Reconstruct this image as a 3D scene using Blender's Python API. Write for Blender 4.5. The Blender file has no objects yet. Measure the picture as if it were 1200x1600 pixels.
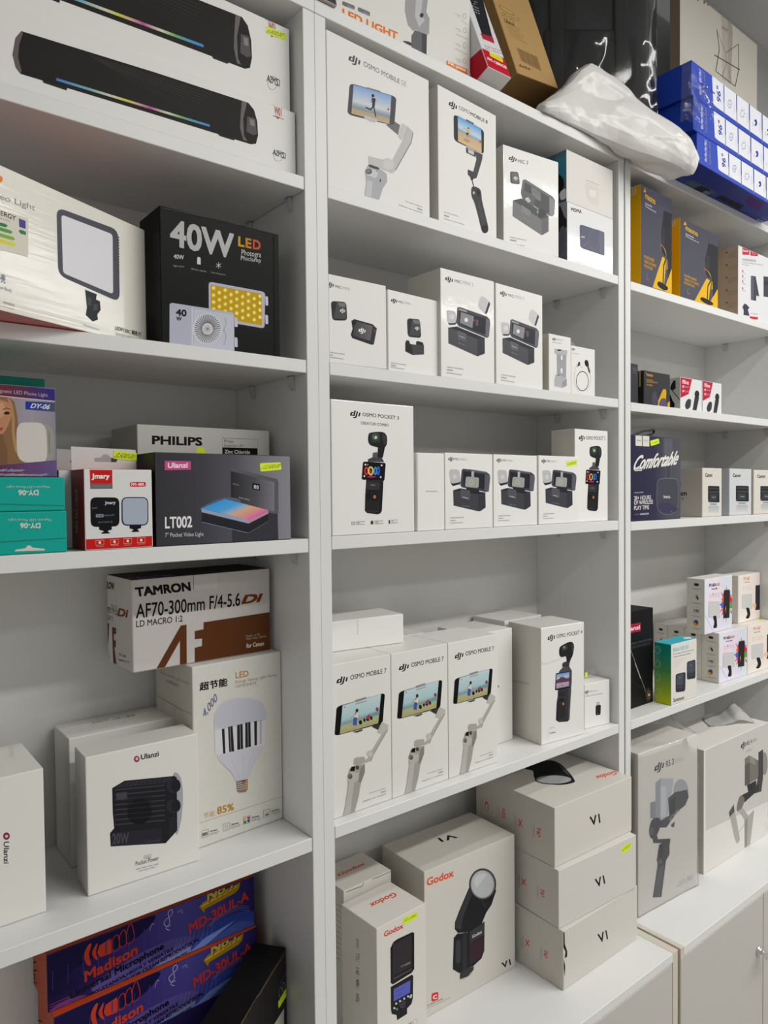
import bpy, bmesh, math, random
from mathutils import Vector, Matrix
from mathutils.geometry import tessellate_polygon
from math import radians as rad, sin, cos, pi

scn = bpy.context.scene
COL = scn.collection

# ------------------------------------------------------------------ camera
cam = bpy.data.cameras.new('camera')
cam.sensor_fit = 'HORIZONTAL'
cam.sensor_width = 36.0
cam.lens = 33.774
cam.clip_start = 0.02
cam_ob = bpy.data.objects.new('camera', cam)
COL.objects.link(cam_ob)
CAM_AT = Vector((-0.57395, -0.83665, 0.06067))
yaw, pitch, roll = rad(38.644), rad(-1.534), rad(-0.552)
fwd = Vector((sin(yaw) * cos(pitch), cos(yaw) * cos(pitch), sin(pitch)))
rgt = Vector((cos(yaw), -sin(yaw), 0))
upv = rgt.cross(fwd)
r2 = cos(roll) * rgt + sin(roll) * upv
u2 = -sin(roll) * rgt + cos(roll) * upv
cam_ob.matrix_world = Matrix(((r2.x, u2.x, -fwd.x, CAM_AT.x), (r2.y, u2.y, -fwd.y, CAM_AT.y),
                              (r2.z, u2.z, -fwd.z, CAM_AT.z), (0, 0, 0, 1)))
scn.camera = cam_ob

# ------------------------------------------------------------------ light
scn.view_settings.view_transform = 'Standard'
scn.view_settings.look = 'None'
scn.view_settings.gamma = 1.0
scn.view_settings.use_curve_mapping = False
scn.view_settings.exposure = -0.14

world = bpy.data.worlds.new('room_air')
scn.world = world
world.use_nodes = True
bg = world.node_tree.nodes['Background']
bg.inputs[0].default_value = (1.0, 0.99, 0.975, 1)
bg.inputs[1].default_value = 0.43


def area(name, loc, size, power, rot=(0, 0, 0), color=(1, 1, 1)):
    li = bpy.data.lights.new(name, 'AREA')
    li.shape = 'RECTANGLE'
    li.size, li.size_y = size
    li.energy = power
    li.color = color
    ob = bpy.data.objects.new(name, li)
    ob.location = loc
    ob.rotation_euler = rot
    COL.objects.link(ob)
    return ob


area('far_fill_light', (1.15, -0.92, 1.43), (1.5, 0.06), 10, color=(1.0, 0.99, 0.965))
area('far_fill_light', (2.45, -1.70, 1.43), (5.0, 0.11), 98, color=(1.0, 0.99, 0.965))
area('far_fill_light', (2.2, -3.1, 1.43), (3.4, 0.3), 40, color=(1.0, 0.99, 0.965))  # fill light added far back for extra brightness, no known fixture


# ------------------------------------------------------------------ materials
def lin(h):
    if not isinstance(h, str):
        return h
    out = []
    for i in (0, 2, 4):
        c = int(h[i:i + 2], 16) / 255
        out.append(c / 12.92 if c <= 0.04045 else ((c + 0.055) / 1.055) ** 2.4)
    return tuple(out)


def mat(name, color=None, rough=0.5, metal=0.0, coat=0.0, coat_rough=0.1, bump=0.0, bscale=60.0, attr=False,
        stretch=(1, 1, 1), trans=0.0, ior=1.45, mottled=0.0, spec=0.5):
    m = bpy.data.materials.new(name)
    m.use_nodes = True
    nt = m.node_tree
    p = nt.nodes['Principled BSDF']
    p.inputs['Roughness'].default_value = rough
    p.inputs['Metallic'].default_value = metal
    p.inputs['Coat Weight'].default_value = coat
    p.inputs['Coat Roughness'].default_value = coat_rough
    p.inputs['Transmission Weight'].default_value = trans
    p.inputs['IOR'].default_value = ior
    p.inputs['Specular IOR Level'].default_value = spec
    if attr:
        a = nt.nodes.new('ShaderNodeAttribute')
        a.attribute_name = 'Col'
        src = a.outputs['Color']
        nt.links.new(src, p.inputs['Base Color'])
    else:
        c = lin(color)
        p.inputs['Base Color'].default_value = (*c, 1)
    tc = nt.nodes.new('ShaderNodeTexCoord')
    mp = nt.nodes.new('ShaderNodeMapping')
    mp.inputs['Scale'].default_value = stretch
    nt.links.new(tc.outputs['Object'], mp.inputs['Vector'])
    nz = nt.nodes.new('ShaderNodeTexNoise')
    nz.inputs['Scale'].default_value = bscale
    nz.inputs['Detail'].default_value = 4
    nt.links.new(mp.outputs['Vector'], nz.inputs['Vector'])
    if bump:
        b = nt.nodes.new('ShaderNodeBump')
        b.inputs['Strength'].default_value = bump
        b.inputs['Distance'].default_value = 0.002
        nt.links.new(nz.outputs['Fac'], b.inputs['Height'])
        nt.links.new(b.outputs['Normal'], p.inputs['Coat Normal' if coat else 'Normal'])
    if mottled:
        mx = nt.nodes.new('ShaderNodeMix')
        mx.data_type = 'RGBA'
        mx.blend_type = 'MULTIPLY'
        mx.inputs['Factor'].default_value = mottled
        if attr:
            nt.links.new(src, mx.inputs['A'])
        else:
            mx.inputs['A'].default_value = (*c, 1)
        nt.links.new(nz.outputs['Color'], mx.inputs['B'])
        nt.links.new(mx.outputs['Result'], p.inputs['Base Color'])
    return m


LAM = mat('white_laminate', 'dededc', rough=0.38, bump=0.03, bscale=90, stretch=(0.35, 1, 3))
LAMB = mat('white_laminate_back', 'd6d5d1', rough=0.45)
DOORM = mat('grey_white_laminate', 'bfbcb6', rough=0.33)
RAW = mat('worn_chipboard_edge', 'dcd4c4', rough=0.6, bscale=40, mottled=0.3, stretch=(4, 0.6, 1))
WALLM = mat('painted_wall', 'b4b6b6', rough=0.8)
CEILM = mat('painted_ceiling', 'c9cac9', rough=0.85)
FLOORM = mat('floor_tile', 'a39d94', rough=0.35)
CARD = mat('coated_card', rough=0.42, attr=True, spec=0.22)
DARK = mat('black_card', rough=0.42, attr=True, spec=0.12, bump=0.05, bscale=22, stretch=(0.25, 1, 12))
GLOSS = mat('wrapped_card', rough=0.4, coat=0.55, coat_rough=0.07, bump=0.12, bscale=38, attr=True)
KRAFT = mat('plain_card', rough=0.75, attr=True, bscale=120, mottled=0.12)
RIB = mat('corrugated_card', rough=0.4, coat=0.7, coat_rough=0.13, bump=0.10, bscale=26, stretch=(0.3, 1, 9), attr=True, spec=0.3)
PRINT = mat('printing_ink', rough=0.45, attr=True, spec=0.10)
PRINTG = mat('printing_ink_gloss', rough=0.3, attr=True, spec=0.16)
STICK = mat('sticker_paper', rough=0.5, attr=True)
CHROME = mat('polished_chrome', 'dcdcdc', rough=0.08, metal=1.0)
BLACKP = mat('black_plastic', '191919', rough=0.4)
BODY = {'card': CARD, 'dark': DARK, 'gloss': GLOSS, 'kraft': KRAFT, 'rib': RIB}


def film(name, tint, alpha, rough, bump, scale, gloss=0.6):
    """thin clear plastic: mostly see-through with bright glossy creases"""
    m = bpy.data.materials.new(name)
    m.use_nodes = True
    nt = m.node_tree
    nt.nodes.remove(nt.nodes['Principled BSDF'])
    out = nt.nodes['Material Output']
    tr = nt.nodes.new('ShaderNodeBsdfTransparent')
    tr.inputs[0].default_value = (*lin(tint), 1)
    gl = nt.nodes.new('ShaderNodeBsdfGlossy')
    gl.inputs['Roughness'].default_value = rough
    df = nt.nodes.new('ShaderNodeBsdfDiffuse')
    df.inputs[0].default_value = (0.8, 0.8, 0.8, 1)
    fr = nt.nodes.new('ShaderNodeFresnel')
    fr.inputs[0].default_value = 1.45
    nz = nt.nodes.new('ShaderNodeTexNoise')
    nz.inputs['Scale'].default_value = scale
    nz.inputs['Detail'].default_value = 3
    nz.inputs['Distortion'].default_value = 1.5
    tc = nt.nodes.new('ShaderNodeTexCoord')
    nt.links.new(tc.outputs['Object'], nz.inputs['Vector'])
    b = nt.nodes.new('ShaderNodeBump')
    b.inputs['Strength'].default_value = bump
    b.inputs['Distance'].default_value = 0.004
    nt.links.new(nz.outputs['Fac'], b.inputs['Height'])
    for n in (gl, fr):
        nt.links.new(b.outputs['Normal'], n.inputs['Normal'])
    m1 = nt.nodes.new('ShaderNodeMixShader')
    m1.inputs[0].default_value = alpha
    nt.links.new(tr.outputs[0], m1.inputs[1])
    nt.links.new(df.outputs[0], m1.inputs[2])
    m2 = nt.nodes.new('ShaderNodeMixShader')
    ad = nt.nodes.new('ShaderNodeMath')
    ad.operation = 'MULTIPLY_ADD'
    ad.inputs[1].default_value = gloss
    ad.inputs[2].default_value = 0.0
    nt.links.new(fr.outputs[0], ad.inputs[0])
    nt.links.new(ad.outputs[0], m2.inputs[0])
    nt.links.new(m1.outputs[0], m2.inputs[1])
    nt.links.new(gl.outputs[0], m2.inputs[2])
    nt.links.new(m2.outputs[0], out.inputs[0])
    return m


FILM = film('clear_plastic_film', 'fefefe', 0.008, 0.07, 0.0, 14, 0.8)
HAZE = film('milky_plastic_film', 'fefefe', 0.07, 0.10, 0.05, 22, 0.4)
PEGM = mat('clear_peg_plastic', 'c9c9d0', rough=0.2)
PEGM.node_tree.nodes['Principled BSDF'].inputs['Alpha'].default_value = 0.5


# ------------------------------------------------------------------ helpers
def link(name, me, parent=None, m=None):
    ob = bpy.data.objects.new(name, me)
    COL.objects.link(ob)
    if parent:
        ob.parent = parent
    if m:
        me.materials.append(m)
    return ob


def tag(o, label, cat, group=None):
    o['label'] = label
    o['category'] = cat
    if group:
        o['group'] = group
    return o


def empty(name, loc, label, cat, group=None, rz=0.0):
    o = bpy.data.objects.new(name, None)
    o.empty_display_size = 0.05
    COL.objects.link(o)
    o.location = loc
    o.rotation_euler = (0, 0, rz)
    return tag(o, label, cat, group)


def to_mesh(bm, name, smooth=False):
    me = bpy.data.meshes.new(name)
    bm.normal_update()
    bm.to_mesh(me)
    bm.free()
    if smooth:
        for p in me.polygons:
            p.use_smooth = True
    return me


def slab(name, lo, hi, m, parent=None, bev=0.0007, loc=(0, 0, 0)):
    bm = bmesh.new()
    g = bmesh.ops.create_cube(bm, size=1)['verts']
    lo, hi = Vector(lo) - Vector(loc), Vector(hi) - Vector(loc)
    for v in g:
        v.co = Vector(((lo.x + hi.x) / 2 + v.co.x * (hi.x - lo.x), (lo.y + hi.y) / 2 + v.co.y * (hi.y - lo.y),
                       (lo.z + hi.z) / 2 + v.co.z * (hi.z - lo.z)))
    if bev:
        bmesh.ops.bevel(bm, geom=bm.edges[:], offset=bev, segments=1, affect='EDGES')
    ob = link(name, to_mesh(bm, name), parent, m)
    return ob


def structure(name, lo, hi, m):
    c = ((lo[0] + hi[0]) / 2, (lo[1] + hi[1]) / 2, (lo[2] + hi[2]) / 2)
    ob = slab(name, lo, hi, m, bev=0, loc=c)
    ob.location = c
    ob['kind'] = 'structure'
    return ob


FACES = {'F': lambda w, d, h: ((0, 0, 0), (w, 0, 0), (0, 0, h)),
         'L': lambda w, d, h: ((0, d, 0), (0, -d, 0), (0, 0, h)),
         'R': lambda w, d, h: ((w, 0, 0), (0, d, 0), (0, 0, h)),
         'T': lambda w, d, h: ((0, 0, h), (w, 0, 0), (0, d, 0)),
         'B': lambda w, d, h: ((0, d, 0), (w, 0, 0), (0, -d, 0))}


def carton_mesh(name, w, d, h, cols, bev=0.0012):
    bm = bmesh.new()
    g = bmesh.ops.create_cube(bm, size=1)['verts']
    for v in g:
        v.co = Vector(((v.co.x + .5) * w, (v.co.y + .5) * d, (v.co.z + .5) * h))
    bmesh.ops.bevel(bm, geom=bm.edges[:], offset=bev, segments=2, profile=0.5, affect='EDGES')
    bm.normal_update()
    lay = bm.loops.layers.float_color.new('Col')
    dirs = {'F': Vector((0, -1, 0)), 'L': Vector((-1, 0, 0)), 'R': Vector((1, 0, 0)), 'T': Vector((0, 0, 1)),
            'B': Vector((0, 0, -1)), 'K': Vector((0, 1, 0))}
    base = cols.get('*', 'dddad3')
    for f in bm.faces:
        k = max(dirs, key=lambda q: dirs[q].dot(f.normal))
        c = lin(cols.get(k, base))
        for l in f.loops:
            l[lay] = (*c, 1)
    return to_mesh(bm, name)


_GLYPHS = {}


def glyphs(text):
    """flat triangles of a line of text, scaled so its own bounds are the unit square"""
    k = text
    if k in _GLYPHS:
        return _GLYPHS[k]
    cu = bpy.data.curves.new('line_of_text', 'FONT')
    cu.body = text
    cu.resolution_u = 3
    ob = bpy.data.objects.new('line_of_text', cu)
    COL.objects.link(ob)
    bpy.context.view_layer.update()
    me = ob.evaluated_get(bpy.context.evaluated_depsgraph_get()).to_mesh()
    vs = [v.co.copy() for v in me.vertices]
    fs = [tuple(p.vertices) for p in me.polygons]
    ob.to_mesh_clear()
    bpy.data.objects.remove(ob)
    bpy.data.curves.remove(cu)
    x0, x1 = min(v.x for v in vs), max(v.x for v in vs)
    y0, y1 = min(v.y for v in vs), max(v.y for v in vs)
    vs = [((v.x - x0) / (x1 - x0), (v.y - y0) / max(1e-6, y1 - y0)) for v in vs]
    _GLYPHS[k] = (vs, fs, (y1 - y0) / (x1 - x0))
    return _GLYPHS[k]


DJI = [[(.385, 1), (.52, 1), (.43, .27), (.02, .27), (0, .36), (.05, .66), (.10, .75), (.34, .75), (.32, .62), (.20, .62),
        (.165, .41), (.305, .41)],
       [(.60, .90), (.73, .90), (.615, .12), (.52, 0), (.28, 0), (.305, .13), (.44, .13), (.49, .2)],
       [(.82, .76), (.96, .76), (.89, .27), (.75, .27)]]


def smooth_loop(pts, n=5):
    out = []
    m = len(pts)
    for i in range(m):
        p0, p1, p2, p3 = (Vector(pts[(i + k) % m]) for k in (-1, 0, 1, 2))
        for j in range(n):
            t = j / n
            out.append(0.5 * (2 * p1 + (p2 - p0) * t + (2 * p0 - 5 * p1 + 4 * p2 - p3) * t * t
                              + (3 * p1 - p0 - 3 * p2 + p3) * t ** 3))
    return out


class Ink:
    """collects flat printed shapes lying on one face of a carton; coordinates run 0..1 over the face"""

    def __init__(self, face, dims, lift=0.00012):
        O, U, V = FACES[face](*dims)
        self.O, self.U, self.V = Vector(O), Vector(U), Vector(V)
        self.su, self.sv = self.U.length, self.V.length
        self.N = self.U.cross(self.V).normalized()
        if face in 'TB':
            self.N = Vector((0, 0, 1 if face == 'T' else -1))
        self.lift = lift
        self.vs, self.fs, self.cs = [], [], []

    def at(self, p):
        return self.O + self.U * p[0] + self.V * p[1] + self.N * self.lift

    def tri(self, pts, tris, col):
        pts = [(p[0], p[1]) for p in pts]
        cs = col if isinstance(col, list) else [lin(col)] * len(pts)
        mu, mv = 0.0010 / self.su, 0.0010 / self.sv
        out = [p[0] < mu or p[0] > 1 - mu or p[1] < mv or p[1] > 1 - mv for p in pts]
        b = len(self.vs)
        self.vs += [self.at(p) for p in pts]
        for t in tris:
            if not any(out[i] for i in t):
                self.fs.append(tuple(b + i for i in t))
                self.cs.append([cs[i] for i in t])
                continue
            poly = [(pts[i][0], pts[i][1], *cs[i]) for i in t]      # ink stops at the edge of the face
            for ax, lim, sg in ((0, mu, 1), (0, 1 - mu, -1), (1, mv, 1), (1, 1 - mv, -1)):
                nxt = []
                for i, q in enumerate(poly):
                    p = poly[i - 1]
                    dp, dq = sg * (p[ax] - lim), sg * (q[ax] - lim)
                    if (dp < 0) != (dq < 0):
                        k = dp / (dp - dq)
                        nxt.append(tuple(p[n] + (q[n] - p[n]) * k for n in range(5)))
                    if dq >= 0:
                        nxt.append(q)
                poly = nxt
                if len(poly) < 3:
                    break
            if len(poly) >= 3:
                c = len(self.vs)
                self.vs += [self.at(q) for q in poly]
                self.fs.append(tuple(range(c, c + len(poly))))
                self.cs.append([q[2:5] for q in poly])

    def poly(self, pts, col):
        pts = [(p[0], p[1]) for p in pts]
        tris = tessellate_polygon([[Vector((p[0] * self.su, p[1] * self.sv, 0)) for p in pts]])
        self.tri(pts, tris, col)

    def line(self, pts, width, col, closed=False):
        s = Vector((self.su, self.sv))
        P = [Vector((p[0] * self.su, p[1] * self.sv)) for p in pts]
        if closed:
            P.append(P[0])
        hw = width / 2000
        L, Rr = [], []
        for i, p in enumerate(P):
            a = P[i - 1] if i else (P[-2] if closed else p)
            c = P[i + 1] if i + 1 < len(P) else (P[1] if closed else p)
            t = (c - a)
            t = t.normalized() if t.length else Vector((1, 0))
            n = Vector((-t.y, t.x)) * hw
            L.append(((p.x + n.x) / s.x, (p.y + n.y) / s.y))
            Rr.append(((p.x - n.x) / s.x, (p.y - n.y) / s.y))
        m = len(P)
        tris = []
        for i in range(m - 1):
            tris += [(i, i + 1, m + i + 1), (i, m + i + 1, m + i)]
        self.tri(L + Rr, tris, col)

    def item(self, it):
        k, col = it[0], it[1]
        if k == 'P':
            self.poly(it[2], col)
        elif k == 'S':
            self.poly(smooth_loop(it[2]), col)
        elif k == 'L':
            self.line(it[3], it[2], col, len(it) > 4)
        elif k == 'C':
            self.line(smooth_loop(it[3])[:None if len(it) > 4 else -5], it[2], col, len(it) > 4)
        elif k == 'E':
            c, a, b = Vector(it[2]), Vector(it[3]), Vector(it[4])
            self.poly([c + (a - c) * cos(t * pi / 14) + (b - c) * sin(t * pi / 14) for t in range(28)], col)
        elif k == 'O':
            c, a, b = Vector(it[3]), Vector(it[4]), Vector(it[5])
            self.line([c + (a - c) * cos(t * pi / 14) + (b - c) * sin(t * pi / 14) for t in range(28)], it[2], col, True)
        elif k == 'R':
            r, q = it[2], [Vector(p) for p in it[3]]
            pts = []
            for i in range(4):
                a, b, c = q[i - 1], q[i], q[(i + 1) % 4]
                s0, s1 = b + (a - b) * r, b + (c - b) * r
                for j in range(5):
                    t = j / 4
                    pts.append((1 - t) ** 2 * s0 + 2 * t * (1 - t) * b + t * t * s1)
            self.poly(pts, col)
        elif k == 'G':
            q = [Vector(p) for p in it[2]]
            st = [(t, lin(c)) for t, c in col]
            pts, cs, tris = [], [], []
            for t, c in st:
                pts += [q[0].lerp(q[1], t), q[3].lerp(q[2], t)]
                cs += [c, c]
            for i in range(len(st) - 1):
                a = 2 * i
                tris += [(a, a + 2, a + 3), (a, a + 3, a + 1)]
            self.tri(pts, tris, cs)
        elif k == 'T':
            bl, br, tl = (Vector(p) for p in it[3:6])
            vs, fs, asp = glyphs(it[2])
            wt = it[6] if len(it) > 6 else 0.0
            sh = it[7] if len(it) > 7 else 0.0
            tris = [(f[0], f[i], f[i + 1]) for f in fs for i in range(1, len(f) - 1)]
            # heavier weights: the same letters set a hair apart
            for dx, dy in (((0, 0),) if not wt else ((0, 0), (wt, 0), (-wt, 0), (0, wt), (0, -wt), (wt, wt), (-wt, -wt), (wt, -wt), (-wt, wt))):
                ex, ey = 1 + 2 * wt * asp, 1 + 2 * wt
                self.tri([bl + (br - bl) * ((x + dx * asp + wt * asp) / ex + sh * (y - .5)) + (tl - bl) * ((y + dy + wt) / ey)
                          for x, y in vs], tris, col)
                self.lift += 0.000001
        elif k == 'D':
            bl, br, tl = (Vector(p) for p in it[2:5])
            for pl in DJI:
                self.poly([bl + (br - bl) * x + (tl - bl) * y for x, y in pl], col)
            self.lift += 0.000006
        self.lift += 0.000006

    def build(self, name, parent, m):
        me = bpy.data.meshes.new(name)
        me.from_pydata(self.vs, [], self.fs)
        ca = me.color_attributes.new('Col', 'FLOAT_COLOR', 'CORNER')
        i = 0
        for cs in self.cs:
            for c in cs:
                ca.data[i].color = (*c, 1)
                i += 1
        # all print faces outwards
        me.update()
        bm = bmesh.new()
        bm.from_mesh(me)
        bm.normal_update()
        bmesh.ops.reverse_faces(bm, faces=[f for f in bm.faces if f.normal.dot(self.N) < 0])
        bmesh.ops.delete(bm, geom=[v for v in bm.verts if not v.link_faces], context='VERTS')
        bm.to_mesh(me)
        bm.free()
        return link(name, me, parent, m)


def carton(key, name, label, cat, P, ang, dims, cols, body, parts, group=None, M=None):
    me = carton_mesh(name, *dims, cols, 0.0018 if body == 'kraft' else 0.0011)
    ob = link(name, me, None, BODY[body])
    ob.location = P
    ob.rotation_euler = (0, 0, rad(ang)) if M is None else M
    tag(ob, label, cat, group)
    lift = {}
    for pname, plabel, face, items in parts:
        ink = Ink(face, dims, lift.get(face, 0.00008))
        for it in items:
            ink.item(it)
        lift[face] = ink.lift
        if ink.fs:
            c = ink.build(pname, ob, STICK if 'sticker' in pname else (PRINTG if body in ('gloss', 'rib') else PRINT))
            if plabel:
                c['label'] = plabel
    return ob


# ------------------------------------------------------------------ room
structure('wall_back', (-2.6, 0.235, -1.5), (4.6, 0.30, 1.488), WALLM)
structure('floor', (-2.6, -3.4, -1.55), (4.6, 0.235, -1.5), FLOORM)
structure('ceiling', (-2.6, -3.4, 1.488), (4.6, 0.30, 1.54), CEILM)

# ------------------------------------------------------------------ shelving units
T = 0.0186
DEP = 0.2083


def peg_mesh():
    bm = bmesh.new()
    prof = [(0.0, 0.0), (0.0075, 0.0), (0.0078, -0.004), (0.0062, -0.006), (0.0058, -0.010), (0.003, -0.018), (0.0, -0.0195)]
    n = 12
    rings = []
    for x, z in prof:
        rings.append([bm.verts.new((-x * (0.62 + 0.38 * abs(cos(pi * j / (n - 1) - pi / 2))) if x else 0.0,
                                    0.0075 * cos(pi * j / (n - 1)) * (1.0 + z * 14), z)) for j in range(n)])
    for a, b in zip(rings, rings[1:]):
        for j in range(n - 1):
            bm.faces.new((a[j], a[j + 1], b[j + 1], b[j]))
    bmesh.ops.remove_doubles(bm, verts=bm.verts[:], dist=1e-5)
    bmesh.ops.recalc_face_normals(bm, faces=bm.faces[:])
    return to_mesh(bm, 'shelf_peg', True)


PEG = peg_mesh()
PEG.materials.append(PEGM)


def unit(label, xl, xr, shelves, top, cat='shelves'):
    """xl/xr: inner faces of the two sides; shelves: (top, underside) heights"""
    o = empty('shelving_unit', (xl - T, 0, -0.8267), label, cat, 'white shelving units along the wall')
    loc = o.location.copy()
    S = lambda n, lo, hi, m=LAM: slab(n, lo, hi, m, o, loc=loc)
    S('side_panel', (xl - T, 0, -0.8263), (xl, DEP + 0.004, top[1]))
    S('side_panel', (xr, 0, -0.8263), (xr + T, DEP + 0.004, top[1]))
    S('back_panel', (xl + 0.0002, DEP, -0.8263), (xr - 0.0002, DEP + 0.004, top[1]), LAMB)
    S('top_panel', (xl - T, -0.001, top[1]), (xr + T, DEP + 0.004, top[0]))
    for zt, zb in shelves:
        S('shelf', (xl + 0.0008, 0.0003, zb), (xr - 0.0008, DEP - 0.0004, zt))
        for y in (0.036, 0.15):
            p = bpy.data.objects.new('shelf_peg', PEG)
            COL.objects.link(p)
            p.parent = o
            p.location = Vector((xr, y, zb)) - loc
    return o


unit('white shelving unit on the left, holding the soundbar and lens cartons', -0.7372, -0.0372,
     [(0.490, 0.4723), (0.2427, 0.2251), (-0.0014, -0.0205), (-0.4180, -0.4368)], (0.7346, 0.7160))
unit('white shelving unit in the middle, holding rows of white gimbal and camera cartons', 0.0, 0.7,
     [(0.4884, 0.4711), (0.2437, 0.2263), (0.0, -0.0190), (-0.4132, -0.4312)], (0.7346, 0.7159))
unit('white shelving unit on the right, holding the dark and yellow microphone boxes', 0.7422, 1.4483,
     [(0.4858, 0.4683), (0.2405, 0.2226), (-0.0038, -0.0225), (-0.4158, -0.4345)], (0.7332, 0.7156))

# ------------------------------------------------------------------ base cabinets
CT = -0.8267


def base(label, xl, xr, counter_x0, fy, doors, knob=None):
    o = empty('base_cabinet', ((xl + xr) / 2, 0, -1.5), label, 'cabinet', 'low white cabinets under the shelves')
    loc = o.location.copy()
    S = lambda n, lo, hi, m=LAM: slab(n, lo, hi, m, o, loc=loc)
    S('side_panel', (xl + 0.0003, fy, -1.4998), (xl + min(T, counter_x0 - xl), DEP, CT), RAW)
    S('side_panel', (xr - T, fy, -1.4998), (xr - 0.0003, DEP, CT), RAW)
    S('counter_top', (counter_x0, fy - 0.0006, CT - 0.018), (xr - T - 0.0005, DEP, CT))
    S('back_panel', (xl + T, DEP - 0.004, -1.4998), (xr - T, DEP, CT - 0.0185), LAMB)
    for i, (a, b) in enumerate(doors):
        d = S('door', (a, fy - 0.0004, -1.47), (b, fy + 0.018, CT - 0.0195), DOORM)
        if knob and i == 0:
            bm = bmesh.new()
            prof = [(0, 0), (0.011, 0), (0.0115, 0.002), (0.007, 0.004), (0.0052, 0.010), (0.0058, 0.015)]
            rings = [[bm.verts.new((r * cos(t * pi / 12), -y, r * sin(t * pi / 12))) for t in range(24)] for r, y in prof[1:]]
            for p, q in zip(rings, rings[1:]):
                for t in range(24):
                    bm.faces.new((p[t], p[(t + 1) % 24], q[(t + 1) % 24], q[t]))
            bm.faces.new(rings[0])
            bm.faces.new(rings[-1])
            bmesh.ops.recalc_face_normals(bm, faces=bm.faces[:])
            k = link('door_knob', to_mesh(bm, 'door_knob', True), d, CHROME)
            k.location = Vector(knob) - loc
            k['label'] = 'chrome knob'
            bm = bmesh.new()
            bmesh.ops.create_uvsphere(bm, u_segments=32, v_segments=18, radius=0.0135)
            b = link('knob_ball', to_mesh(bm, 'knob_ball', True), d, mat('clear_acrylic', 'f2f4f6', rough=0.03, trans=0.75))
            b.location = Vector(knob) - loc + Vector((0, -0.026, 0))
    return o


base('white base cabinet on the left with the purple boxes standing on it', -0.7558, -0.0189, -0.7370, -0.117,
     [(-0.735, -0.389), (-0.386, -0.040)])
base('white base cabinet in the middle, its counter carrying the flash cartons', -0.0186, 0.7186, 0.0002, -0.117,
     [(0.0025, 0.348), (0.351, 0.6972)])
base('white base cabinet with a chrome knob, carrying the camera gimbal cartons', 0.7236, 1.4669, 0.7346, -0.1195,
     [(0.7248, 1.0755), (1.0785, 1.447)], (1.0535, -0.1199, -0.965))

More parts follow.
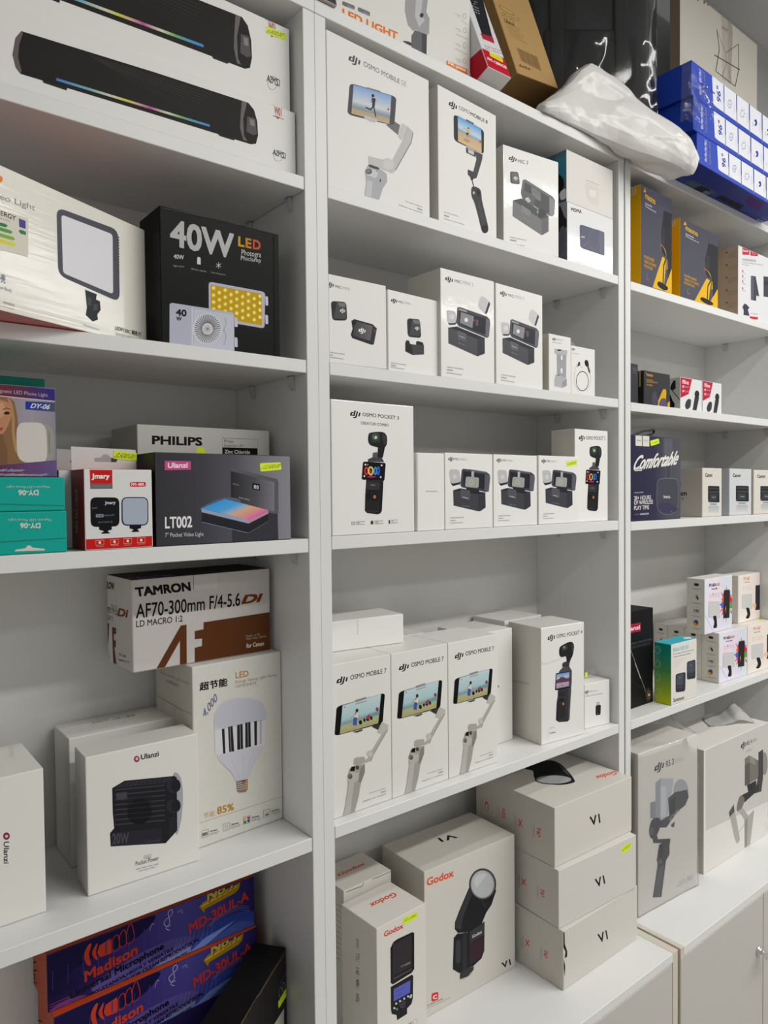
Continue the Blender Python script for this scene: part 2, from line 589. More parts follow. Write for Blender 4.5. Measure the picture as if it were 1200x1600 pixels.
# ------------------------------------------------------------------ cartons
# name, label, category, group, body, face colours, front-bottom-left corner, turn, (width, depth, height)
BOXES = {
 'spkA': ('speaker_box', 'white soundbar carton lying under the one with the yellow price sticker', 'box', 'soundbar speaker cartons', 'card', {'*': 'e8e7e3'}, (-0.4996, 0.018, 0.4904), 0.0, (0.46, 0.12, 0.0915)),
 'spkB': ('speaker_box', 'white soundbar carton with yellow price sticker, lying on the other one', 'box', 'soundbar speaker cartons', 'card', {'*': 'e8e7e3'}, (-0.5037, 0.024, 0.5824), 0.0, (0.46, 0.12, 0.1134)),
 'ledp': ('light_panel_box', 'wide white LED panel light carton jutting out over its shelf at an angle', 'box', None, 'rib', {'*': 'dedbd0', 'T': 'e24a12', 'L': 'd8561e', 'B': 'b82a1c', 'R': 'd8701e'}, (-0.4635, -0.0672, 0.2431), 26.39, (0.2465, 0.05, 0.1426)),
 'fortyW': ('video_light_box', 'black carton with 40W LED in big grey and orange letters', 'box', None, 'dark', {'*': '111111'}, (-0.2361, 0.012, 0.2431), 0.0, (0.1643, 0.0664, 0.1651)),
 'tealA': ('phone_light_box', 'teal phone light box at the bottom of the stack, standing on the shelf', 'box', 'teal phone light boxes', 'card', {'*': '0aa597'}, (-0.4665, 0.002, -0.001), 0.0, (0.115, 0.1, 0.0451)),
 'tealB': ('phone_light_box', 'teal phone light box laid on top of the other flat one', 'box', 'teal phone light boxes', 'card', {'*': '0aa597'}, (-0.4671, 0.004, 0.0446), 0.0, (0.115, 0.1, 0.0363)),
 'dy06': ('phone_light_box', 'phone light box standing on the teal boxes, showing a woman and a square white light', 'box', 'teal phone light boxes', 'card', {'*': '6a6478', 'T': '0c7d70'}, (-0.4625, 0.012, 0.0814), 0.0, (0.105, 0.04, 0.0982)),
 'dy06b': ('phone_light_box', 'dark teal box rising behind the box with the woman on it', 'box', 'teal phone light boxes', 'card', {'*': '0c7a68'}, (-0.4617, 0.06, 0.0814), 0.0, (0.105, 0.04, 0.1142)),
 'jmary': ('fill_light_box', 'red and white mini fill light box with hang tab and yellow price sticker', 'box', 'mini fill light boxes', 'card', {'*': 'dcdcda', 'L': '8f1616', 'T': 'c02a1e', 'R': '8f1616'}, (-0.3328, 0.001, -0.001), 0.0, (0.0775, 0.05, 0.0916)),
 'jmaryB': ('fill_light_box', 'mini fill light box hidden behind the one with the sticker', 'box', 'mini fill light boxes', 'card', {'*': 'dcdcda', 'L': '8f1616', 'T': 'c02a1e'}, (-0.3458, 0.0535, -0.001), 0.0, (0.0775, 0.05, 0.0916)),
 'philips': ('battery_box', 'pale grey battery carton standing behind the dark pocket light box', 'box', None, 'card', {'*': 'c9c6c0', 'L': 'b4b0a8'}, (-0.2417, 0.085, -0.001), 0.0, (0.1931, 0.1, 0.1528)),
 'lt002': ('pocket_light_box', 'dark grey pocket video light box with a glowing blue to pink panel pictured', 'box', None, 'card', {'*': '3a393e', 'L': '17171a', 'T': '37363a'}, (-0.2507, 0.003, -0.001), 0.0, (0.187, 0.06, 0.1127)),
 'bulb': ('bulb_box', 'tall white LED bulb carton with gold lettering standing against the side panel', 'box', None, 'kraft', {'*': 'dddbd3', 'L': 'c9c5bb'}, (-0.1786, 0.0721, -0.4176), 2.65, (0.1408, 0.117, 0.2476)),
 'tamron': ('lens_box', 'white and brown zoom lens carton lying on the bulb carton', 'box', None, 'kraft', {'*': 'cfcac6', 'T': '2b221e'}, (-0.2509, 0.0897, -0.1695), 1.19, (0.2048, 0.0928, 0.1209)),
 'u20A': ('cube_light_box', 'shrink-wrapped white carton with a black 20W cube light pictured', 'box', 'cube light cartons', 'gloss', {'*': 'e2e0da'}, (-0.3243, 0.0479, -0.4176), -1.92, (0.1393, 0.05, 0.1674)),
 'u20B': ('cube_light_box', 'plain white carton standing directly behind the shrink-wrapped cube light carton', 'box', 'cube light cartons', 'card', {'*': 'dedcd6'}, (-0.3207, 0.13, -0.4176), 0.0, (0.14, 0.07, 0.1674)),
 'uBig': ('white_carton', 'white carton with lettering running down its front, cut off by the left edge', 'box', None, 'card', {'*': 'e3e1db', 'R': '3a3638'}, (-0.4955, 0.047, -0.4176), 0.0, (0.125, 0.11, 0.1668)),
 'madA': ('microphone_box', 'purple microphone box with orange ends on top of its stack, fully lettered', 'box', 'purple microphone boxes', 'card', {'*': '2a2058', 'L': 'b04418', 'T': 'b8481c'}, (-0.3535, 0.128, -0.5918), 0.0, (0.2925, 0.072, 0.0755)),
 'madB': ('microphone_box', 'purple microphone box under the top one, its orange top edge showing', 'box', 'purple microphone boxes', 'card', {'*': '2a2058', 'L': 'b04418', 'T': 'cc4c1c', 'R': 'b04418'}, (-0.349, 0.1175, -0.6683), 1.2, (0.289, 0.075, 0.076)),
 'madC': ('microphone_box', 'purple microphone box at the very bottom of the stack', 'box', 'purple microphone boxes', 'card', {'*': '2a2058', 'L': 'b04418'}, (-0.35, 0.122, -0.8263), 0.0, (0.29, 0.075, 0.1575)),
 'blk': ('black_box', 'black box standing askew in front of the purple microphone boxes', 'box', None, 'dark', {'*': '151414'}, (-0.199, -0.053, -0.8263), 38.0, (0.2, 0.05, 0.2215)),
 'omse': ('gimbal_box', 'large white phone gimbal carton, pale gimbal, running figure on its phone', 'box', None, 'card', {'*': 'e8e7e3'}, (0.003, 0.003, 0.4888), 1.6, (0.1969, 0.06, 0.2152)),
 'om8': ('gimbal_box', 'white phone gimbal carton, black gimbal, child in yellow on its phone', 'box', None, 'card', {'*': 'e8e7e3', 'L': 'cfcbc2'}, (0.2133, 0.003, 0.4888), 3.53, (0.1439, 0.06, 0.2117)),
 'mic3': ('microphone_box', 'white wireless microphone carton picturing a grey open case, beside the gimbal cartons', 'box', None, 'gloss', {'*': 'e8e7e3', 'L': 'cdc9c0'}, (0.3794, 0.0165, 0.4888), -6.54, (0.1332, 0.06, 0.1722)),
 'moma': ('white_carton', 'white carton with a dark blue rounded square picture, under the blank one', 'box', None, 'gloss', {'*': 'e2e2e2', 'L': '77777e'}, (0.5405, 0.004, 0.4888), 0.0, (0.1466, 0.1, 0.1096)),
 'teal': ('white_carton', 'nearly blank white carton with a teal side, stacked on the carton with a blue square', 'box', None, 'card', {'*': 'dfdbd5', 'L': '4a6a76'}, (0.5402, 0.005, 0.5989), 0.0, (0.1476, 0.1, 0.0955)),
 'mmA': ('microphone_box', 'white clip microphone carton next to the left post, showing a microphone and a receiver', 'box', None, 'card', {'*': 'e8e7e3'}, (0.0019, 0.003, 0.2441), -1.11, (0.1017, 0.05, 0.1233)),
 'mmB': ('microphone_box', 'lower white clip microphone carton showing one microphone above its cradle', 'box', None, 'card', {'*': 'e8e7e3'}, (0.1102, 0.005, 0.2441), 2.68, (0.1124, 0.05, 0.1206)),
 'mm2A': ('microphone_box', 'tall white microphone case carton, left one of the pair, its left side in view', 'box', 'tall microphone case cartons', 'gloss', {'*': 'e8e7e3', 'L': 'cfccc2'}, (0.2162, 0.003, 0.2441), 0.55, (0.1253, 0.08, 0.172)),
 'mm2B': ('microphone_box', 'tall white microphone case carton with a bright reflection, right one of the pair', 'box', 'tall microphone case cartons', 'gloss', {'*': 'e8e7e3'}, (0.3443, 0.003, 0.2441), 2.66, (0.1303, 0.08, 0.1704)),
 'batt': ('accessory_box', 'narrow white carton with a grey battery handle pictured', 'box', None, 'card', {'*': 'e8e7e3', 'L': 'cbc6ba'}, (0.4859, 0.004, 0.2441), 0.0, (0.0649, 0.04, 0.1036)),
 'lav': ('accessory_box', 'small white carton with a coiled black cable pictured', 'box', None, 'card', {'*': 'e8e7e3'}, (0.5513, 0.004, 0.2441), 0.0, (0.0749, 0.03, 0.0899)),
 'p3cc': ('camera_box', 'large white pocket camera carton with two lines of title, next to the left post', 'box', None, 'gloss', {'*': 'e8e7e3'}, (0.0031, 0.002, 0.0004), 0.0, (0.1534, 0.08, 0.1926)),
 'blank': ('white_carton', 'plain white carton between the big camera carton and the microphone cartons', 'box', None, 'card', {'*': 'e8e7e3'}, (0.164, 0.004, 0.0004), 0.0, (0.0585, 0.08, 0.1219)),
 'm3A': ('microphone_box', 'small white microphone case carton, leftmost of three alike', 'box', 'small microphone case cartons', 'card', {'*': 'e8e7e3'}, (0.2229, 0.003, 0.0004), 0.0, (0.1109, 0.06, 0.1235)),
 'm3B': ('microphone_box', 'small white microphone case carton, middle one of three alike', 'box', 'small microphone case cartons', 'card', {'*': 'e8e7e3'}, (0.3384, 0.005, 0.0004), 0.0, (0.1141, 0.06, 0.124)),
 'm3C': ('microphone_box', 'small white microphone case carton with a yellow price sticker', 'box', 'small microphone case cartons', 'card', {'*': 'e8e7e3'}, (0.4582, 0.006, 0.0004), 0.0, (0.1174, 0.06, 0.1251)),
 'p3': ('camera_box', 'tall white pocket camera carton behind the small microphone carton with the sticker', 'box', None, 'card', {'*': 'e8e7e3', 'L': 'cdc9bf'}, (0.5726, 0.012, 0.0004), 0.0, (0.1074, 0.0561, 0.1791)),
 'om7A': ('gimbal_box', 'white phone gimbal carton touching the left post, first of three in a row', 'box', 'phone gimbal cartons in a row', 'card', {'*': 'dfded9'}, (0.0035, 0.0185, -0.4128), 0.0, (0.1165, 0.09, 0.2255)),
 'om7B': ('gimbal_box', 'white phone gimbal carton in the middle of three in a row', 'box', 'phone gimbal cartons in a row', 'card', {'*': 'dfded9'}, (0.1209, 0.0185, -0.4128), 0.0, (0.1195, 0.09, 0.2255)),
 'om7C': ('gimbal_box', 'white phone gimbal carton at the right end of three in a row', 'box', 'phone gimbal cartons in a row', 'card', {'*': 'dfded9'}, (0.2415, 0.0185, -0.4128), 0.0, (0.1185, 0.09, 0.2255)),
 'om7D': ('gimbal_box', 'white carton set back beside the third gimbal carton, its blank side facing out', 'box', None, 'card', {'*': 'e2e1dc'}, (0.3672, 0.0785, -0.4128), 0.0, (0.1, 0.1, 0.2143)),
 'om7E': ('gimbal_box', 'white carton in the back row under the flat carton by the left post', 'box', 'white cartons in the back row', 'card', {'*': 'e2e1dc'}, (0.03, 0.112, -0.4128), 0.0, (0.118, 0.09, 0.2255)),
 'om7F': ('gimbal_box', 'white carton in the back row behind the second and third gimbal cartons', 'box', 'white cartons in the back row', 'card', {'*': 'e2e1dc'}, (0.155, 0.112, -0.4128), 0.0, (0.118, 0.09, 0.2255)),
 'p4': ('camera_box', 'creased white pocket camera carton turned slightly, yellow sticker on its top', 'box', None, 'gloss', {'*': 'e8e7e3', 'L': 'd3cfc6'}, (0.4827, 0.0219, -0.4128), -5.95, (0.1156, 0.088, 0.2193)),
 'p4B': ('camera_box', 'blank white carton behind the creased pocket camera carton', 'box', None, 'card', {'*': 'e8e7e3'}, (0.488, 0.116, -0.4128), 0.0, (0.112, 0.086, 0.2195)),
 'adap': ('accessory_box', 'small white adapter carton in the corner with a clear hang tab', 'box', None, 'card', {'*': 'e8e7e3'}, (0.6196, 0.0246, -0.4128), -6.92, (0.072, 0.05, 0.0895)),
 'topbox': ('white_carton', 'flat white carton lying on top of the gimbal cartons, black picture on its lid', 'box', None, 'card', {'*': 'e8e7e3'}, (0.0265, 0.0905, -0.1868), -8.0, (0.163, 0.08, 0.0477)),
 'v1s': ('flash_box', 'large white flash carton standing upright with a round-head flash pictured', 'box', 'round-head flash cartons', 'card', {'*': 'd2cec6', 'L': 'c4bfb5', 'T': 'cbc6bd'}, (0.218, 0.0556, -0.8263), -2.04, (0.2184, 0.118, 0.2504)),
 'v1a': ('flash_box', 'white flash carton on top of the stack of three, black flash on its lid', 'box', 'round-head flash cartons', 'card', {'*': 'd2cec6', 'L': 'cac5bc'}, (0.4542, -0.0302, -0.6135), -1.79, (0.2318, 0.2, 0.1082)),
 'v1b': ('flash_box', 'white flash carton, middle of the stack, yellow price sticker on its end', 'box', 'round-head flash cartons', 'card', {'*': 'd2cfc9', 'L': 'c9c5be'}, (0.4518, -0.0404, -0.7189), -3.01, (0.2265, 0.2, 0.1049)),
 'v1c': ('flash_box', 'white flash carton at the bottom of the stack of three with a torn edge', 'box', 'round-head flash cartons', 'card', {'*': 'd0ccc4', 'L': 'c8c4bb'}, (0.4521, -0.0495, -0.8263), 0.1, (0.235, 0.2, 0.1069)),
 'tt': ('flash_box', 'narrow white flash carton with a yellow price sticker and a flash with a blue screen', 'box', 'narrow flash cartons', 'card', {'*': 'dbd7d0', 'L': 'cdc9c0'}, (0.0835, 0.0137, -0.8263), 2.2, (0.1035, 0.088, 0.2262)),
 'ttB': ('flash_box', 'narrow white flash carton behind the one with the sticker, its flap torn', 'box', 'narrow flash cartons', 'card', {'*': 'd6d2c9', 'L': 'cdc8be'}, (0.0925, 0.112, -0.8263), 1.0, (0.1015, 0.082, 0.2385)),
 'maA': ('microphone_box', 'dark and yellow microphone box beside the post, left one of two', 'box', 'dark and yellow microphone boxes', 'card', {'*': '38384a', 'L': 'e6b00c', 'T': '38384a', 'R': 'e6b00c'}, (0.7859, 0.004, 0.4862), 2.0, (0.129, 0.07, 0.2078)),
 'maB': ('microphone_box', 'dark and yellow microphone box, right one of two', 'box', 'dark and yellow microphone boxes', 'card', {'*': '38384a', 'L': 'e6b00c', 'T': '38384a', 'R': 'e6b00c'}, (0.9414, 0.004, 0.4862), 2.0, (0.182, 0.07, 0.174)),
 'hoco': ('microphone_box', 'white clip microphone box with red squares and a black hang hook', 'box', None, 'card', {'*': 'e0e0e2', 'L': 'b3a695'}, (1.2151, 0.006, 0.4862), 0.0, (0.2, 0.06, 0.1706)),
 'dkbox': ('dark_box', 'slim dark box beside the post on the shelf with the red and white boxes', 'box', None, 'card', {'*': '2c2c36'}, (0.7426, 0.006, 0.2409), 0.0, (0.036, 0.06, 0.0807)),
 'mabk': ('microphone_box', 'small black box with orange lettering beside the red and white boxes', 'box', None, 'card', {'*': '2c2c2e'}, (0.8034, 0.008, 0.2409), 0.0, (0.1033, 0.05, 0.0718)),
 'fifA': ('microphone_box', 'small red and white microphone box, left one of two', 'box', 'red and white microphone boxes', 'card', {'*': 'e0e0e0', 'L': 'c2c2c0'}, (0.9531, 0.01, 0.2409), 0.0, (0.0961, 0.06, 0.0719)),
 'fifB': ('microphone_box', 'small red and white microphone box, right one of two', 'box', 'red and white microphone boxes', 'card', {'*': 'e0e0e0', 'L': 'c2c2c0'}, (1.0516, 0.01, 0.2409), 0.0, (0.0905, 0.06, 0.0728)),
 'comf': ('headphone_box', 'dark blue headphone box with white script lettering', 'box', None, 'card', {'*': '2d2d45'}, (0.7475, 0.003, -0.0034), 0.0, (0.1955, 0.06, 0.1788)),
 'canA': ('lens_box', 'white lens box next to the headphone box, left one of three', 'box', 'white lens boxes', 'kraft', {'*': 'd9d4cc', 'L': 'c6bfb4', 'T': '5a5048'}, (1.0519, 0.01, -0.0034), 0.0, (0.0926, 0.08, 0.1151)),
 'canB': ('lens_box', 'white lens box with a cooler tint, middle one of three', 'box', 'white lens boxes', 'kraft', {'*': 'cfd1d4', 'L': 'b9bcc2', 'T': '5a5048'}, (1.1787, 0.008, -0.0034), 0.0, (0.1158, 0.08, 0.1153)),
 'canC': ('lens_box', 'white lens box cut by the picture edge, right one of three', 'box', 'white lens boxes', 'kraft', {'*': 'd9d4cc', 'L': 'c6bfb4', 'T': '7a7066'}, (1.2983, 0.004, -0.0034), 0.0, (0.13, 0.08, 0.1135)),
 'ulz': ('tripod_box', 'tall black box with a red label standing next to the post', 'box', None, 'dark', {'*': '121214'}, (0.7681, 0.0452, -0.4154), 0.0, (0.1335, 0.08, 0.2128)),
 'blB': ('wireless_box', 'white box with a cyan edge behind the tall black box', 'box', None, 'card', {'*': 'd8dcdc', 'T': '2ba8ba'}, (0.835, 0.142, -0.4154), 0.0, (0.14, 0.05, 0.19)),
 'bl100': ('wireless_box', 'white wireless microphone box with a green gradient side and cyan top', 'box', None, 'card', {'*': 'dedad4', 'L': '4f9a58', 'T': '28adc0'}, (0.9031, 0.0027, -0.4154), -0.62, (0.1086, 0.041, 0.1355)),
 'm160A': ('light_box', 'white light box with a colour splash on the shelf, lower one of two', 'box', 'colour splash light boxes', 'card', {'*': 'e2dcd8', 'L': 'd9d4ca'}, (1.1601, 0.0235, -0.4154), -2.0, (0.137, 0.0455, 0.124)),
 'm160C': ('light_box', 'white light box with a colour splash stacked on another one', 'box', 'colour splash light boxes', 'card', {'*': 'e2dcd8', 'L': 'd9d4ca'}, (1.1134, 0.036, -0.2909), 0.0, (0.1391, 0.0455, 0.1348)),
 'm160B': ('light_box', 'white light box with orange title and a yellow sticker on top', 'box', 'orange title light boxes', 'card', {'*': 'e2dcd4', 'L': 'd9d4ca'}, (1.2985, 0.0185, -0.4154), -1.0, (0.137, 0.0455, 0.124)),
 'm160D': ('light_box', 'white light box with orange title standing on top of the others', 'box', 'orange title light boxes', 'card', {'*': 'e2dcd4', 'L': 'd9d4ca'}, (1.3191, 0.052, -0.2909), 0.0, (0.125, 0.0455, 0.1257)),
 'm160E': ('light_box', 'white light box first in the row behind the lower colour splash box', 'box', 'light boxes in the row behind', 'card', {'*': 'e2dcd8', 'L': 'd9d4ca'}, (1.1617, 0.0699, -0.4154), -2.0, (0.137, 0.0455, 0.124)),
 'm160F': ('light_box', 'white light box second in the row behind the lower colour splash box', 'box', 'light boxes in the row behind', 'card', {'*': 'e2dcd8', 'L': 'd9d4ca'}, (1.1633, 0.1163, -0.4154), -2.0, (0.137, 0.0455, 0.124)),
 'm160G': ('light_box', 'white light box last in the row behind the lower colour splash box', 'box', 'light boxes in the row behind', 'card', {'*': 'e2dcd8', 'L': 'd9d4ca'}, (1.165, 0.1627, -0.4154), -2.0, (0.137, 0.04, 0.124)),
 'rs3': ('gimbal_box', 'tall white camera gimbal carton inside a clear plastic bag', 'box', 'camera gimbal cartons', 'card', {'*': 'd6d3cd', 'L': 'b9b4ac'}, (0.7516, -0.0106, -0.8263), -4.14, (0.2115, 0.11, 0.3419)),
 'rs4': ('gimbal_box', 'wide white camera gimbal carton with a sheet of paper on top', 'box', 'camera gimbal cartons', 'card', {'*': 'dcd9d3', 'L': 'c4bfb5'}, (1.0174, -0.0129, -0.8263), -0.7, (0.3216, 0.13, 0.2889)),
 'ring': ('light_box', 'white LED light carton on top of the middle unit with orange lettering', 'box', None, 'card', {'*': 'e2e0da'}, (0.0199, 0.02, 0.735), 0.0, (0.284, 0.09, 0.26)),
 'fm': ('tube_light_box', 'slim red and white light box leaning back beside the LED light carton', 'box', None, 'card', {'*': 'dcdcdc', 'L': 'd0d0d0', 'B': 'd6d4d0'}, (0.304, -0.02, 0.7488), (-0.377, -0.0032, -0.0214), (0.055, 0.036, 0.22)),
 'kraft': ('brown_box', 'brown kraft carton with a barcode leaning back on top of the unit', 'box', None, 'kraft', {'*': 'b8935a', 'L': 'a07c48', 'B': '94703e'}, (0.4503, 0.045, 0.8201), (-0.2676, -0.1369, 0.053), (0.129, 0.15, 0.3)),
 'flat': ('white_carton', 'flat white carton lying under the leaning brown box', 'box', None, 'card', {'*': 'dedcd6'}, (0.445, 0.075, 0.735), 0.0, (0.1, 0.15, 0.0425)),
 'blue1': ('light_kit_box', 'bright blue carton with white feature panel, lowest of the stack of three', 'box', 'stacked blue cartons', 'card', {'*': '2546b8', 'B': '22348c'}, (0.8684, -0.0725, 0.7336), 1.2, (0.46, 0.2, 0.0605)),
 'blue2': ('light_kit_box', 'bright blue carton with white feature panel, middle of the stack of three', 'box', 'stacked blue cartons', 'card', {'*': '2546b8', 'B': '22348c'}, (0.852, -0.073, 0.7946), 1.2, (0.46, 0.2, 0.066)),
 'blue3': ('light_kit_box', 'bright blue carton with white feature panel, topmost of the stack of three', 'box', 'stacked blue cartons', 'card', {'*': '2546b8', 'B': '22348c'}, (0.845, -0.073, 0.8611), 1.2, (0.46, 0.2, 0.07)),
 'micbox': ('microphone_box', 'big cream carton with a studio microphone pictured, behind the blue cartons', 'box', None, 'card', {'*': 'e2ddd0', 'L': '8a7a66'}, (1.175, 0.135, 0.7336), 0.0, (0.425, 0.028, 0.61)),
 'topl': ('grey_box', 'white and dark grey box corner on top of the left unit', 'box', None, 'card', {'*': 'c9c6c4', 'B': 'b4aca8'}, (-0.2541, -0.006, 0.7352), 0.0, (0.27, 0.12, 0.16)),
}

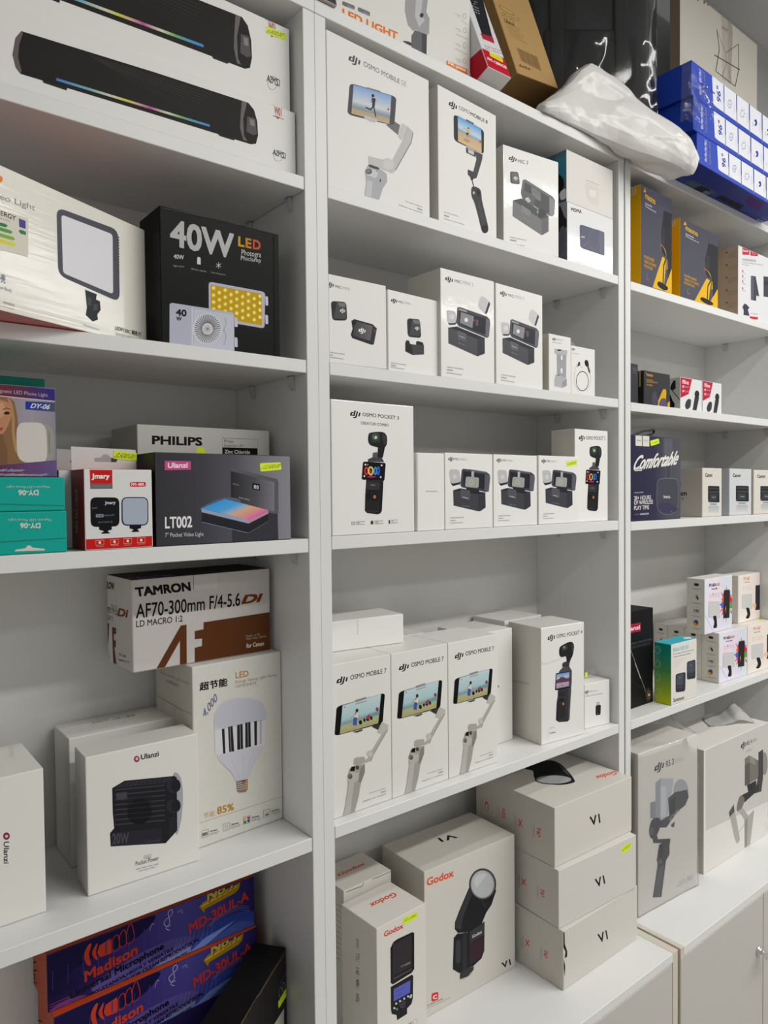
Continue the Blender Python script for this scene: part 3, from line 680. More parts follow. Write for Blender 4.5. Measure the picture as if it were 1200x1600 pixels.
PRINTS = {
 'spkA': [
  ('product_picture', None, 'F', [
   
   ('P','242322',[(.254,.757),(.241,.652),(.234,.447),(.24,.311),(.25,.256),(.567,.293),(.851,.317),(.867,.35),(.874,.478),(.872,.676),(.862,.824),(.844,.894),(.569,.842)]),
   ('P','6b5f5f',[(.254,.757),(.241,.652),(.234,.447),(.24,.311),(.25,.256),(.253,.291),(.246,.44),(.249,.594),(.258,.743)]),
   ('L','4c4740',.35,[(.408,.757),(.731,.819)]),('L','4c4740',.35,[(.417,.745),(.723,.775)]),('L','4c4740',.35,[(.426,.734),(.715,.731)]),
   ('L','4c4740',.35,[(.436,.722),(.708,.687)]),('L','4c4740',.35,[(.445,.71),(.7,.643)]),('L','3a3733',.35,[(.454,.698),(.693,.599)]),
   ('L','3a3733',.35,[(.464,.686),(.685,.556)]),('L','3a3733',.35,[(.473,.674),(.677,.513)]),('L','3a3733',.35,[(.483,.661),(.67,.47)]),
   ('G',[(0,'3f86cf'),(.2,'7fb6c0'),(.33,'dcd6bc'),(.42,'d2d23c'),(.5,'d8a8a0'),(.58,'c0569c'),(.7,'d8dcc0'),(.8,'70b45c'),(.88,'58a0c8'),(1,'4a90d8')],[(.329,.315),(.725,.369),(.725,.4),(.329,.346)]),
   ('P','6f6a68',[(.824,.888),(.84,.888),(.827,.642),(.829,.411),(.839,.344),(.826,.344),(.817,.501),(.82,.72)]),
   ('P','5c5758',[(.84,.698),(.866,.703),(.87,.49),(.859,.457),(.837,.477)]),('P','8a8584',[(.848,.674),(.862,.678),(.864,.59),(.849,.587)]),
   ('P','2c2a2a',[(.298,.264),(.354,.269),(.352,.236),(.3,.239)]),('P','2c2a2a',[(.748,.316),(.8,.324),(.798,.294),(.754,.29)]),
  ]),
  ('brand_lettering', None, 'F', [
   ('T','c06a66','10W',(.953,.867),(.929,.867),(.953,.989),.03),('L','c06a66',.4,[(.919,.989),(.962,.994)]),
   ('P','c06a66',[(.931,.852),(.949,.851),(.94,.809)]),('T','6a6766','MAX POWER',(.959,.831),(.923,.829),(.96,.849)),
   ('O','8a8886',.4,(.941,.28),(.957,.303),(.94,.201)),('T','55524f','IZMSA',(.964,.267),(.921,.272),(.965,.352),.02),
  ]),
 ],
 'spkB': [
  ('=', 'spkA', 0),
  ('=', 'spkA', 1),
  ('price_sticker', 'yellow price sticker', 'F', [
   ('R','d9ee1a',.12,[(.921,.915),(.989,.931),(.989,.847),(.922,.827)]),('T','4a5510','6,800,00',(.926,.834),(.976,.858),(.926,.893),0,.3),
  ]),
 ],
 'ledp': [
  ('product_picture', None, 'F', [
   ('R','4a4a55',.13,[(.47,.875),(.824,.903),(.824,.312),(.471,.37)]),('R','dcdce0',.06,[(.495,.834),(.787,.847),(.783,.361),(.497,.399)]),
   ('P','26282c',[(.616,.326),(.684,.319),(.679,.276),(.702,.27),(.705,.203),(.685,.16),(.688,.12),(.657,.093),(.617,.129),(.625,.193)]),
   ('P','3e4246',[(.628,.276),(.652,.275),(.65,.213),(.628,.214)]),('P','3e4246',[(.663,.228),(.686,.243),(.686,.196),(.662,.177)]),
   ('P','c2c2cc',[(.597,.056),(.699,.046),(.695,.034),(.604,.041)]),('P','3a3a44',[(.823,.847),(.829,.848),(.829,.84),(.822,.837)]),
   ('P','3a3a44',[(.822,.824),(.829,.826),(.829,.817),(.822,.815)]),('P','3a3a44',[(.822,.802),(.829,.803),(.828,.794),(.822,.792)]),
   ('P','3a3a44',[(.822,.779),(.828,.78),(.828,.772),(.821,.769)]),('P','3a3a44',[(.821,.757),(.828,.758),(.828,.749),(.821,.747)]),
   ('P','3a3a44',[(.821,.734),(.827,.735),(.827,.727),(.821,.724)]),('P','3a3a44',[(.821,.712),(.827,.713),(.827,.704),(.82,.702)]),
   ('P','3a3a44',[(.82,.689),(.827,.69),(.827,.682),(.82,.679)]),('P','3a3a44',[(.82,.666),(.826,.668),(.826,.659),(.82,.657)]),
   ('P','3a3a44',[(.82,.644),(.826,.645),(.826,.636),(.819,.634)]),('P','3a3a44',[(.819,.621),(.826,.622),(.826,.614),(.819,.612)]),
   ('P','3a3a44',[(.819,.599),(.825,.6),(.825,.591),(.819,.589)]),('P','3a3a44',[(.819,.576),(.825,.577),(.825,.569),(.818,.567)]),
   ('P','3a3a44',[(.818,.554),(.825,.555),(.825,.546),(.818,.544)]),('P','3a3a44',[(.818,.531),(.824,.532),(.824,.523),(.818,.521)]),
   ('P','3a3a44',[(.818,.509),(.824,.509),(.824,.501),(.817,.499)]),('P','3a3a44',[(.817,.486),(.824,.487),(.824,.478),(.817,.476)]),
   ('P','3a3a44',[(.817,.464),(.823,.464),(.823,.456),(.817,.454)]),('P','3a3a44',[(.817,.441),(.823,.442),(.823,.433),(.816,.431)]),
   ('P','3a3a44',[(.816,.418),(.823,.419),(.823,.41),(.816,.409)]),('P','3a3a44',[(.816,.396),(.822,.397),(.822,.388),(.816,.386)]),
   ('P','3a3a44',[(.815,.373),(.822,.374),(.822,.365),(.815,.364)]),
  ]),
  ('energy_label', None, 'F', [
   ('P','d4cfc0',[(.131,.684),(.327,.707),(.323,.432),(.126,.407)]),('T','3c3a38','ENERGY',(.163,.653),(.268,.655),(.164,.686),.03),
   ('T','77746e','efficient',(.174,.627),(.243,.631),(.174,.64)),('P','38388e',[(.282,.681),(.314,.681),(.313,.624),(.283,.622)]),
   ('P','1c7a45',[(.279,.593),(.288,.607),(.314,.606),(.314,.581),(.288,.577)]),
   ('P','157038',[(.157,.599),(.222,.607),(.23,.599),(.221,.583),(.157,.575)]),
   ('P','4a963a',[(.157,.567),(.243,.576),(.252,.567),(.243,.551),(.156,.542)]),
   ('P','7aaa2c',[(.156,.527),(.254,.536),(.263,.527),(.254,.511),(.155,.502)]),
   ('P','d6cf18',[(.155,.487),(.258,.495),(.267,.486),(.257,.471),(.155,.462)]),
  ]),
  ('brand_lettering', None, 'F', [
   ('T','9d9d9d','Video Light',(.126,.745),(.362,.77),(.127,.797)),('E','e0803a',(.2,.9),(.213,.908),(.2,.877)),
   ('T','3b3a3a','LEDP120C 摄影灯',(.79,.074),(.962,.073),(.791,.112),.01),('T','9a9a96','LEDP120C LED Video Light',(.79,.026),(.962,.025),(.79,.054)),
   ('T','a0a4b0','Aluminum alloy on Body',(.084,.143),(.242,.138),(.085,.175)),('T','8a8f9c','外壳',(.173,.193),(.214,.191),(.174,.256),.02),
   ('T','88888a','分体式遮光板',(.2,.053),(.253,.051),(.2,.071)),('T','9a9a9a','Barn door Illumination',(.154,.026),(.253,.028),(.154,.035)),
  ]),
 ],
 'fortyW': [
  ('brand_lettering', None, 'F', [
   ('T','b9b9b9','40W',(.077,.722),(.593,.722),(.081,.922),.035),('T','c99a12','L',(.632,.833),(.687,.834),(.634,.911),.05),
   ('T','c5822a','E',(.697,.835),(.749,.835),(.698,.912),.05),('T','bb522e','D',(.761,.836),(.831,.838),(.763,.913),.05),
   ('T','c4c4c4','Photogra',(.66,.756),(.834,.769),(.661,.813)),('T','c4c4c4','Phiclamp',(.654,.718),(.833,.732),(.655,.763)),
   ('T','cfcfcf','40W',(.103,.634),(.182,.641),(.103,.667),.02),
   ('P','d4d4d4',[(.288,.673),(.294,.683),(.309,.684),(.316,.675),(.315,.629),(.287,.629)]),('L','d4d4d4',.6,[(.443,.66),(.483,.643)]),
   ('L','d4d4d4',.6,[(.463,.676),(.463,.627)]),('L','d4d4d4',.6,[(.484,.668),(.442,.636)]),
   ('T','9a9a9a','high power',(.099,.57),(.184,.579),(.099,.589)),('T','9a9a9a','Battery capacity',(.241,.575),(.362,.576),(.241,.593)),
   ('T','9a9a9a','heat dissipation',(.4,.579),(.518,.58),(.401,.595)),
  ]),
  ('product_picture', None, 'F', [
   ('R','b9b9cc',.08,[(.378,.514),(.867,.515),(.857,.222),(.375,.231)]),('P','c79f0c',[(.394,.493),(.835,.496),(.834,.244),(.39,.253)]),
   ('E','e6cf4a',(.418,.471),(.434,.474),(.418,.455)),('E','fbf6c4',(.418,.471),(.426,.472),(.418,.463)),
   ('E','e6cf4a',(.417,.417),(.433,.42),(.417,.401)),('E','fbf6c4',(.417,.417),(.425,.418),(.417,.409)),
   ('E','e6cf4a',(.416,.364),(.433,.366),(.416,.348)),('E','fbf6c4',(.416,.364),(.424,.365),(.416,.356)),
   ('E','e6cf4a',(.415,.31),(.432,.313),(.415,.294)),('E','fbf6c4',(.415,.31),(.423,.311),(.415,.302)),
   ('E','e6cf4a',(.465,.444),(.482,.447),(.465,.428)),('E','fbf6c4',(.465,.444),(.473,.446),(.465,.436)),
   ('E','e6cf4a',(.465,.39),(.481,.393),(.464,.374)),('E','fbf6c4',(.465,.39),(.472,.392),(.464,.382)),
   ('E','e6cf4a',(.464,.337),(.48,.339),(.463,.32)),('E','fbf6c4',(.464,.337),(.471,.338),(.463,.328)),
   ('E','e6cf4a',(.463,.283),(.479,.285),(.462,.267)),('E','fbf6c4',(.463,.283),(.47,.284),(.463,.275)),
   ('E','e6cf4a',(.514,.471),(.531,.474),(.514,.455)),('E','fbf6c4',(.514,.471),(.522,.473),(.514,.463)),
   ('E','e6cf4a',(.513,.417),(.53,.42),(.513,.401)),('E','fbf6c4',(.513,.417),(.521,.419),(.513,.409)),
   ('E','e6cf4a',(.513,.363),(.529,.366),(.512,.347)),('E','fbf6c4',(.513,.363),(.52,.364),(.512,.355)),
   ('E','e6cf4a',(.512,.309),(.529,.311),(.511,.293)),('E','fbf6c4',(.512,.309),(.52,.31),(.511,.301)),
   ('E','e6cf4a',(.563,.445),(.58,.447),(.563,.428)),('E','fbf6c4',(.563,.445),(.571,.446),(.563,.436)),
   ('E','e6cf4a',(.562,.39),(.579,.393),(.562,.374)),('E','fbf6c4',(.562,.39),(.57,.391),(.562,.382)),
   ('E','e6cf4a',(.561,.336),(.578,.338),(.561,.319)),('E','fbf6c4',(.561,.336),(.569,.337),(.561,.328)),
   ('E','e6cf4a',(.56,.281),(.577,.284),(.56,.265)),('E','fbf6c4',(.56,.281),(.568,.282),(.56,.273)),
   ('E','e6cf4a',(.613,.472),(.63,.475),(.613,.456)),('E','fbf6c4',(.613,.472),(.621,.473),(.613,.464)),
   ('E','e6cf4a',(.612,.417),(.629,.42),(.612,.401)),('E','fbf6c4',(.612,.417),(.62,.419),(.612,.409)),
   ('E','e6cf4a',(.611,.363),(.629,.365),(.611,.346)),('E','fbf6c4',(.611,.363),(.619,.364),(.611,.354)),
   ('E','e6cf4a',(.61,.308),(.628,.31),(.61,.291)),('E','fbf6c4',(.61,.308),(.619,.309),(.61,.3)),('E','e6cf4a',(.663,.445),(.68,.448),(.662,.428)),
   ('E','fbf6c4',(.663,.445),(.671,.446),(.663,.437)),('E','e6cf4a',(.662,.39),(.679,.393),(.662,.373)),
   ('E','fbf6c4',(.662,.39),(.67,.391),(.662,.382)),('E','e6cf4a',(.661,.335),(.678,.338),(.661,.318)),
   ('E','fbf6c4',(.661,.335),(.669,.336),(.661,.327)),('E','e6cf4a',(.66,.28),(.677,.282),(.66,.263)),('E','fbf6c4',(.66,.28),(.668,.281),(.66,.272)),
   ('E','e6cf4a',(.714,.473),(.732,.476),(.714,.456)),('E','fbf6c4',(.714,.473),(.722,.474),(.714,.465)),
   ('E','e6cf4a',(.713,.417),(.731,.42),(.713,.401)),('E','fbf6c4',(.713,.417),(.721,.419),(.713,.409)),
   ('E','e6cf4a',(.712,.362),(.73,.365),(.712,.345)),('E','fbf6c4',(.712,.362),(.72,.363),(.712,.354)),
   ('E','e6cf4a',(.711,.307),(.729,.309),(.711,.29)),('E','fbf6c4',(.711,.307),(.72,.308),(.711,.298)),
   ('E','e6cf4a',(.765,.445),(.783,.448),(.764,.429)),('E','fbf6c4',(.765,.445),(.773,.447),(.765,.437)),
   ('E','e6cf4a',(.764,.39),(.782,.392),(.764,.373)),('E','fbf6c4',(.764,.39),(.772,.391),(.764,.381)),
   ('E','e6cf4a',(.763,.334),(.781,.337),(.763,.317)),('E','fbf6c4',(.763,.334),(.771,.335),(.763,.326)),
   ('E','e6cf4a',(.762,.278),(.78,.281),(.762,.262)),('E','fbf6c4',(.762,.278),(.77,.28),(.762,.27)),
   ('E','e6cf4a',(.817,.473),(.835,.476),(.817,.457)),('E','fbf6c4',(.817,.473),(.826,.475),(.817,.465)),
   ('E','e6cf4a',(.816,.418),(.834,.42),(.816,.401)),('E','fbf6c4',(.816,.418),(.825,.419),(.816,.409)),
   ('E','e6cf4a',(.815,.362),(.833,.364),(.815,.345)),('E','fbf6c4',(.815,.362),(.824,.363),(.815,.353)),
   ('E','e6cf4a',(.814,.306),(.833,.308),(.814,.289)),('E','fbf6c4',(.814,.306),(.823,.307),(.814,.297)),
   ('R','c6c6d4',.2,[(.865,.482),(.891,.481),(.892,.409),(.866,.407)]),('R','c6c6d4',.2,[(.862,.334),(.889,.332),(.89,.261),(.863,.259)]),
   ('R','b6b8c8',.06,[(.064,.306),(.588,.31),(.585,-.013),(.057,-.024)]),('L','d2d4de',1.2,[(.241,.299),(.235,-.004)]),
   ('R','c4c6d2',.05,[(.253,.288),(.583,.292),(.578,-.009),(.247,-.006)]),('E','d2d3da',(.361,.153),(.48,.169),(.359,.036)),
   ('L','34343c',.75,[(.406,.159),(.469,.154)]),('L','34343c',.75,[(.405,.152),(.466,.137)]),('L','34343c',.75,[(.403,.145),(.459,.12)]),
   ('L','34343c',.75,[(.401,.138),(.451,.104)]),('L','34343c',.75,[(.397,.132),(.44,.089)]),('L','34343c',.75,[(.392,.126),(.427,.076)]),
   ('L','34343c',.75,[(.387,.121),(.412,.065)]),('L','34343c',.75,[(.381,.116),(.397,.056)]),('L','34343c',.75,[(.374,.113),(.38,.049)]),
   ('L','34343c',.75,[(.367,.11),(.363,.045)]),('L','34343c',.75,[(.36,.109),(.346,.044)]),('L','34343c',.75,[(.353,.108),(.33,.045)]),
   ('L','34343c',.75,[(.347,.109),(.314,.049)]),('L','34343c',.75,[(.34,.111),(.3,.056)]),('L','34343c',.75,[(.335,.114),(.287,.065)]),
   ('L','34343c',.75,[(.329,.118),(.276,.076)]),('L','34343c',.75,[(.325,.122),(.267,.089)]),('L','34343c',.75,[(.322,.128),(.261,.103)]),
   ('L','34343c',.75,[(.319,.134),(.256,.119)]),('L','34343c',.75,[(.318,.141),(.255,.135)]),('L','34343c',.75,[(.317,.147),(.256,.152)]),
   ('L','34343c',.75,[(.318,.154),(.259,.169)]),('L','34343c',.75,[(.32,.161),(.265,.185)]),('L','34343c',.75,[(.322,.168),(.274,.201)]),
   ('L','34343c',.75,[(.326,.174),(.284,.216)]),('L','34343c',.75,[(.331,.18),(.297,.229)]),('L','34343c',.75,[(.336,.186),(.311,.24)]),
   ('L','34343c',.75,[(.342,.19),(.326,.25)]),('L','34343c',.75,[(.348,.194),(.342,.257)]),('L','34343c',.75,[(.355,.196),(.359,.261)]),
   ('L','34343c',.75,[(.362,.198),(.376,.263)]),('L','34343c',.75,[(.369,.198),(.393,.262)]),('L','34343c',.75,[(.376,.197),(.408,.258)]),
   ('L','34343c',.75,[(.382,.196),(.423,.252)]),('L','34343c',.75,[(.388,.193),(.436,.243)]),('L','34343c',.75,[(.393,.189),(.448,.232)]),
   ('L','34343c',.75,[(.398,.184),(.457,.219)]),('L','34343c',.75,[(.401,.179),(.464,.204)]),('L','34343c',.75,[(.404,.173),(.469,.189)]),
   ('L','34343c',.75,[(.405,.166),(.47,.172)]),('E','c8c0bc',(.361,.153),(.39,.157),(.361,.125)),('E','8a8a90',(.361,.153),(.373,.155),(.361,.142)),
   ('T','1c1c20','40',(.111,.217),(.194,.221),(.112,.268),.04),('T','1c1c20','W',(.114,.182),(.155,.184),(.115,.211),.03),
   ('R','c6c6d4',.2,[(.588,.274),(.615,.273),(.616,.2),(.588,.198)]),('R','c6c6d4',.2,[(.585,.119),(.612,.117),(.613,.044),(.586,.043)]),
   ('C','9496a4',.4,[(.507,.254),(.516,.21),(.496,.162),(.515,.119),(.494,.054)]),
  ]),
  ('lid_seam', None, 'F', [
   ('L','050505',.7,[(.956,.988),(.946,.018)]),('L','5a5a5a',.5,[(.024,.982),(.461,.997),(1,.996)]),
  ]),
 ],
 'tealA': [
  ('brand_lettering', None, 'F', [
   ('T','d8d4cc','DY-06',(.767,.724),(.593,.739),(.766,.597),.04),('T','b8c8c4','Magnetic LED Phone Light',(.863,.83),(.492,.858),(.863,.761)),
  ]),
  ('hang_flap', None, 'F', [
   ('L','006a62',.8,[(.224,.3),(1.008,.333)]),('P','2a8a80',[(.224,.3),(1.008,.333),(1.008,.315),(.224,.283)]),  # shade along the flap edge put into the ink as darker teal
   ('P','d9d0c6',[(.541,.075),(.552,.114),(.633,.137),(.649,.194),(.676,.196),(.693,.143),(.798,.099),(.8,.06)]),
  ]),
 ],
 'tealB': [
  ('brand_lettering', None, 'F', [
   ('T','d8d4cc','DY-06',(.767,.624),(.593,.627),(.766,.466),.04),('T','b8c8c4','Magnetic LED Phone Light',(.864,.764),(.493,.765),(.863,.678)),
  ]),
  ('hang_flap', None, 'F', [
   ('L','006a62',.8,[(.239,.247),(1.015,.137)]),('P','2a8a80',[(.239,.247),(1.015,.137),(1.015,.115),(.239,.226)]),  # flap edge shade painted in as a dark line and strip
   ('P','d9d0c6',[(.545,-.116),(.564,-.071),(.638,-.059),(.654,.006),(.686,.011),(.709,-.053),(.715,-.083),(.798,-.116),(.806,-.176),(.545,-.167)]),
  ]),
 ],
 'dy06': [
  ('package_picture', None, 'F', [
   ('G',[(0,'8a828c'),(.6,'a09aa4'),(1,'8e8896')],[(.346,.007),(1.019,.012),(1.009,.987),(.366,.996)]),
   ('P','8a6848',[(.363,.858),(.553,.864),(.604,.817),(.629,.657),(.637,.469),(.685,.281),(.676,.112),(.348,.106)]),
   ('S','b08a60',[(.542,.852),(.58,.802),(.603,.642),(.602,.467),(.633,.28),(.599,.279),(.575,.466),(.574,.654)]),
   ('S','bc8664',[(.373,.799),(.507,.82),(.565,.767),(.572,.667),(.547,.572),(.489,.462),(.399,.438),(.358,.601)]),
   ('S','c89a7a',[(.406,.775),(.495,.795),(.516,.73),(.492,.649),(.425,.631)]),
   ('S','33241c',[(.502,.683),(.527,.704),(.559,.696),(.552,.679),(.527,.672)]),('L','4a3020',.8,[(.494,.722),(.528,.742),(.566,.731)]),
   ('S','9a4a44',[(.456,.514),(.479,.531),(.494,.522),(.476,.495)]),('P','7a5a40',[(.355,.43),(.489,.462),(.53,.277),(.527,.109),(.348,.106)]),
   ('R','9a9a92',.3,[(.628,.59),(.971,.595),(.98,.158),(.63,.151)]),('R','d2ccc6',.3,[(.616,.595),(.901,.605),(.907,.147),(.617,.166)]),
   ('L','7a8074',1,[(.927,.503),(.928,.261)]),('P','6a6a64',[(.723,.13),(.86,.141),(.864,.077),(.728,.081)]),
   ('E','4a4a46',(.847,.107),(.861,.107),(.846,.077)),
  ]),
  ('brand_lettering', None, 'F', [
   ('G',[(0,'7c2c2a'),(.5,'5a3050'),(1,'2c2f86')],[(.364,.874),(1.007,.852),(1.006,.983),(.366,1.003)]),('L','d8d4d8',.8,[(.364,.871),(1.007,.849)]),
   ('T','b4aab4','Magnetic LED Phone Light',(.417,.895),(.922,.88),(.418,.946)),
   ('G',[(0,'2438a0'),(.5,'3a4688'),(1,'55585e')],[(.706,.741),(1.006,.731),(1.006,.836),(.708,.828)]),
   ('T','d4d8e4','DY-06',(.761,.758),(.94,.754),(.762,.813),.03,.12),
   ('G',[(0,'5c2c54'),(.6,'6a4a78'),(1,'6a5a8c')],[(.346,.005),(1.019,.009),(1.017,.194),(.348,.11)]),
   ('T','b0a4b4','Flexible Rotation',(.391,.055),(.681,.059),(.392,.085),.02,.2),
   ('T','b0a4b4','Convenient Attachment and Use',(.281,.012),(.899,.008),(.281,.044),.02,.2),
  ]),
 ],
 'jmary': [
  ('brand_lettering', None, 'F', [
   ('P','c8201a',[(-.005,.139),(1.01,.143),(1.006,-.002),(-.009,-.01)]),('P','c8201c',[(.086,1.004),(.407,1.007),(.405,.817),(.088,.817)]),
   ('P','6b6b6b',[(.088,.817),(.405,.82),(.407,.755),(.089,.754)]),('T','f0ece8','Jmary',(.111,.862),(.365,.863),(.113,.943),.04),
   ('T','929292','MORE THAN LIGHT',(.13,.775),(.368,.777),(.13,.797)),('R','c8202a',.2,[(.665,.839),(.903,.842),(.902,.78),(.663,.779)]),
   ('T','efd8d4','FM-48R',(.682,.789),(.883,.791),(.683,.829),.04),('L','e8d0cc',.35,[(.152,.12),(.265,.12),(.263,.061),(.15,.06)],1),
   ('E','eee0dc',(.207,.091),(.225,.09),(.207,.074)),('T','e0b0a8','Adjustable',(.154,.036),(.258,.036),(.155,.05)),
   ('L','e8d0cc',.35,[(.362,.121),(.478,.122),(.477,.062),(.361,.061)],1),('E','eee0dc',(.419,.092),(.438,.091),(.419,.075)),
   ('T','e0b0a8','Tripod',(.365,.036),(.471,.037),(.366,.051)),('L','e8d0cc',.35,[(.556,.124),(.675,.124),(.673,.064),(.555,.063)],1),
   ('E','eee0dc',(.615,.094),(.633,.093),(.614,.077)),('T','e0b0a8','Camera',(.559,.038),(.668,.038),(.56,.052)),
   ('L','e8d0cc',.35,[(.757,.126),(.878,.127),(.877,.066),(.756,.065)],1),('E','eee0dc',(.817,.096),(.836,.095),(.817,.079)),
   ('T','e0b0a8','Accessory',(.76,.039),(.872,.04),(.761,.054)),
  ]),
  ('product_picture', None, 'F', [
   ('R','17171a',.2,[(.086,.652),(.501,.646),(.496,.282),(.084,.287)]),
   ('P','17171a',[(.2,.291),(.384,.286),(.383,.246),(.329,.234),(.329,.215),(.353,.212),(.35,.199),(.234,.2),(.236,.216),(.267,.22),(.264,.233),(.205,.25)]),
   ('T','c0ccd8','Jmary',(.289,.55),(.444,.551),(.29,.602),.03),('R','8896a8',.2,[(.159,.443),(.269,.441),(.268,.402),(.158,.403)]),
   ('T','2c3440','FM-48R',(.173,.413),(.256,.412),(.173,.433),.03),('T','7a8a9c','MINI FILL LIGHT',(.281,.412),(.429,.419),(.281,.432)),
   ('T','8a98a8','CE FC RoHS ♻',(.19,.331),(.397,.332),(.19,.353)),('T','7a8898','Dual-K',(.112,.509),(.182,.514),(.112,.528)),
   ('R','27274a',.22,[(.532,.65),(.937,.646),(.933,.281),(.529,.289)]),('R','a9b3c2',.2,[(.548,.638),(.923,.634),(.918,.295),(.546,.303)]),
   ('P','17171a',[(.646,.288),(.821,.286),(.82,.251),(.767,.24),(.767,.223),(.788,.22),(.785,.205),(.679,.205),(.679,.222),(.704,.225),(.701,.239),(.648,.251)]),
  ]),
  ('side_lettering', None, 'L', [
   ('T','c8c0b4','MINI FILL LIGHT',(.476,.213),(.51,.766),(.319,.205)),
  ]),
 ],
 'philips': [
  ('brand_lettering', None, 'F', [
   ('T','161616','PHILIPS',(.1,.833),(.461,.835),(.101,.91),.05),('L','55555a',.5,[(.616,.913),(.899,.916),(.897,.717),(.614,.715)],1),
   ('T','55555a','Philips',(.63,.866),(.702,.867),(.63,.9)),('T','55555a','batteries 1.5V',(.629,.838),(.782,.838),(.63,.863)),
   ('P','131313',[(.615,.829),(.898,.832),(.897,.717),(.614,.715)]),('T','d0d0d0','Zinc Chloride',(.632,.775),(.836,.777),(.632,.808),.03),
  ]),
  ('price_sticker', 'yellow price sticker', 'F', [
   ('R','d9ee1a',.15,[(.422,.831),(.483,.813),(.48,.72),(.409,.731)]),
  ]),
 ],
 'lt002': [
  ('product_picture', None, 'F', [
   ('G',[(0,'39383d'),(.3,'434248'),(.55,'57565d'),(.8,'7b7a82'),(1,'8a8991')],[(.008,-.021),(1.004,-.006),(1.005,1.012),(.014,1.012)]),
   ('P','3a393f',[(.528,.354),(.889,.322),(.892,-.018),(.53,-.022)]),
   ('P','5c5b61',[(.525,.819),(.541,.844),(.89,.72),(.899,.684),(.896,.318),(.861,.309),(.521,.489)]),
   ('G',[(0,'2c2b2f'),(.55,'504f55'),(1,'7a7980')],[(.524,.486),(.862,.337),(.865,.684),(.527,.81)]),
   ('P','121214',[(.691,.675),(.749,.661),(.75,.585),(.69,.603)]),('T','c8c8cc','88',(.7,.61),(.74,.599),(.701,.655),.02),
   ('L','4a4a50',.3,[(.772,.658),(.842,.64),(.841,.535),(.771,.553)],1),('L','4a4a50',.3,[(.719,.589),(.718,.545),(.807,.518)]),
   ('T','8a8990','ulanzi',(.542,.658),(.587,.641),(.542,.68)),('T','a09fa6','RGB VIDEO',(.586,.5),(.669,.469),(.586,.517),.02),
   ('S','56657a',[(.295,.383),(.474,.511),(.602,.47),(.489,.389)]),
   ('P','29282d',[(.311,.346),(.657,.203),(.813,.316),(.81,.229),(.656,.099),(.31,.247)]),
   ('P','9aa6c0',[(.311,.392),(.657,.251),(.657,.208),(.311,.354)]),('P','c48aa8',[(.657,.251),(.814,.353),(.813,.315),(.657,.208)]),
   ('G',[(0,'3a9ce4'),(.35,'55a6e0'),(.5,'9ab4cc'),(.62,'d8ac8c'),(.8,'dc9a8c'),(1,'e06cae')],[(.311,.395),(.657,.251),(.814,.357),(.479,.494)]),
   ('L','6a9ac4',.6,[(.31,.244),(.65,.1)]),('L','77767e',.5,[(.656,.098),(.81,.224)]),
  ]),
  ('brand_lettering', None, 'F', [
   ('P','c8508a',[(.065,.909),(.242,.91),(.241,.818),(.064,.809)]),('T','f0e4ea','Ulanzi',(.084,.832),(.219,.839),(.085,.888),.04),
   ('T','e6e6e6','LT002',(.059,.186),(.243,.189),(.06,.312),.03),('T','d0d0d0','7" Pocket Video Light',(.058,.083),(.322,.075),(.059,.143)),
  ]),
  ('price_sticker', 'yellow price sticker', 'F', [
   ('R','d9ee1a',.12,[(.751,.904),(.92,.92),(.925,.832),(.756,.806)]),('T','3f4a10','13,500,00',(.774,.829),(.913,.849),(.775,.881),0,.3),
  ]),
 ],
 'bulb': [
  ('brand_lettering', None, 'F', [
   ('T','17171a','超节能',(.075,.862),(.374,.859),(.076,.909),.03),('T','b8862a','LED',(.464,.892),(.611,.89),(.465,.927),.02),
   ('T','9a8058','Energy Saving Light Series',(.463,.859),(.941,.854),(.464,.88)),('T','9a8058','LED球泡系列',(.463,.838),(.696,.834),(.463,.856)),
   ('T','b8963f','节能',(.094,.155),(.215,.153),(.095,.186)),('T','b48424','85%',(.239,.154),(.423,.148),(.24,.196),.03),
   ('L','b09048',.5,[(.052,.14),(1.005,.133)]),('L','3a3a3c',.5,[(.073,.092),(.142,.09),(.141,.052),(.072,.054)],1),
   ('L','2a2a2c',1,[(.083,.062),(.084,.08)]),('L','2a2a2c',1,[(.094,.062),(.095,.079)]),('L','2a2a2c',1,[(.105,.061),(.106,.079)]),
   ('L','2a2a2c',1,[(.116,.061),(.117,.078)]),('L','2a2a2c',1,[(.127,.06),(.128,.077)]),
   ('T','3a3a3c','节能光源材料',(.156,.071),(.24,.066),(.156,.078),.02),('T','66666a','Energy saving',(.155,.061),(.254,.054),(.156,.067)),
   ('T','66666a','long life lamp',(.155,.052),(.247,.047),(.155,.059)),('L','3a3a3c',.5,[(.301,.089),(.374,.087),(.373,.048),(.3,.051)],1),
   ('O','77777a',.4,(.337,.069),(.354,.066),(.337,.059)),('T','3a3a3c','节能光源材料',(.388,.068),(.476,.062),(.388,.075),.02),
   ('T','66666a','Energy saving',(.388,.057),(.491,.051),(.388,.064)),('T','66666a','long life lamp',(.387,.048),(.483,.043),(.388,.055)),
   ('L','3a3a3c',.5,[(.53,.089),(.605,.086),(.604,.046),(.528,.049)],1),('P','c02a60',[(.572,.083),(.602,.081),(.599,.067),(.574,.069)]),
   ('P','e0c020',[(.532,.082),(.562,.081),(.559,.067),(.535,.068)]),('P','2050a0',[(.571,.066),(.602,.064),(.598,.051),(.574,.052)]),
   ('P','208060',[(.532,.065),(.562,.064),(.559,.05),(.534,.051)]),('T','3a3a3c','节能光源材料',(.62,.067),(.712,.061),(.62,.074),.02),
   ('T','66666a','Energy saving',(.62,.056),(.728,.049),(.62,.063)),('T','66666a','long life lamp',(.619,.047),(.72,.041),(.62,.054)),
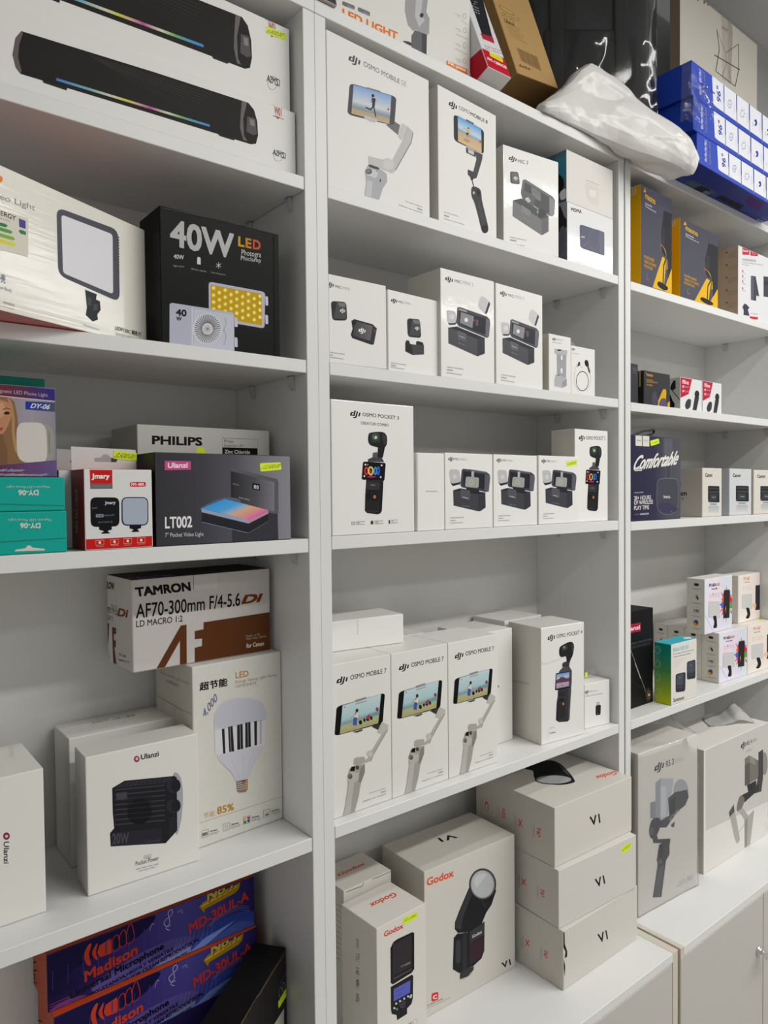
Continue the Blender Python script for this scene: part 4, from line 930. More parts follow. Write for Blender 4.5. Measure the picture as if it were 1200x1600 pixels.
   ('L','3a3a3c',.5,[(.76,.087),(.839,.085),(.838,.044),(.759,.047)],1),('S','2a7a3a',[(.778,.054),(.803,.062),(.825,.059),(.816,.052)]),
   ('C','77777a',.4,[(.767,.059),(.794,.067),(.831,.071)]),('T','3a3a3c','节能光源材料',(.854,.065),(.951,.059),(.854,.072),.02),
   ('T','66666a','Energy saving',(.854,.054),(.966,.047),(.854,.061)),('T','66666a','long life lamp',(.854,.044),(.958,.039),(.854,.051)),
  ]),
  ('handwritten_price', None, 'F', [
   ('T','56678a','4,000',(.134,.708),(.28,.793),(.085,.743),0,.2),
  ]),
  ('product_picture', None, 'F', [
   
   ('S','cdcdd6',[(.225,.627),(.232,.714),(.308,.77),(.468,.781),(.663,.755),(.782,.706),(.802,.614),(.795,.506),(.738,.425),(.652,.372),(.592,.305),(.528,.305),(.44,.317),(.397,.372),(.283,.442),(.232,.53)]),
   ('S','c4c4d0',[(.229,.656),(.238,.713),(.308,.767),(.468,.777),(.663,.751),(.779,.702),(.799,.618),(.538,.624),(.332,.624)]),
   ('P','dadade',[(.226,.626),(.802,.614),(.794,.468),(.228,.49)]),('P','2c2a2c',[(.303,.625),(.332,.625),(.339,.484),(.313,.485)]),
   ('P','2c2a2c',[(.371,.629),(.422,.627),(.436,.482),(.38,.486)]),('P','2c2a2c',[(.471,.626),(.534,.626),(.537,.482),(.47,.485)]),
   ('P','2c2a2c',[(.564,.628),(.624,.626),(.626,.482),(.561,.484)]),('P','2c2a2c',[(.667,.623),(.699,.623),(.695,.481),(.667,.483)]),
   ('P','2c2a2c',[(.743,.62),(.75,.62),(.746,.482),(.739,.482)]),('L','9a9aa0',.9,[(.393,.626),(.401,.486)]),
   ('L','9a9aa0',.9,[(.505,.624),(.507,.483)]),('L','9a9aa0',.9,[(.594,.625),(.594,.483)]),('L','bcbcc8',.5,[(.298,.439),(.469,.316)]),
   ('L','bcbcc8',.5,[(.399,.44),(.499,.312)]),('L','bcbcc8',.5,[(.533,.451),(.529,.307)]),('L','bcbcc8',.5,[(.638,.428),(.562,.306)]),
   ('L','bcbcc8',.5,[(.684,.406),(.581,.306)]),('P','8d7d74',[(.454,.307),(.584,.302),(.583,.241),(.556,.23),(.485,.238),(.46,.251)]),
   ('P','b0803a',[(.546,.304),(.584,.302),(.583,.241),(.554,.238)]),('P','4a4444',[(.513,.302),(.561,.3),(.55,.285),(.52,.285)]),
   ('L','d4ccc8',.6,[(.46,.295),(.581,.29)]),('L','d4ccc8',.6,[(.459,.282),(.581,.277)]),('L','d4ccc8',.6,[(.459,.27),(.58,.264)]),
   ('L','d4ccc8',.6,[(.459,.257),(.58,.251)]),
  ]),
  ('side_lettering', None, 'L', [
   ('T','a08f70','Energy Saving Light Series',(.148,.889),(.913,.892),(.15,.911)),('T','77746c','LED球泡系列',(.295,.856),(.655,.855),(.297,.879)),
   ('L','a07f34',1,[(.009,.755),(.23,.75),(.732,.738)]),('L','a07f34',.7,[(.732,.738),(1.027,.746)]),
  ]),
 ],
 'tamron': [
  ('brand_lettering', None, 'F', [
   ('P','5f371c',[(.141,-.018),(.322,.445),(.362,.446),(.359,-.01),(.311,-.011),(.314,.275),(.2,-.014)]),
   ('P','5f371c',[(.483,.447),(1.006,.465),(1.004,-.001),(.415,-.011),(.417,.171),(.469,.179),(.47,.264),(.418,.268),(.419,.361),(.482,.368)]),
   ('T','171412','TAMRON',(.027,.813),(.398,.82),(.02,.917),.06),('T','171412','AF70-300mm F/4-5.6',(.024,.581),(.76,.586),(.026,.737),.015),
   ('T','7a3a16','Di',(.779,.601),(.927,.604),(.787,.706),.06,.15),('T','171412','LD MACRO 1:2',(.025,.488),(.335,.487),(.026,.558),.01),
   ('T','d8d0c8','for Canon',(.803,.072),(.944,.069),(.804,.127),.03),('T','b0a090','Model : A17E',(.802,.202),(.911,.199),(.802,.227)),
   ('T','b0a090','Filter Size : 62mm',(.802,.168),(.964,.168),(.802,.194)),
  ]),
  ('tape_strip', 'clear sticky tape over the lid edge', 'F', [
   ('P','d2cdc7',[(.417,.992),(.591,1),(.589,.82),(.417,.829)]),('L','2a2622',.5,[(.416,.992),(.417,.829)]),
  ]),
  ('side_lettering', None, 'L', [
   ('T','171412','TAMRON',(-.396,.827),(.279,.843),(-.333,.91),.05),('T','7a3a16','Di',(.45,.561),(.834,.578),(.469,.654),.05,.1),
   ('T','333028','AF70-300mm F/4-5.6',(-.362,.543),(.437,.565),(-.353,.657)),('T','333028','LD MACRO 1:2',(-.173,.47),(.253,.484),(-.169,.528)),
   ('P','5f371c',[(-.128,.433),(.08,.442),(-.018,.01),(-.126,.01)]),
   ('P','dad6d2',[(-.086,.006),(.146,.435),(.218,.002),(.126,-.01),(.09,.216),(.007,-.009)]),
   ('P','5f371c',[(.196,.413),(.364,.419),(.359,.349),(.269,.342),(.264,.272),(.34,.272),(.335,.196),(.271,.194),(.359,-.003),(.217,-.007)]),
   ('T','2a2622','for Canon',(.468,.123),(.744,.133),(.471,.161)),('T','2a2622','TAMRON CO.,LTD',(.413,.055),(.86,.086),(.415,.081)),
  ]),
  ('top_lettering', None, 'T', [
   ('T','34406a','CANON',(-.018,-.112),(.301,-.039),(.001,.295),.05),
  ]),
 ],
 'u20A': [
  ('product_picture', None, 'F', [
   ('S','a7a7ae',[(.761,.722),(.82,.708),(.847,.618),(.848,.489),(.826,.343),(.778,.258),(.75,.468)]),
   ('P','222126',[(.218,.736),(.325,.768),(.774,.712),(.796,.694),(.791,.287),(.682,.215),(.196,.313),(.192,.412),(.228,.439),(.219,.558)]),
   ('P','34333a',[(.235,.733),(.343,.758),(.768,.708),(.687,.676)]),('L','222126',1,[(.343,.756),(.306,.725)]),
   ('L','222126',1,[(.382,.751),(.348,.719)]),('L','222126',1,[(.42,.746),(.39,.714)]),('L','222126',1,[(.46,.742),(.433,.709)]),
   ('L','222126',1,[(.499,.737),(.476,.703)]),('L','222126',1,[(.539,.732),(.519,.698)]),('L','222126',1,[(.579,.727),(.563,.692)]),
   ('L','222126',1,[(.619,.722),(.607,.687)]),('L','222126',1,[(.66,.717),(.651,.681)]),('L','3f3e47',1.6,[(.241,.718),(.684,.659)]),
   ('L','3f3e47',1.6,[(.24,.682),(.683,.621)]),('L','3f3e47',1.6,[(.239,.645),(.682,.583)]),('L','3f3e47',1.6,[(.238,.609),(.681,.545)]),
   ('L','3f3e47',1.6,[(.237,.572),(.681,.507)]),('L','3f3e47',1.6,[(.236,.536),(.68,.469)]),('L','3f3e47',1.6,[(.236,.499),(.679,.431)]),
   ('L','3f3e47',1.6,[(.235,.463),(.678,.393)]),
   ('S','19181c',[(.351,.569),(.4,.604),(.498,.593),(.553,.523),(.551,.45),(.494,.416),(.408,.429),(.355,.485)]),
   ('L','2b2a31',1.2,[(.352,.628),(.561,.599)]),('L','2b2a31',1.2,[(.351,.592),(.56,.562)]),('L','2b2a31',1.2,[(.35,.555),(.559,.524)]),
   ('L','2b2a31',1.2,[(.35,.518),(.558,.486)]),('L','2b2a31',1.2,[(.349,.481),(.557,.449)]),
   ('P','48464f',[(.252,.693),(.344,.682),(.343,.635),(.251,.645)]),('P','2c2a33',[(.202,.414),(.646,.338),(.644,.229),(.196,.313)]),
   ('T','4d4b56','20W',(.21,.324),(.351,.301),(.212,.402),.02),('T','4a4852','Ulanzi',(.491,.263),(.629,.241),(.491,.286)),
   ('L','3c3b42',.9,[(.715,.39),(.774,.411)]),('L','3c3b42',.9,[(.715,.369),(.774,.39)]),('L','3c3b42',.9,[(.715,.348),(.773,.368)]),
   ('L','3c3b42',.9,[(.714,.327),(.773,.347)]),('L','3c3b42',.9,[(.714,.305),(.773,.326)]),('L','3c3b42',.9,[(.713,.284),(.772,.304)]),
   ('L','3c3b42',.9,[(.713,.263),(.772,.283)]),('E','2f2e35',(.76,.637),(.822,.624),(.758,.582)),('E','232228',(.786,.636),(.83,.626),(.785,.587)),
   ('E','2f2e35',(.756,.482),(.819,.468),(.755,.427)),('E','232228',(.782,.481),(.827,.471),(.781,.432)),
  ]),
  ('brand_lettering', None, 'F', [
   ('E','a02c50',(.435,.908),(.459,.903),(.434,.885)),('T','d8d2ca','e',(.424,.899),(.447,.898),(.424,.921),.06),
   ('T','35343a','Ulanzi',(.472,.895),(.632,.892),(.472,.934),.02),('R','d8d5ce',.4,[(.479,.172),(.551,.166),(.551,.143),(.478,.147)]),
   ('L','77767a',.35,[(.483,.171),(.549,.166),(.548,.142),(.482,.147)],1),('T','77767a','RGB',(.494,.149),(.536,.147),(.495,.162)),
   ('T','66656a','Pocket Power',(.407,.115),(.614,.105),(.408,.147)),('T','7a797d','20W RGB Video Light',(.41,.08),(.612,.07),(.411,.093)),
   ('T','7a797d','20W RGB 口袋灯',(.437,.062),(.584,.054),(.437,.073)),
  ]),
  ('top_lettering', None, 'T', [
   ('T','4a4948','便携口袋灯 ULANZI',(.791,1.206),(.374,1.276),(.771,.99)),
  ]),
 ],
 'u20B': [
  ('top_lettering', None, 'T', [
   ('T','5a5958','便携口袋灯 ULANZI',(.736,.728),(.316,.745),(.717,.57)),
  ]),
 ],
 'uBig': [
  ('brand_lettering', None, 'F', [
   ('E','8a2c50',(.683,.6),(.71,.594),(.682,.575)),('T','d8d2ca','e',(.672,.611),(.672,.592),(.696,.606),.06),
   ('T','3a3a40','Ulanzi',(.66,.569),(.656,.421),(.703,.559),.02),
  ]),
  ('top_lettering', None, 'T', [
   ('L','66635f',.6,[(.892,1.014),(.93,1.011)]),('L','66635f',.6,[(.882,.956),(.92,.953)]),('L','66635f',.6,[(.872,.899),(.909,.896)]),
   ('L','66635f',.6,[(.862,.842),(.899,.839)]),('L','66635f',.6,[(.852,.786),(.889,.783)]),('L','66635f',.6,[(.843,.731),(.879,.727)]),
   ('L','66635f',.6,[(.833,.676),(.87,.673)]),('L','66635f',.6,[(.824,.622),(.86,.619)]),('L','66635f',.6,[(.814,.569),(.851,.565)]),
  ]),
 ],
 'madA': [
  ('printed_artwork', None, 'F', [
   ('G',[(0,'1c1640'),(.15,'2a1f58'),(.4,'40327a'),(.6,'4c4690'),(.8,'3c3a84'),(1,'2a2058')],[(-.009,-.34),(1.006,-.012),(1.01,1.015),(-.002,.966)]),
   ('S','1c1642',[(.004,.933),(.273,.967),(.479,.961),(.373,.663),(.151,.622),(.012,.424)]),
   ('S','5a5098',[(.184,.128),(.371,.362),(.585,.385),(.669,.201),(.474,-.011),(.292,-.208)]),
   ('S','7a86bc',[(.421,-.076),(.556,.116),(.669,.095),(.611,-.131),(.473,-.267)]),
   ('S','6a3a78',[(.004,.013),(.09,.099),(.183,-.017),(.1,-.208),(.008,-.231)]),
   ('S','3448a0',[(.669,.201),(.817,.382),(.972,.348),(.995,.061),(.816,.028),(.668,-.064)]),('L','8a84c0',.35,[(.585,.332),(.527,-.203)]),
   ('L','8a84c0',.35,[(.607,.345),(.555,-.175)]),('L','8a84c0',.35,[(.63,.358),(.583,-.148)]),('L','8a84c0',.35,[(.653,.37),(.611,-.12)]),
   ('L','8a84c0',.35,[(.676,.383),(.639,-.092)]),('L','8a84c0',.35,[(.699,.396),(.668,-.064)]),('L','8a84c0',.35,[(.722,.409),(.697,-.035)]),
   ('L','8a84c0',.35,[(.746,.423),(.726,-.006)]),('L','8a84c0',.35,[(.769,.436),(.756,.023)]),
   ('P','4458a4',[(.582,-.294),(.697,-.003),(.908,.218),(1,.082),(.999,-.008),(.583,-.164),(.317,-.352)]),
   ('P','7a90d0',[(.555,-.144),(.727,.165),(.893,.269),(.756,.066),(.611,-.183)]),('L','5c50a8',.4,[(.025,.687),(.023,.358)]),
   ('L','5c50a8',.4,[(.087,.707),(.085,.374)]),('L','5c50a8',.4,[(.151,.728),(.15,.391)]),('L','5c50a8',.4,[(.217,.749),(.215,.408)]),
   ('L','5c50a8',.4,[(.285,.771),(.283,.425)]),('L','5c50a8',.4,[(.354,.793),(.352,.443)]),('L','5c50a8',.4,[(.425,.816),(.424,.462)]),
   ('L','5c50a8',.4,[(.498,.84),(.497,.48)]),('L','5c50a8',.4,[(.574,.864),(.572,.5)]),('L','5c50a8',.4,[(.651,.889),(.649,.519)]),
   ('L','5c50a8',.4,[(.73,.914),(.729,.54)]),('L','5c50a8',.4,[(.812,.941),(.81,.561)]),
   ('C','6a80c8',.4,[(.757,.335),(.817,.436),(.909,.439),(.964,.304)]),('C','6a80c8',.4,[(.757,.346),(.817,.458),(.909,.467),(.964,.332)]),
   ('C','6a80c8',.4,[(.757,.357),(.818,.479),(.909,.494),(.964,.359)]),('C','6a80c8',.4,[(.757,.367),(.818,.501),(.91,.522),(.964,.387)]),
   ('L','b04878',.5,[(.01,.003),(.095,.017)]),('L','b04878',.5,[(.01,.045),(.095,.055)]),('L','b04878',.5,[(.01,.087),(.096,.093)]),
   ('L','b04878',.5,[(.01,.13),(.096,.131)]),('S','c8402a',[(.155,.751),(.174,.896),(.188,.888),(.176,.726),(.184,.529),(.165,.57)]),
   ('S','c8402a',[(.189,.73),(.206,.85),(.214,.852),(.206,.717),(.213,.579),(.201,.609)]),
   ('P','c8402a',[(.221,.811),(.273,.859),(.274,.594),(.225,.599),(.211,.695)]),('P','6a3a6a',[(.246,.822),(.256,.831),(.254,.625),(.245,.621)]),
   ('C','c8402a',.9,[(.279,.81),(.304,.87),(.309,.638),(.28,.619)],1),('C','c8402a',.9,[(.313,.847),(.336,.912),(.341,.663),(.314,.645)],1),
   ('C','c8402a',.9,[(.343,.835),(.364,.989),(.379,.704),(.347,.643)],1),
   ('P','a8841a',[(.698,.81),(.723,.871),(.912,.98),(.922,.987),(.914,.865),(.892,.807),(.729,.722),(.722,.657)]),
   ('P','d8b83c',[(.708,.817),(.908,.94),(.903,.913),(.712,.779)]),('T','1c1420','No.1',(.745,.824),(.883,.908),(.745,1.012),.05),
   ('T','c8a83a','No.1',(.74,.836),(.879,.919),(.741,1.023),.05),
   ('C','c4bce4',.8,[(.548,.589),(.529,.654),(.548,.729),(.541,.922),(.558,.96),(.56,.868),(.521,.785),(.532,.676),(.556,.67)]),
   ('C','b0a8d8',.7,[(.451,.72),(.462,.832),(.471,.792)]),('C','b0a8d8',.7,[(.588,.854),(.609,.876),(.608,.797)]),
  ]),
  ('brand_lettering', None, 'F', [
   ('T','c8402a','Madison',(.155,.266),(.393,.388),(.153,.462),.04),('T','17121c','Universal Microphone',(.095,.041),(.519,.249),(.092,.199),.03),
   ('T','17121c','INDUSTRY-STANDA,HIGHLY VERSATILE',(.095,-.083),(.564,.183),(.095,-.007),.025),
   ('T','17121c','MICROPHONE TUNED FOR CLEAN REPRODUCTION',(.098,-.185),(.691,.157),(.098,-.108),.025),
   ('T','17121c','OF AMPLIFIED AND ACOUSTIC INSTRUMENTS',(.097,-.299),(.632,-.018),(.097,-.223),.025),
   ('T','17121c','PROFESSIONAL WIRELESS MICROPHONE.',(.101,-.403),(.597,-.171),(.101,-.327),.025),
   ('T','cc3a2a','MD-30UL-A',(.646,.365),(.968,.567),(.642,.562),.03),
  ]),
  ('side_lettering', None, 'L', [
   ('T','2a1208','Universal',(-.158,.328),(-.091,-.732),(.26,.532),.02),('T','2a1208','Microphone',(-.671,.052),(-.609,-1.111),(-.274,.246),.02),
  ]),
 ],
 'madB': [
  ('=', 'madA', 0),
  ('=', 'madA', 1),
  ('=', 'madA', 2),
 ],
 'blk': [
  ('price_sticker', 'yellow price sticker', 'F', [
   ('R','d9ee1a',.1,[(.838,.731),(.996,.724),(.999,.669),(.846,.681)]),
  ]),
  ('brand_lettering', None, 'F', [
   ('O','b8b0ac',.5,(.887,.763),(.919,.744),(.886,.731)),('O','b8b0ac',.5,(.947,.763),(.974,.747),(.946,.734)),
   ('L','2a64c0',1.2,[(.868,.828),(.978,.832)]),('L','8a6a48',1,[(.226,.993),(.465,.996),(.51,.984),(.754,.984),(.983,.969)]),
   ('P','b8b4ac',[(.766,.636),(.947,.619),(.94,.446),(.76,.496)]),
  ]),
 ],
 'omse': [
  ('brand_lettering', None, 'F', [
   ('D','55555c',(.195,.852),(.311,.857),(.196,.914)),('T','77777a','OSMO MOBILE',(.335,.878),(.689,.873),(.335,.912),.005),
   ('T','b8b6b2','SE',(.705,.873),(.759,.875),(.705,.909)),('T','77777a','Smartphone Stabilizer',(.739,.067),(.918,.065),(.739,.077)),
   ('T','77777a','手机云台',(.86,.044),(.918,.044),(.86,.056),.02),('T','77777a','Stabilisateur pour smartphone',(.668,.024),(.918,.022),(.668,.036)),
  ]),
  ('product_picture', None, 'F', [
   ('P','77777c',[(.546,.549),(.63,.598),(.689,.589),(.666,.515)]),('R','55565c',.12,[(.205,.724),(.655,.774),(.63,.567),(.179,.51)]),
   ('G',[(0,'c6b08e'),(.18,'b8a88e'),(.24,'8a9aa4'),(.34,'a8b4bc'),(.45,'d4dade'),(1,'86aede')],[(.217,.528),(.24,.723),(.603,.765),(.581,.564)]),
   ('E','3a3236',(.421,.708),(.435,.712),(.421,.697)),('P','40383c',[(.409,.691),(.448,.698),(.436,.635),(.414,.63)]),
   ('L','40383c',2.2,[(.421,.633),(.397,.608),(.35,.608)]),('L','40383c',2.2,[(.429,.635),(.438,.602),(.448,.574)]),
   ('L','c0a088',1.3,[(.411,.688),(.4,.659),(.419,.656)]),('L','c0a088',1.3,[(.445,.695),(.459,.679)]),
   ('E','d0405a',(.571,.662),(.581,.665),(.571,.654)),('P','8a8a8e',[(.363,.747),(.493,.763),(.49,.754),(.367,.738)]),
   ('P','c6c6c8',[(.336,.552),(.453,.561),(.467,.554),(.434,.532),(.391,.527),(.336,.533)]),
   ('P','cfcdca',[(.666,.513),(.709,.608),(.769,.603),(.788,.589),(.737,.495),(.688,.491)]),('L','9a989a',.6,[(.772,.599),(.728,.515)]),
   ('P','c6c4c2',[(.775,.598),(.826,.582),(.806,.501),(.636,.259),(.601,.317),(.707,.478),(.741,.537)]),
   ('L','8c8c90',1.6,[(.823,.574),(.803,.5),(.639,.265)]),
   ('P','c9c7c5',[(.372,.291),(.511,.302),(.563,.329),(.626,.306),(.636,.256),(.6,.231),(.523,.236),(.374,.239)]),
   ('E','d4d2cf',(.568,.287),(.623,.301),(.568,.25)),
   ('P','b4b4b8',[(.339,.18),(.352,.209),(.374,.232),(.485,.233),(.548,.216),(.553,.164),(.509,.106),(.472,.019),(.33,.016),(.348,.105)]),
   ('P','c8c8cb',[(.36,.126),(.409,.129),(.396,.022),(.335,.019)]),('R','cfcfd1',.3,[(.34,.206),(.466,.212),(.447,.156),(.346,.161)]),
   ('R','505056',.4,[(.369,.237),(.477,.239),(.473,.221),(.371,.218)]),('E','6a6a6e',(.373,.187),(.405,.195),(.373,.168)),
   ('E','8c8c90',(.369,.189),(.387,.194),(.368,.179)),('R','3c3c40',.4,[(.479,.159),(.494,.168),(.489,.147),(.477,.14)]),
   ('E','c06a6a',(.451,.209),(.456,.21),(.451,.205)),
  ]),
 ],
 'om8': [
  ('brand_lettering', None, 'F', [
   ('D','2e2e32',(.174,.873),(.318,.872),(.179,.93)),('T','6a6a6c','OSMO',(.344,.895),(.528,.899),(.344,.925)),
   ('T','2e2e32','MOBILE 8',(.542,.896),(.841,.897),(.543,.924),.015),('T','77777a','Smartphone Stabilizer',(.087,.072),(.326,.078),(.087,.083)),
   ('T','77777a','手机云台',(.086,.046),(.17,.049),(.086,.059),.02),('T','77777a','Stabilisateur pour smartphone',(.086,.022),(.417,.032),(.086,.033)),
  ]),
  ('product_picture', None, 'F', [
   ('R','3a3a3c',.14,[(.254,.841),(.778,.834),(.771,.643),(.258,.642)]),
   ('G',[(0,'dcbf98'),(.4,'ccb28c'),(.46,'86a8c0'),(.58,'c8dcea'),(1,'5aa0dc')],[(.326,.652),(.323,.844),(.726,.837),(.733,.644)]),
   ('L','c49a78',1.2,[(.409,.767),(.483,.773),(.544,.76)]),('P','d8c41c',[(.474,.773),(.516,.777),(.511,.753),(.466,.748)]),
   ('P','2c2c34',[(.462,.747),(.511,.753),(.492,.732),(.466,.732)]),('L','b08868',1.4,[(.473,.732),(.488,.71)]),
   ('L','b08868',1.4,[(.492,.736),(.51,.719)]),('E','8a5a3a',(.502,.789),(.517,.792),(.502,.782)),
   ('S','b8986c',[(.417,.691),(.51,.698),(.528,.684),(.454,.678)]),('E','c03040',(.705,.73),(.718,.733),(.705,.721)),
   ('P','6e6e70',[(.462,.85),(.596,.85),(.596,.835),(.462,.834)]),('P','4a4a4c',[(.459,.634),(.622,.639),(.621,.593),(.462,.594)]),
   ('P','d0cecb',[(.494,.625),(.599,.628),(.593,.602),(.499,.601)]),('P','b0b0b2',[(.481,.651),(.603,.653),(.599,.63),(.486,.626)]),
   ('P','515155',[(.612,.637),(.75,.639),(.74,.596),(.661,.467),(.578,.464),(.64,.58)]),('L','3a3a3e',1,[(.707,.59),(.638,.484)]),
   ('P','4a4a4e',[(.488,.471),(.6,.472),(.661,.465),(.638,.435),(.562,.409),(.487,.434)]),
   ('P','3a3a3e',[(.534,.422),(.581,.427),(.573,.403),(.539,.401)]),('L','4a4a4e',2.4,[(.558,.406),(.591,.356)]),
   ('S','47474b',[(.551,.341),(.603,.362),(.694,.359),(.722,.328),(.735,.275),(.788,.183),(.842,.085),(.826,.044),(.767,.028),(.724,.045),(.662,.145),(.601,.234),(.55,.28)]),
   ('S','2f2f33',[(.725,.075),(.83,.101),(.836,.054),(.767,.028),(.728,.042)]),('S','2f2f33',[(.636,.333),(.675,.348),(.703,.32),(.664,.296)]),
   ('P','c8b8b0',[(.572,.319),(.606,.322),(.602,.301),(.572,.3)]),('L','66666a',.8,[(.673,.256),(.758,.101)]),
  ]),
 ],
 'mic3': [
  ('brand_lettering', None, 'F', [
   ('D','3a3a3e',(.094,.848),(.241,.852),(.098,.909)),('T','4a4a4c','MIC 3',(.26,.859),(.436,.875),(.26,.896),.005),
   ('T','77777a','WIRELESS MICROPHONE',(.106,.084),(.402,.09),(.106,.097)),('T','77777a','无线麦克风',(.106,.054),(.221,.057),(.106,.071),.02),
   ('T','77777a','MICROPHONE SANS FIL',(.105,.018),(.372,.03),(.105,.031)),
  ]),
  ('product_picture', None, 'F', [
   ('R','4e4e50',.2,[(.119,.75),(.261,.767),(.29,.647),(.122,.632)]),('R','66666a',.2,[(.149,.743),(.253,.752),(.275,.657),(.151,.647)]),
   ('D','e4e4e4',(.18,.673),(.255,.678),(.18,.716)),
   ('P','6c6c6e',[(.34,.701),(.387,.716),(.886,.621),(.937,.585),(.918,.442),(.875,.411),(.761,.416),(.319,.522),(.301,.565)]),
   ('P','444446',[(.374,.685),(.826,.604),(.825,.433),(.725,.435),(.348,.524)]),
   ('P','8a8a8c',[(.826,.604),(.931,.584),(.913,.439),(.875,.413),(.825,.433)]),('P','77777a',[(.492,.661),(.667,.624),(.667,.536),(.501,.554)]),
   ('L','39393c',.6,[(.531,.619),(.746,.582),(.736,.492)]),('P','5c5c5e',[(.339,.609),(.565,.564),(.533,.441),(.329,.487)]),
   ('D','e8e8e8',(.386,.492),(.476,.479),(.392,.547)),('P','747476',[(.159,.467),(.315,.513),(.809,.406),(.808,.245),(.684,.188),(.158,.308)]),
   ('P','464648',[(.169,.468),(.315,.509),(.805,.401),(.675,.348)]),('P','626264',[(.675,.348),(.805,.401),(.808,.245),(.684,.188)]),
   ('P','828284',[(.315,.446),(.481,.407),(.475,.348),(.314,.373)]),('S','333336',[(.588,.425),(.686,.462),(.765,.43),(.705,.382),(.607,.373)]),
   ('E','60a080',(.607,.417),(.625,.42),(.607,.395)),('E','c04040',(.603,.375),(.615,.377),(.603,.366)),
   ('E','9a9a9c',(.359,.319),(.367,.32),(.359,.315)),('E','9a9a9c',(.392,.312),(.4,.313),(.392,.307)),
   ('E','9a9a9c',(.424,.304),(.432,.306),(.424,.3)),('E','9a9a9c',(.457,.297),(.465,.298),(.457,.293)),
  ]),
 ],
 'moma': [
  ('brand_lettering', None, 'F', [
   ('T','26262a','MOMA',(.079,.86),(.3,.885),(.079,.923),.04),
  ]),
  ('product_picture', None, 'F', [
   ('R','4c4e66',.13,[(.256,.694),(.797,.708),(.801,.289),(.267,.29)]),('O','5c5e76',1.2,(.566,.511),(.684,.544),(.566,.334)),
   ('O','5a5c74',.8,(.629,.51),(.761,.546),(.629,.314)),('P','b4b6c4',[(.29,.497),(.367,.51),(.367,.488),(.29,.473)]),
   ('L','74768c',.8,[(.328,.334),(.45,.441)]),('P','5a5c72',[(.689,.71),(.797,.708),(.801,.289),(.7,.289)]),
  ]),
  ('side_picture', None, 'L', [
   ('P','8e8e94',[(.819,1.022),(1.008,.997),(1.012,.707),(.818,.76)]),('S','232326',[(.819,.977),(.935,.764),(.993,.676),(.971,.557),(.817,.507)]),
   ('S','5c5c68',[(.817,.507),(.91,.609),(.987,.463),(1.01,.018),(.815,.091)]),('L','3a3a44',.8,[(.836,.394),(.934,.513)]),
   ('L','3a3a44',.8,[(.836,.312),(.934,.432)]),('L','3a3a44',.8,[(.835,.231),(.933,.351)]),('L','3a3a44',.8,[(.835,.15),(.933,.27)]),
  ]),
 ],
 'teal': [
  ('printed_artwork', None, 'F', [
   ('L','b08a72',.7,[(.404,.569),(.686,.578)]),('S','dcd6ce',[(.408,.514),(.674,.502),(.662,.155),(.51,.163),(.419,.276)]),
   ('P','e8e4de',[(.476,.414),(.615,.426),(.603,.293),(.487,.292)]),('L','cfc9c1',.5,[(.465,.442),(.841,.502)]),
  ]),
  ('side_picture', None, 'L', [
   ('G',[(0,'3a4a52'),(.35,'55646e'),(.5,'2f7f96'),(.8,'3f8ea4'),(1,'5a6c70')],[(.752,.034),(.756,1.008),(1,1.006),(1.009,.011)]),
   ('S','17181a',[(.754,.594),(.889,.514),(.945,.361),(.901,.232),(.79,.229)]),('S','d0d0d0',[(.852,.208),(.973,.248),(.997,.076),(.876,.065)]),
  ]),
 ],
 'mmA': [
  ('brand_lettering', None, 'F', [
   ('D','2e2e32',(-.031,.844),(.091,.844),(-.026,.91)),('T','55555a','MIC',(.113,.857),(.218,.857),(.113,.889),.005),
   ('T','b4b2ae','MINI',(.238,.858),(.355,.858),(.239,.889)),('T','77777a','WIRELESS MICROPHONE',(0,.108),(.257,.106),(0,.122)),
   ('T','77777a','无线麦克风',(-.001,.08),(.061,.079),(0,.094),.01),('T','77777a','MICROPHONE SANS FIL',(-.001,.053),(.242,.051),(-.001,.067)),
  ]),
  ('product_picture', None, 'F', [
   ('R','37373a',.22,[(.033,.698),(.294,.717),(.308,.507),(.056,.48)]),
   ('P','525255',[(.13,.698),(.275,.707),(.295,.554),(.272,.522),(.077,.506),(.121,.637)]),
   ('P','7a7a7c',[(.151,.693),(.277,.701),(.283,.657),(.177,.653)]),('D','e4e0da',(.183,.581),(.275,.584),(.187,.634)),
   ('P','333336',[(.377,.511),(.428,.537),(.749,.513),(.827,.471),(.767,.274),(.718,.269),(.39,.313),(.364,.349),(.397,.423)]),
   ('G',[(0,'4a4a4d'),(1,'6a6a6d')],[(.406,.342),(.704,.313),(.75,.494),(.437,.516)]),('P','3e3e41',[(.75,.494),(.827,.469),(.767,.276),(.708,.311)]),
   ('E','29292b',(.428,.493),(.459,.497),(.427,.467)),('D','f0eee8',(.496,.383),(.626,.379),(.502,.451)),
   ('E','e04028',(.79,.438),(.801,.439),(.789,.427)),
  ]),
 ],
 'mmB': [
  ('brand_lettering', None, 'F', [
   ('D','2e2e32',(.052,.841),(.176,.841),(.056,.902)),('T','55555a','MIC',(.193,.862),(.292,.862),(.194,.891),.005),
   ('T','b4b2ae','MINI',(.309,.864),(.411,.864),(.309,.893)),('T','77777a','WIRELESS MICROPHONE',(.042,.087),(.32,.089),(.042,.102)),
   ('T','77777a','无线麦克风',(.041,.056),(.142,.056),(.042,.074),.01),('T','77777a','MICROPHONE SANS FIL',(.041,.033),(.291,.033),(.041,.047)),
  ]),
  ('product_picture', None, 'F', [
   ('R','37373a',.22,[(.346,.691),(.591,.71),(.617,.472),(.357,.457)]),
   ('P','4e4e51',[(.451,.695),(.577,.705),(.604,.542),(.575,.493),(.391,.483),(.431,.636)]),
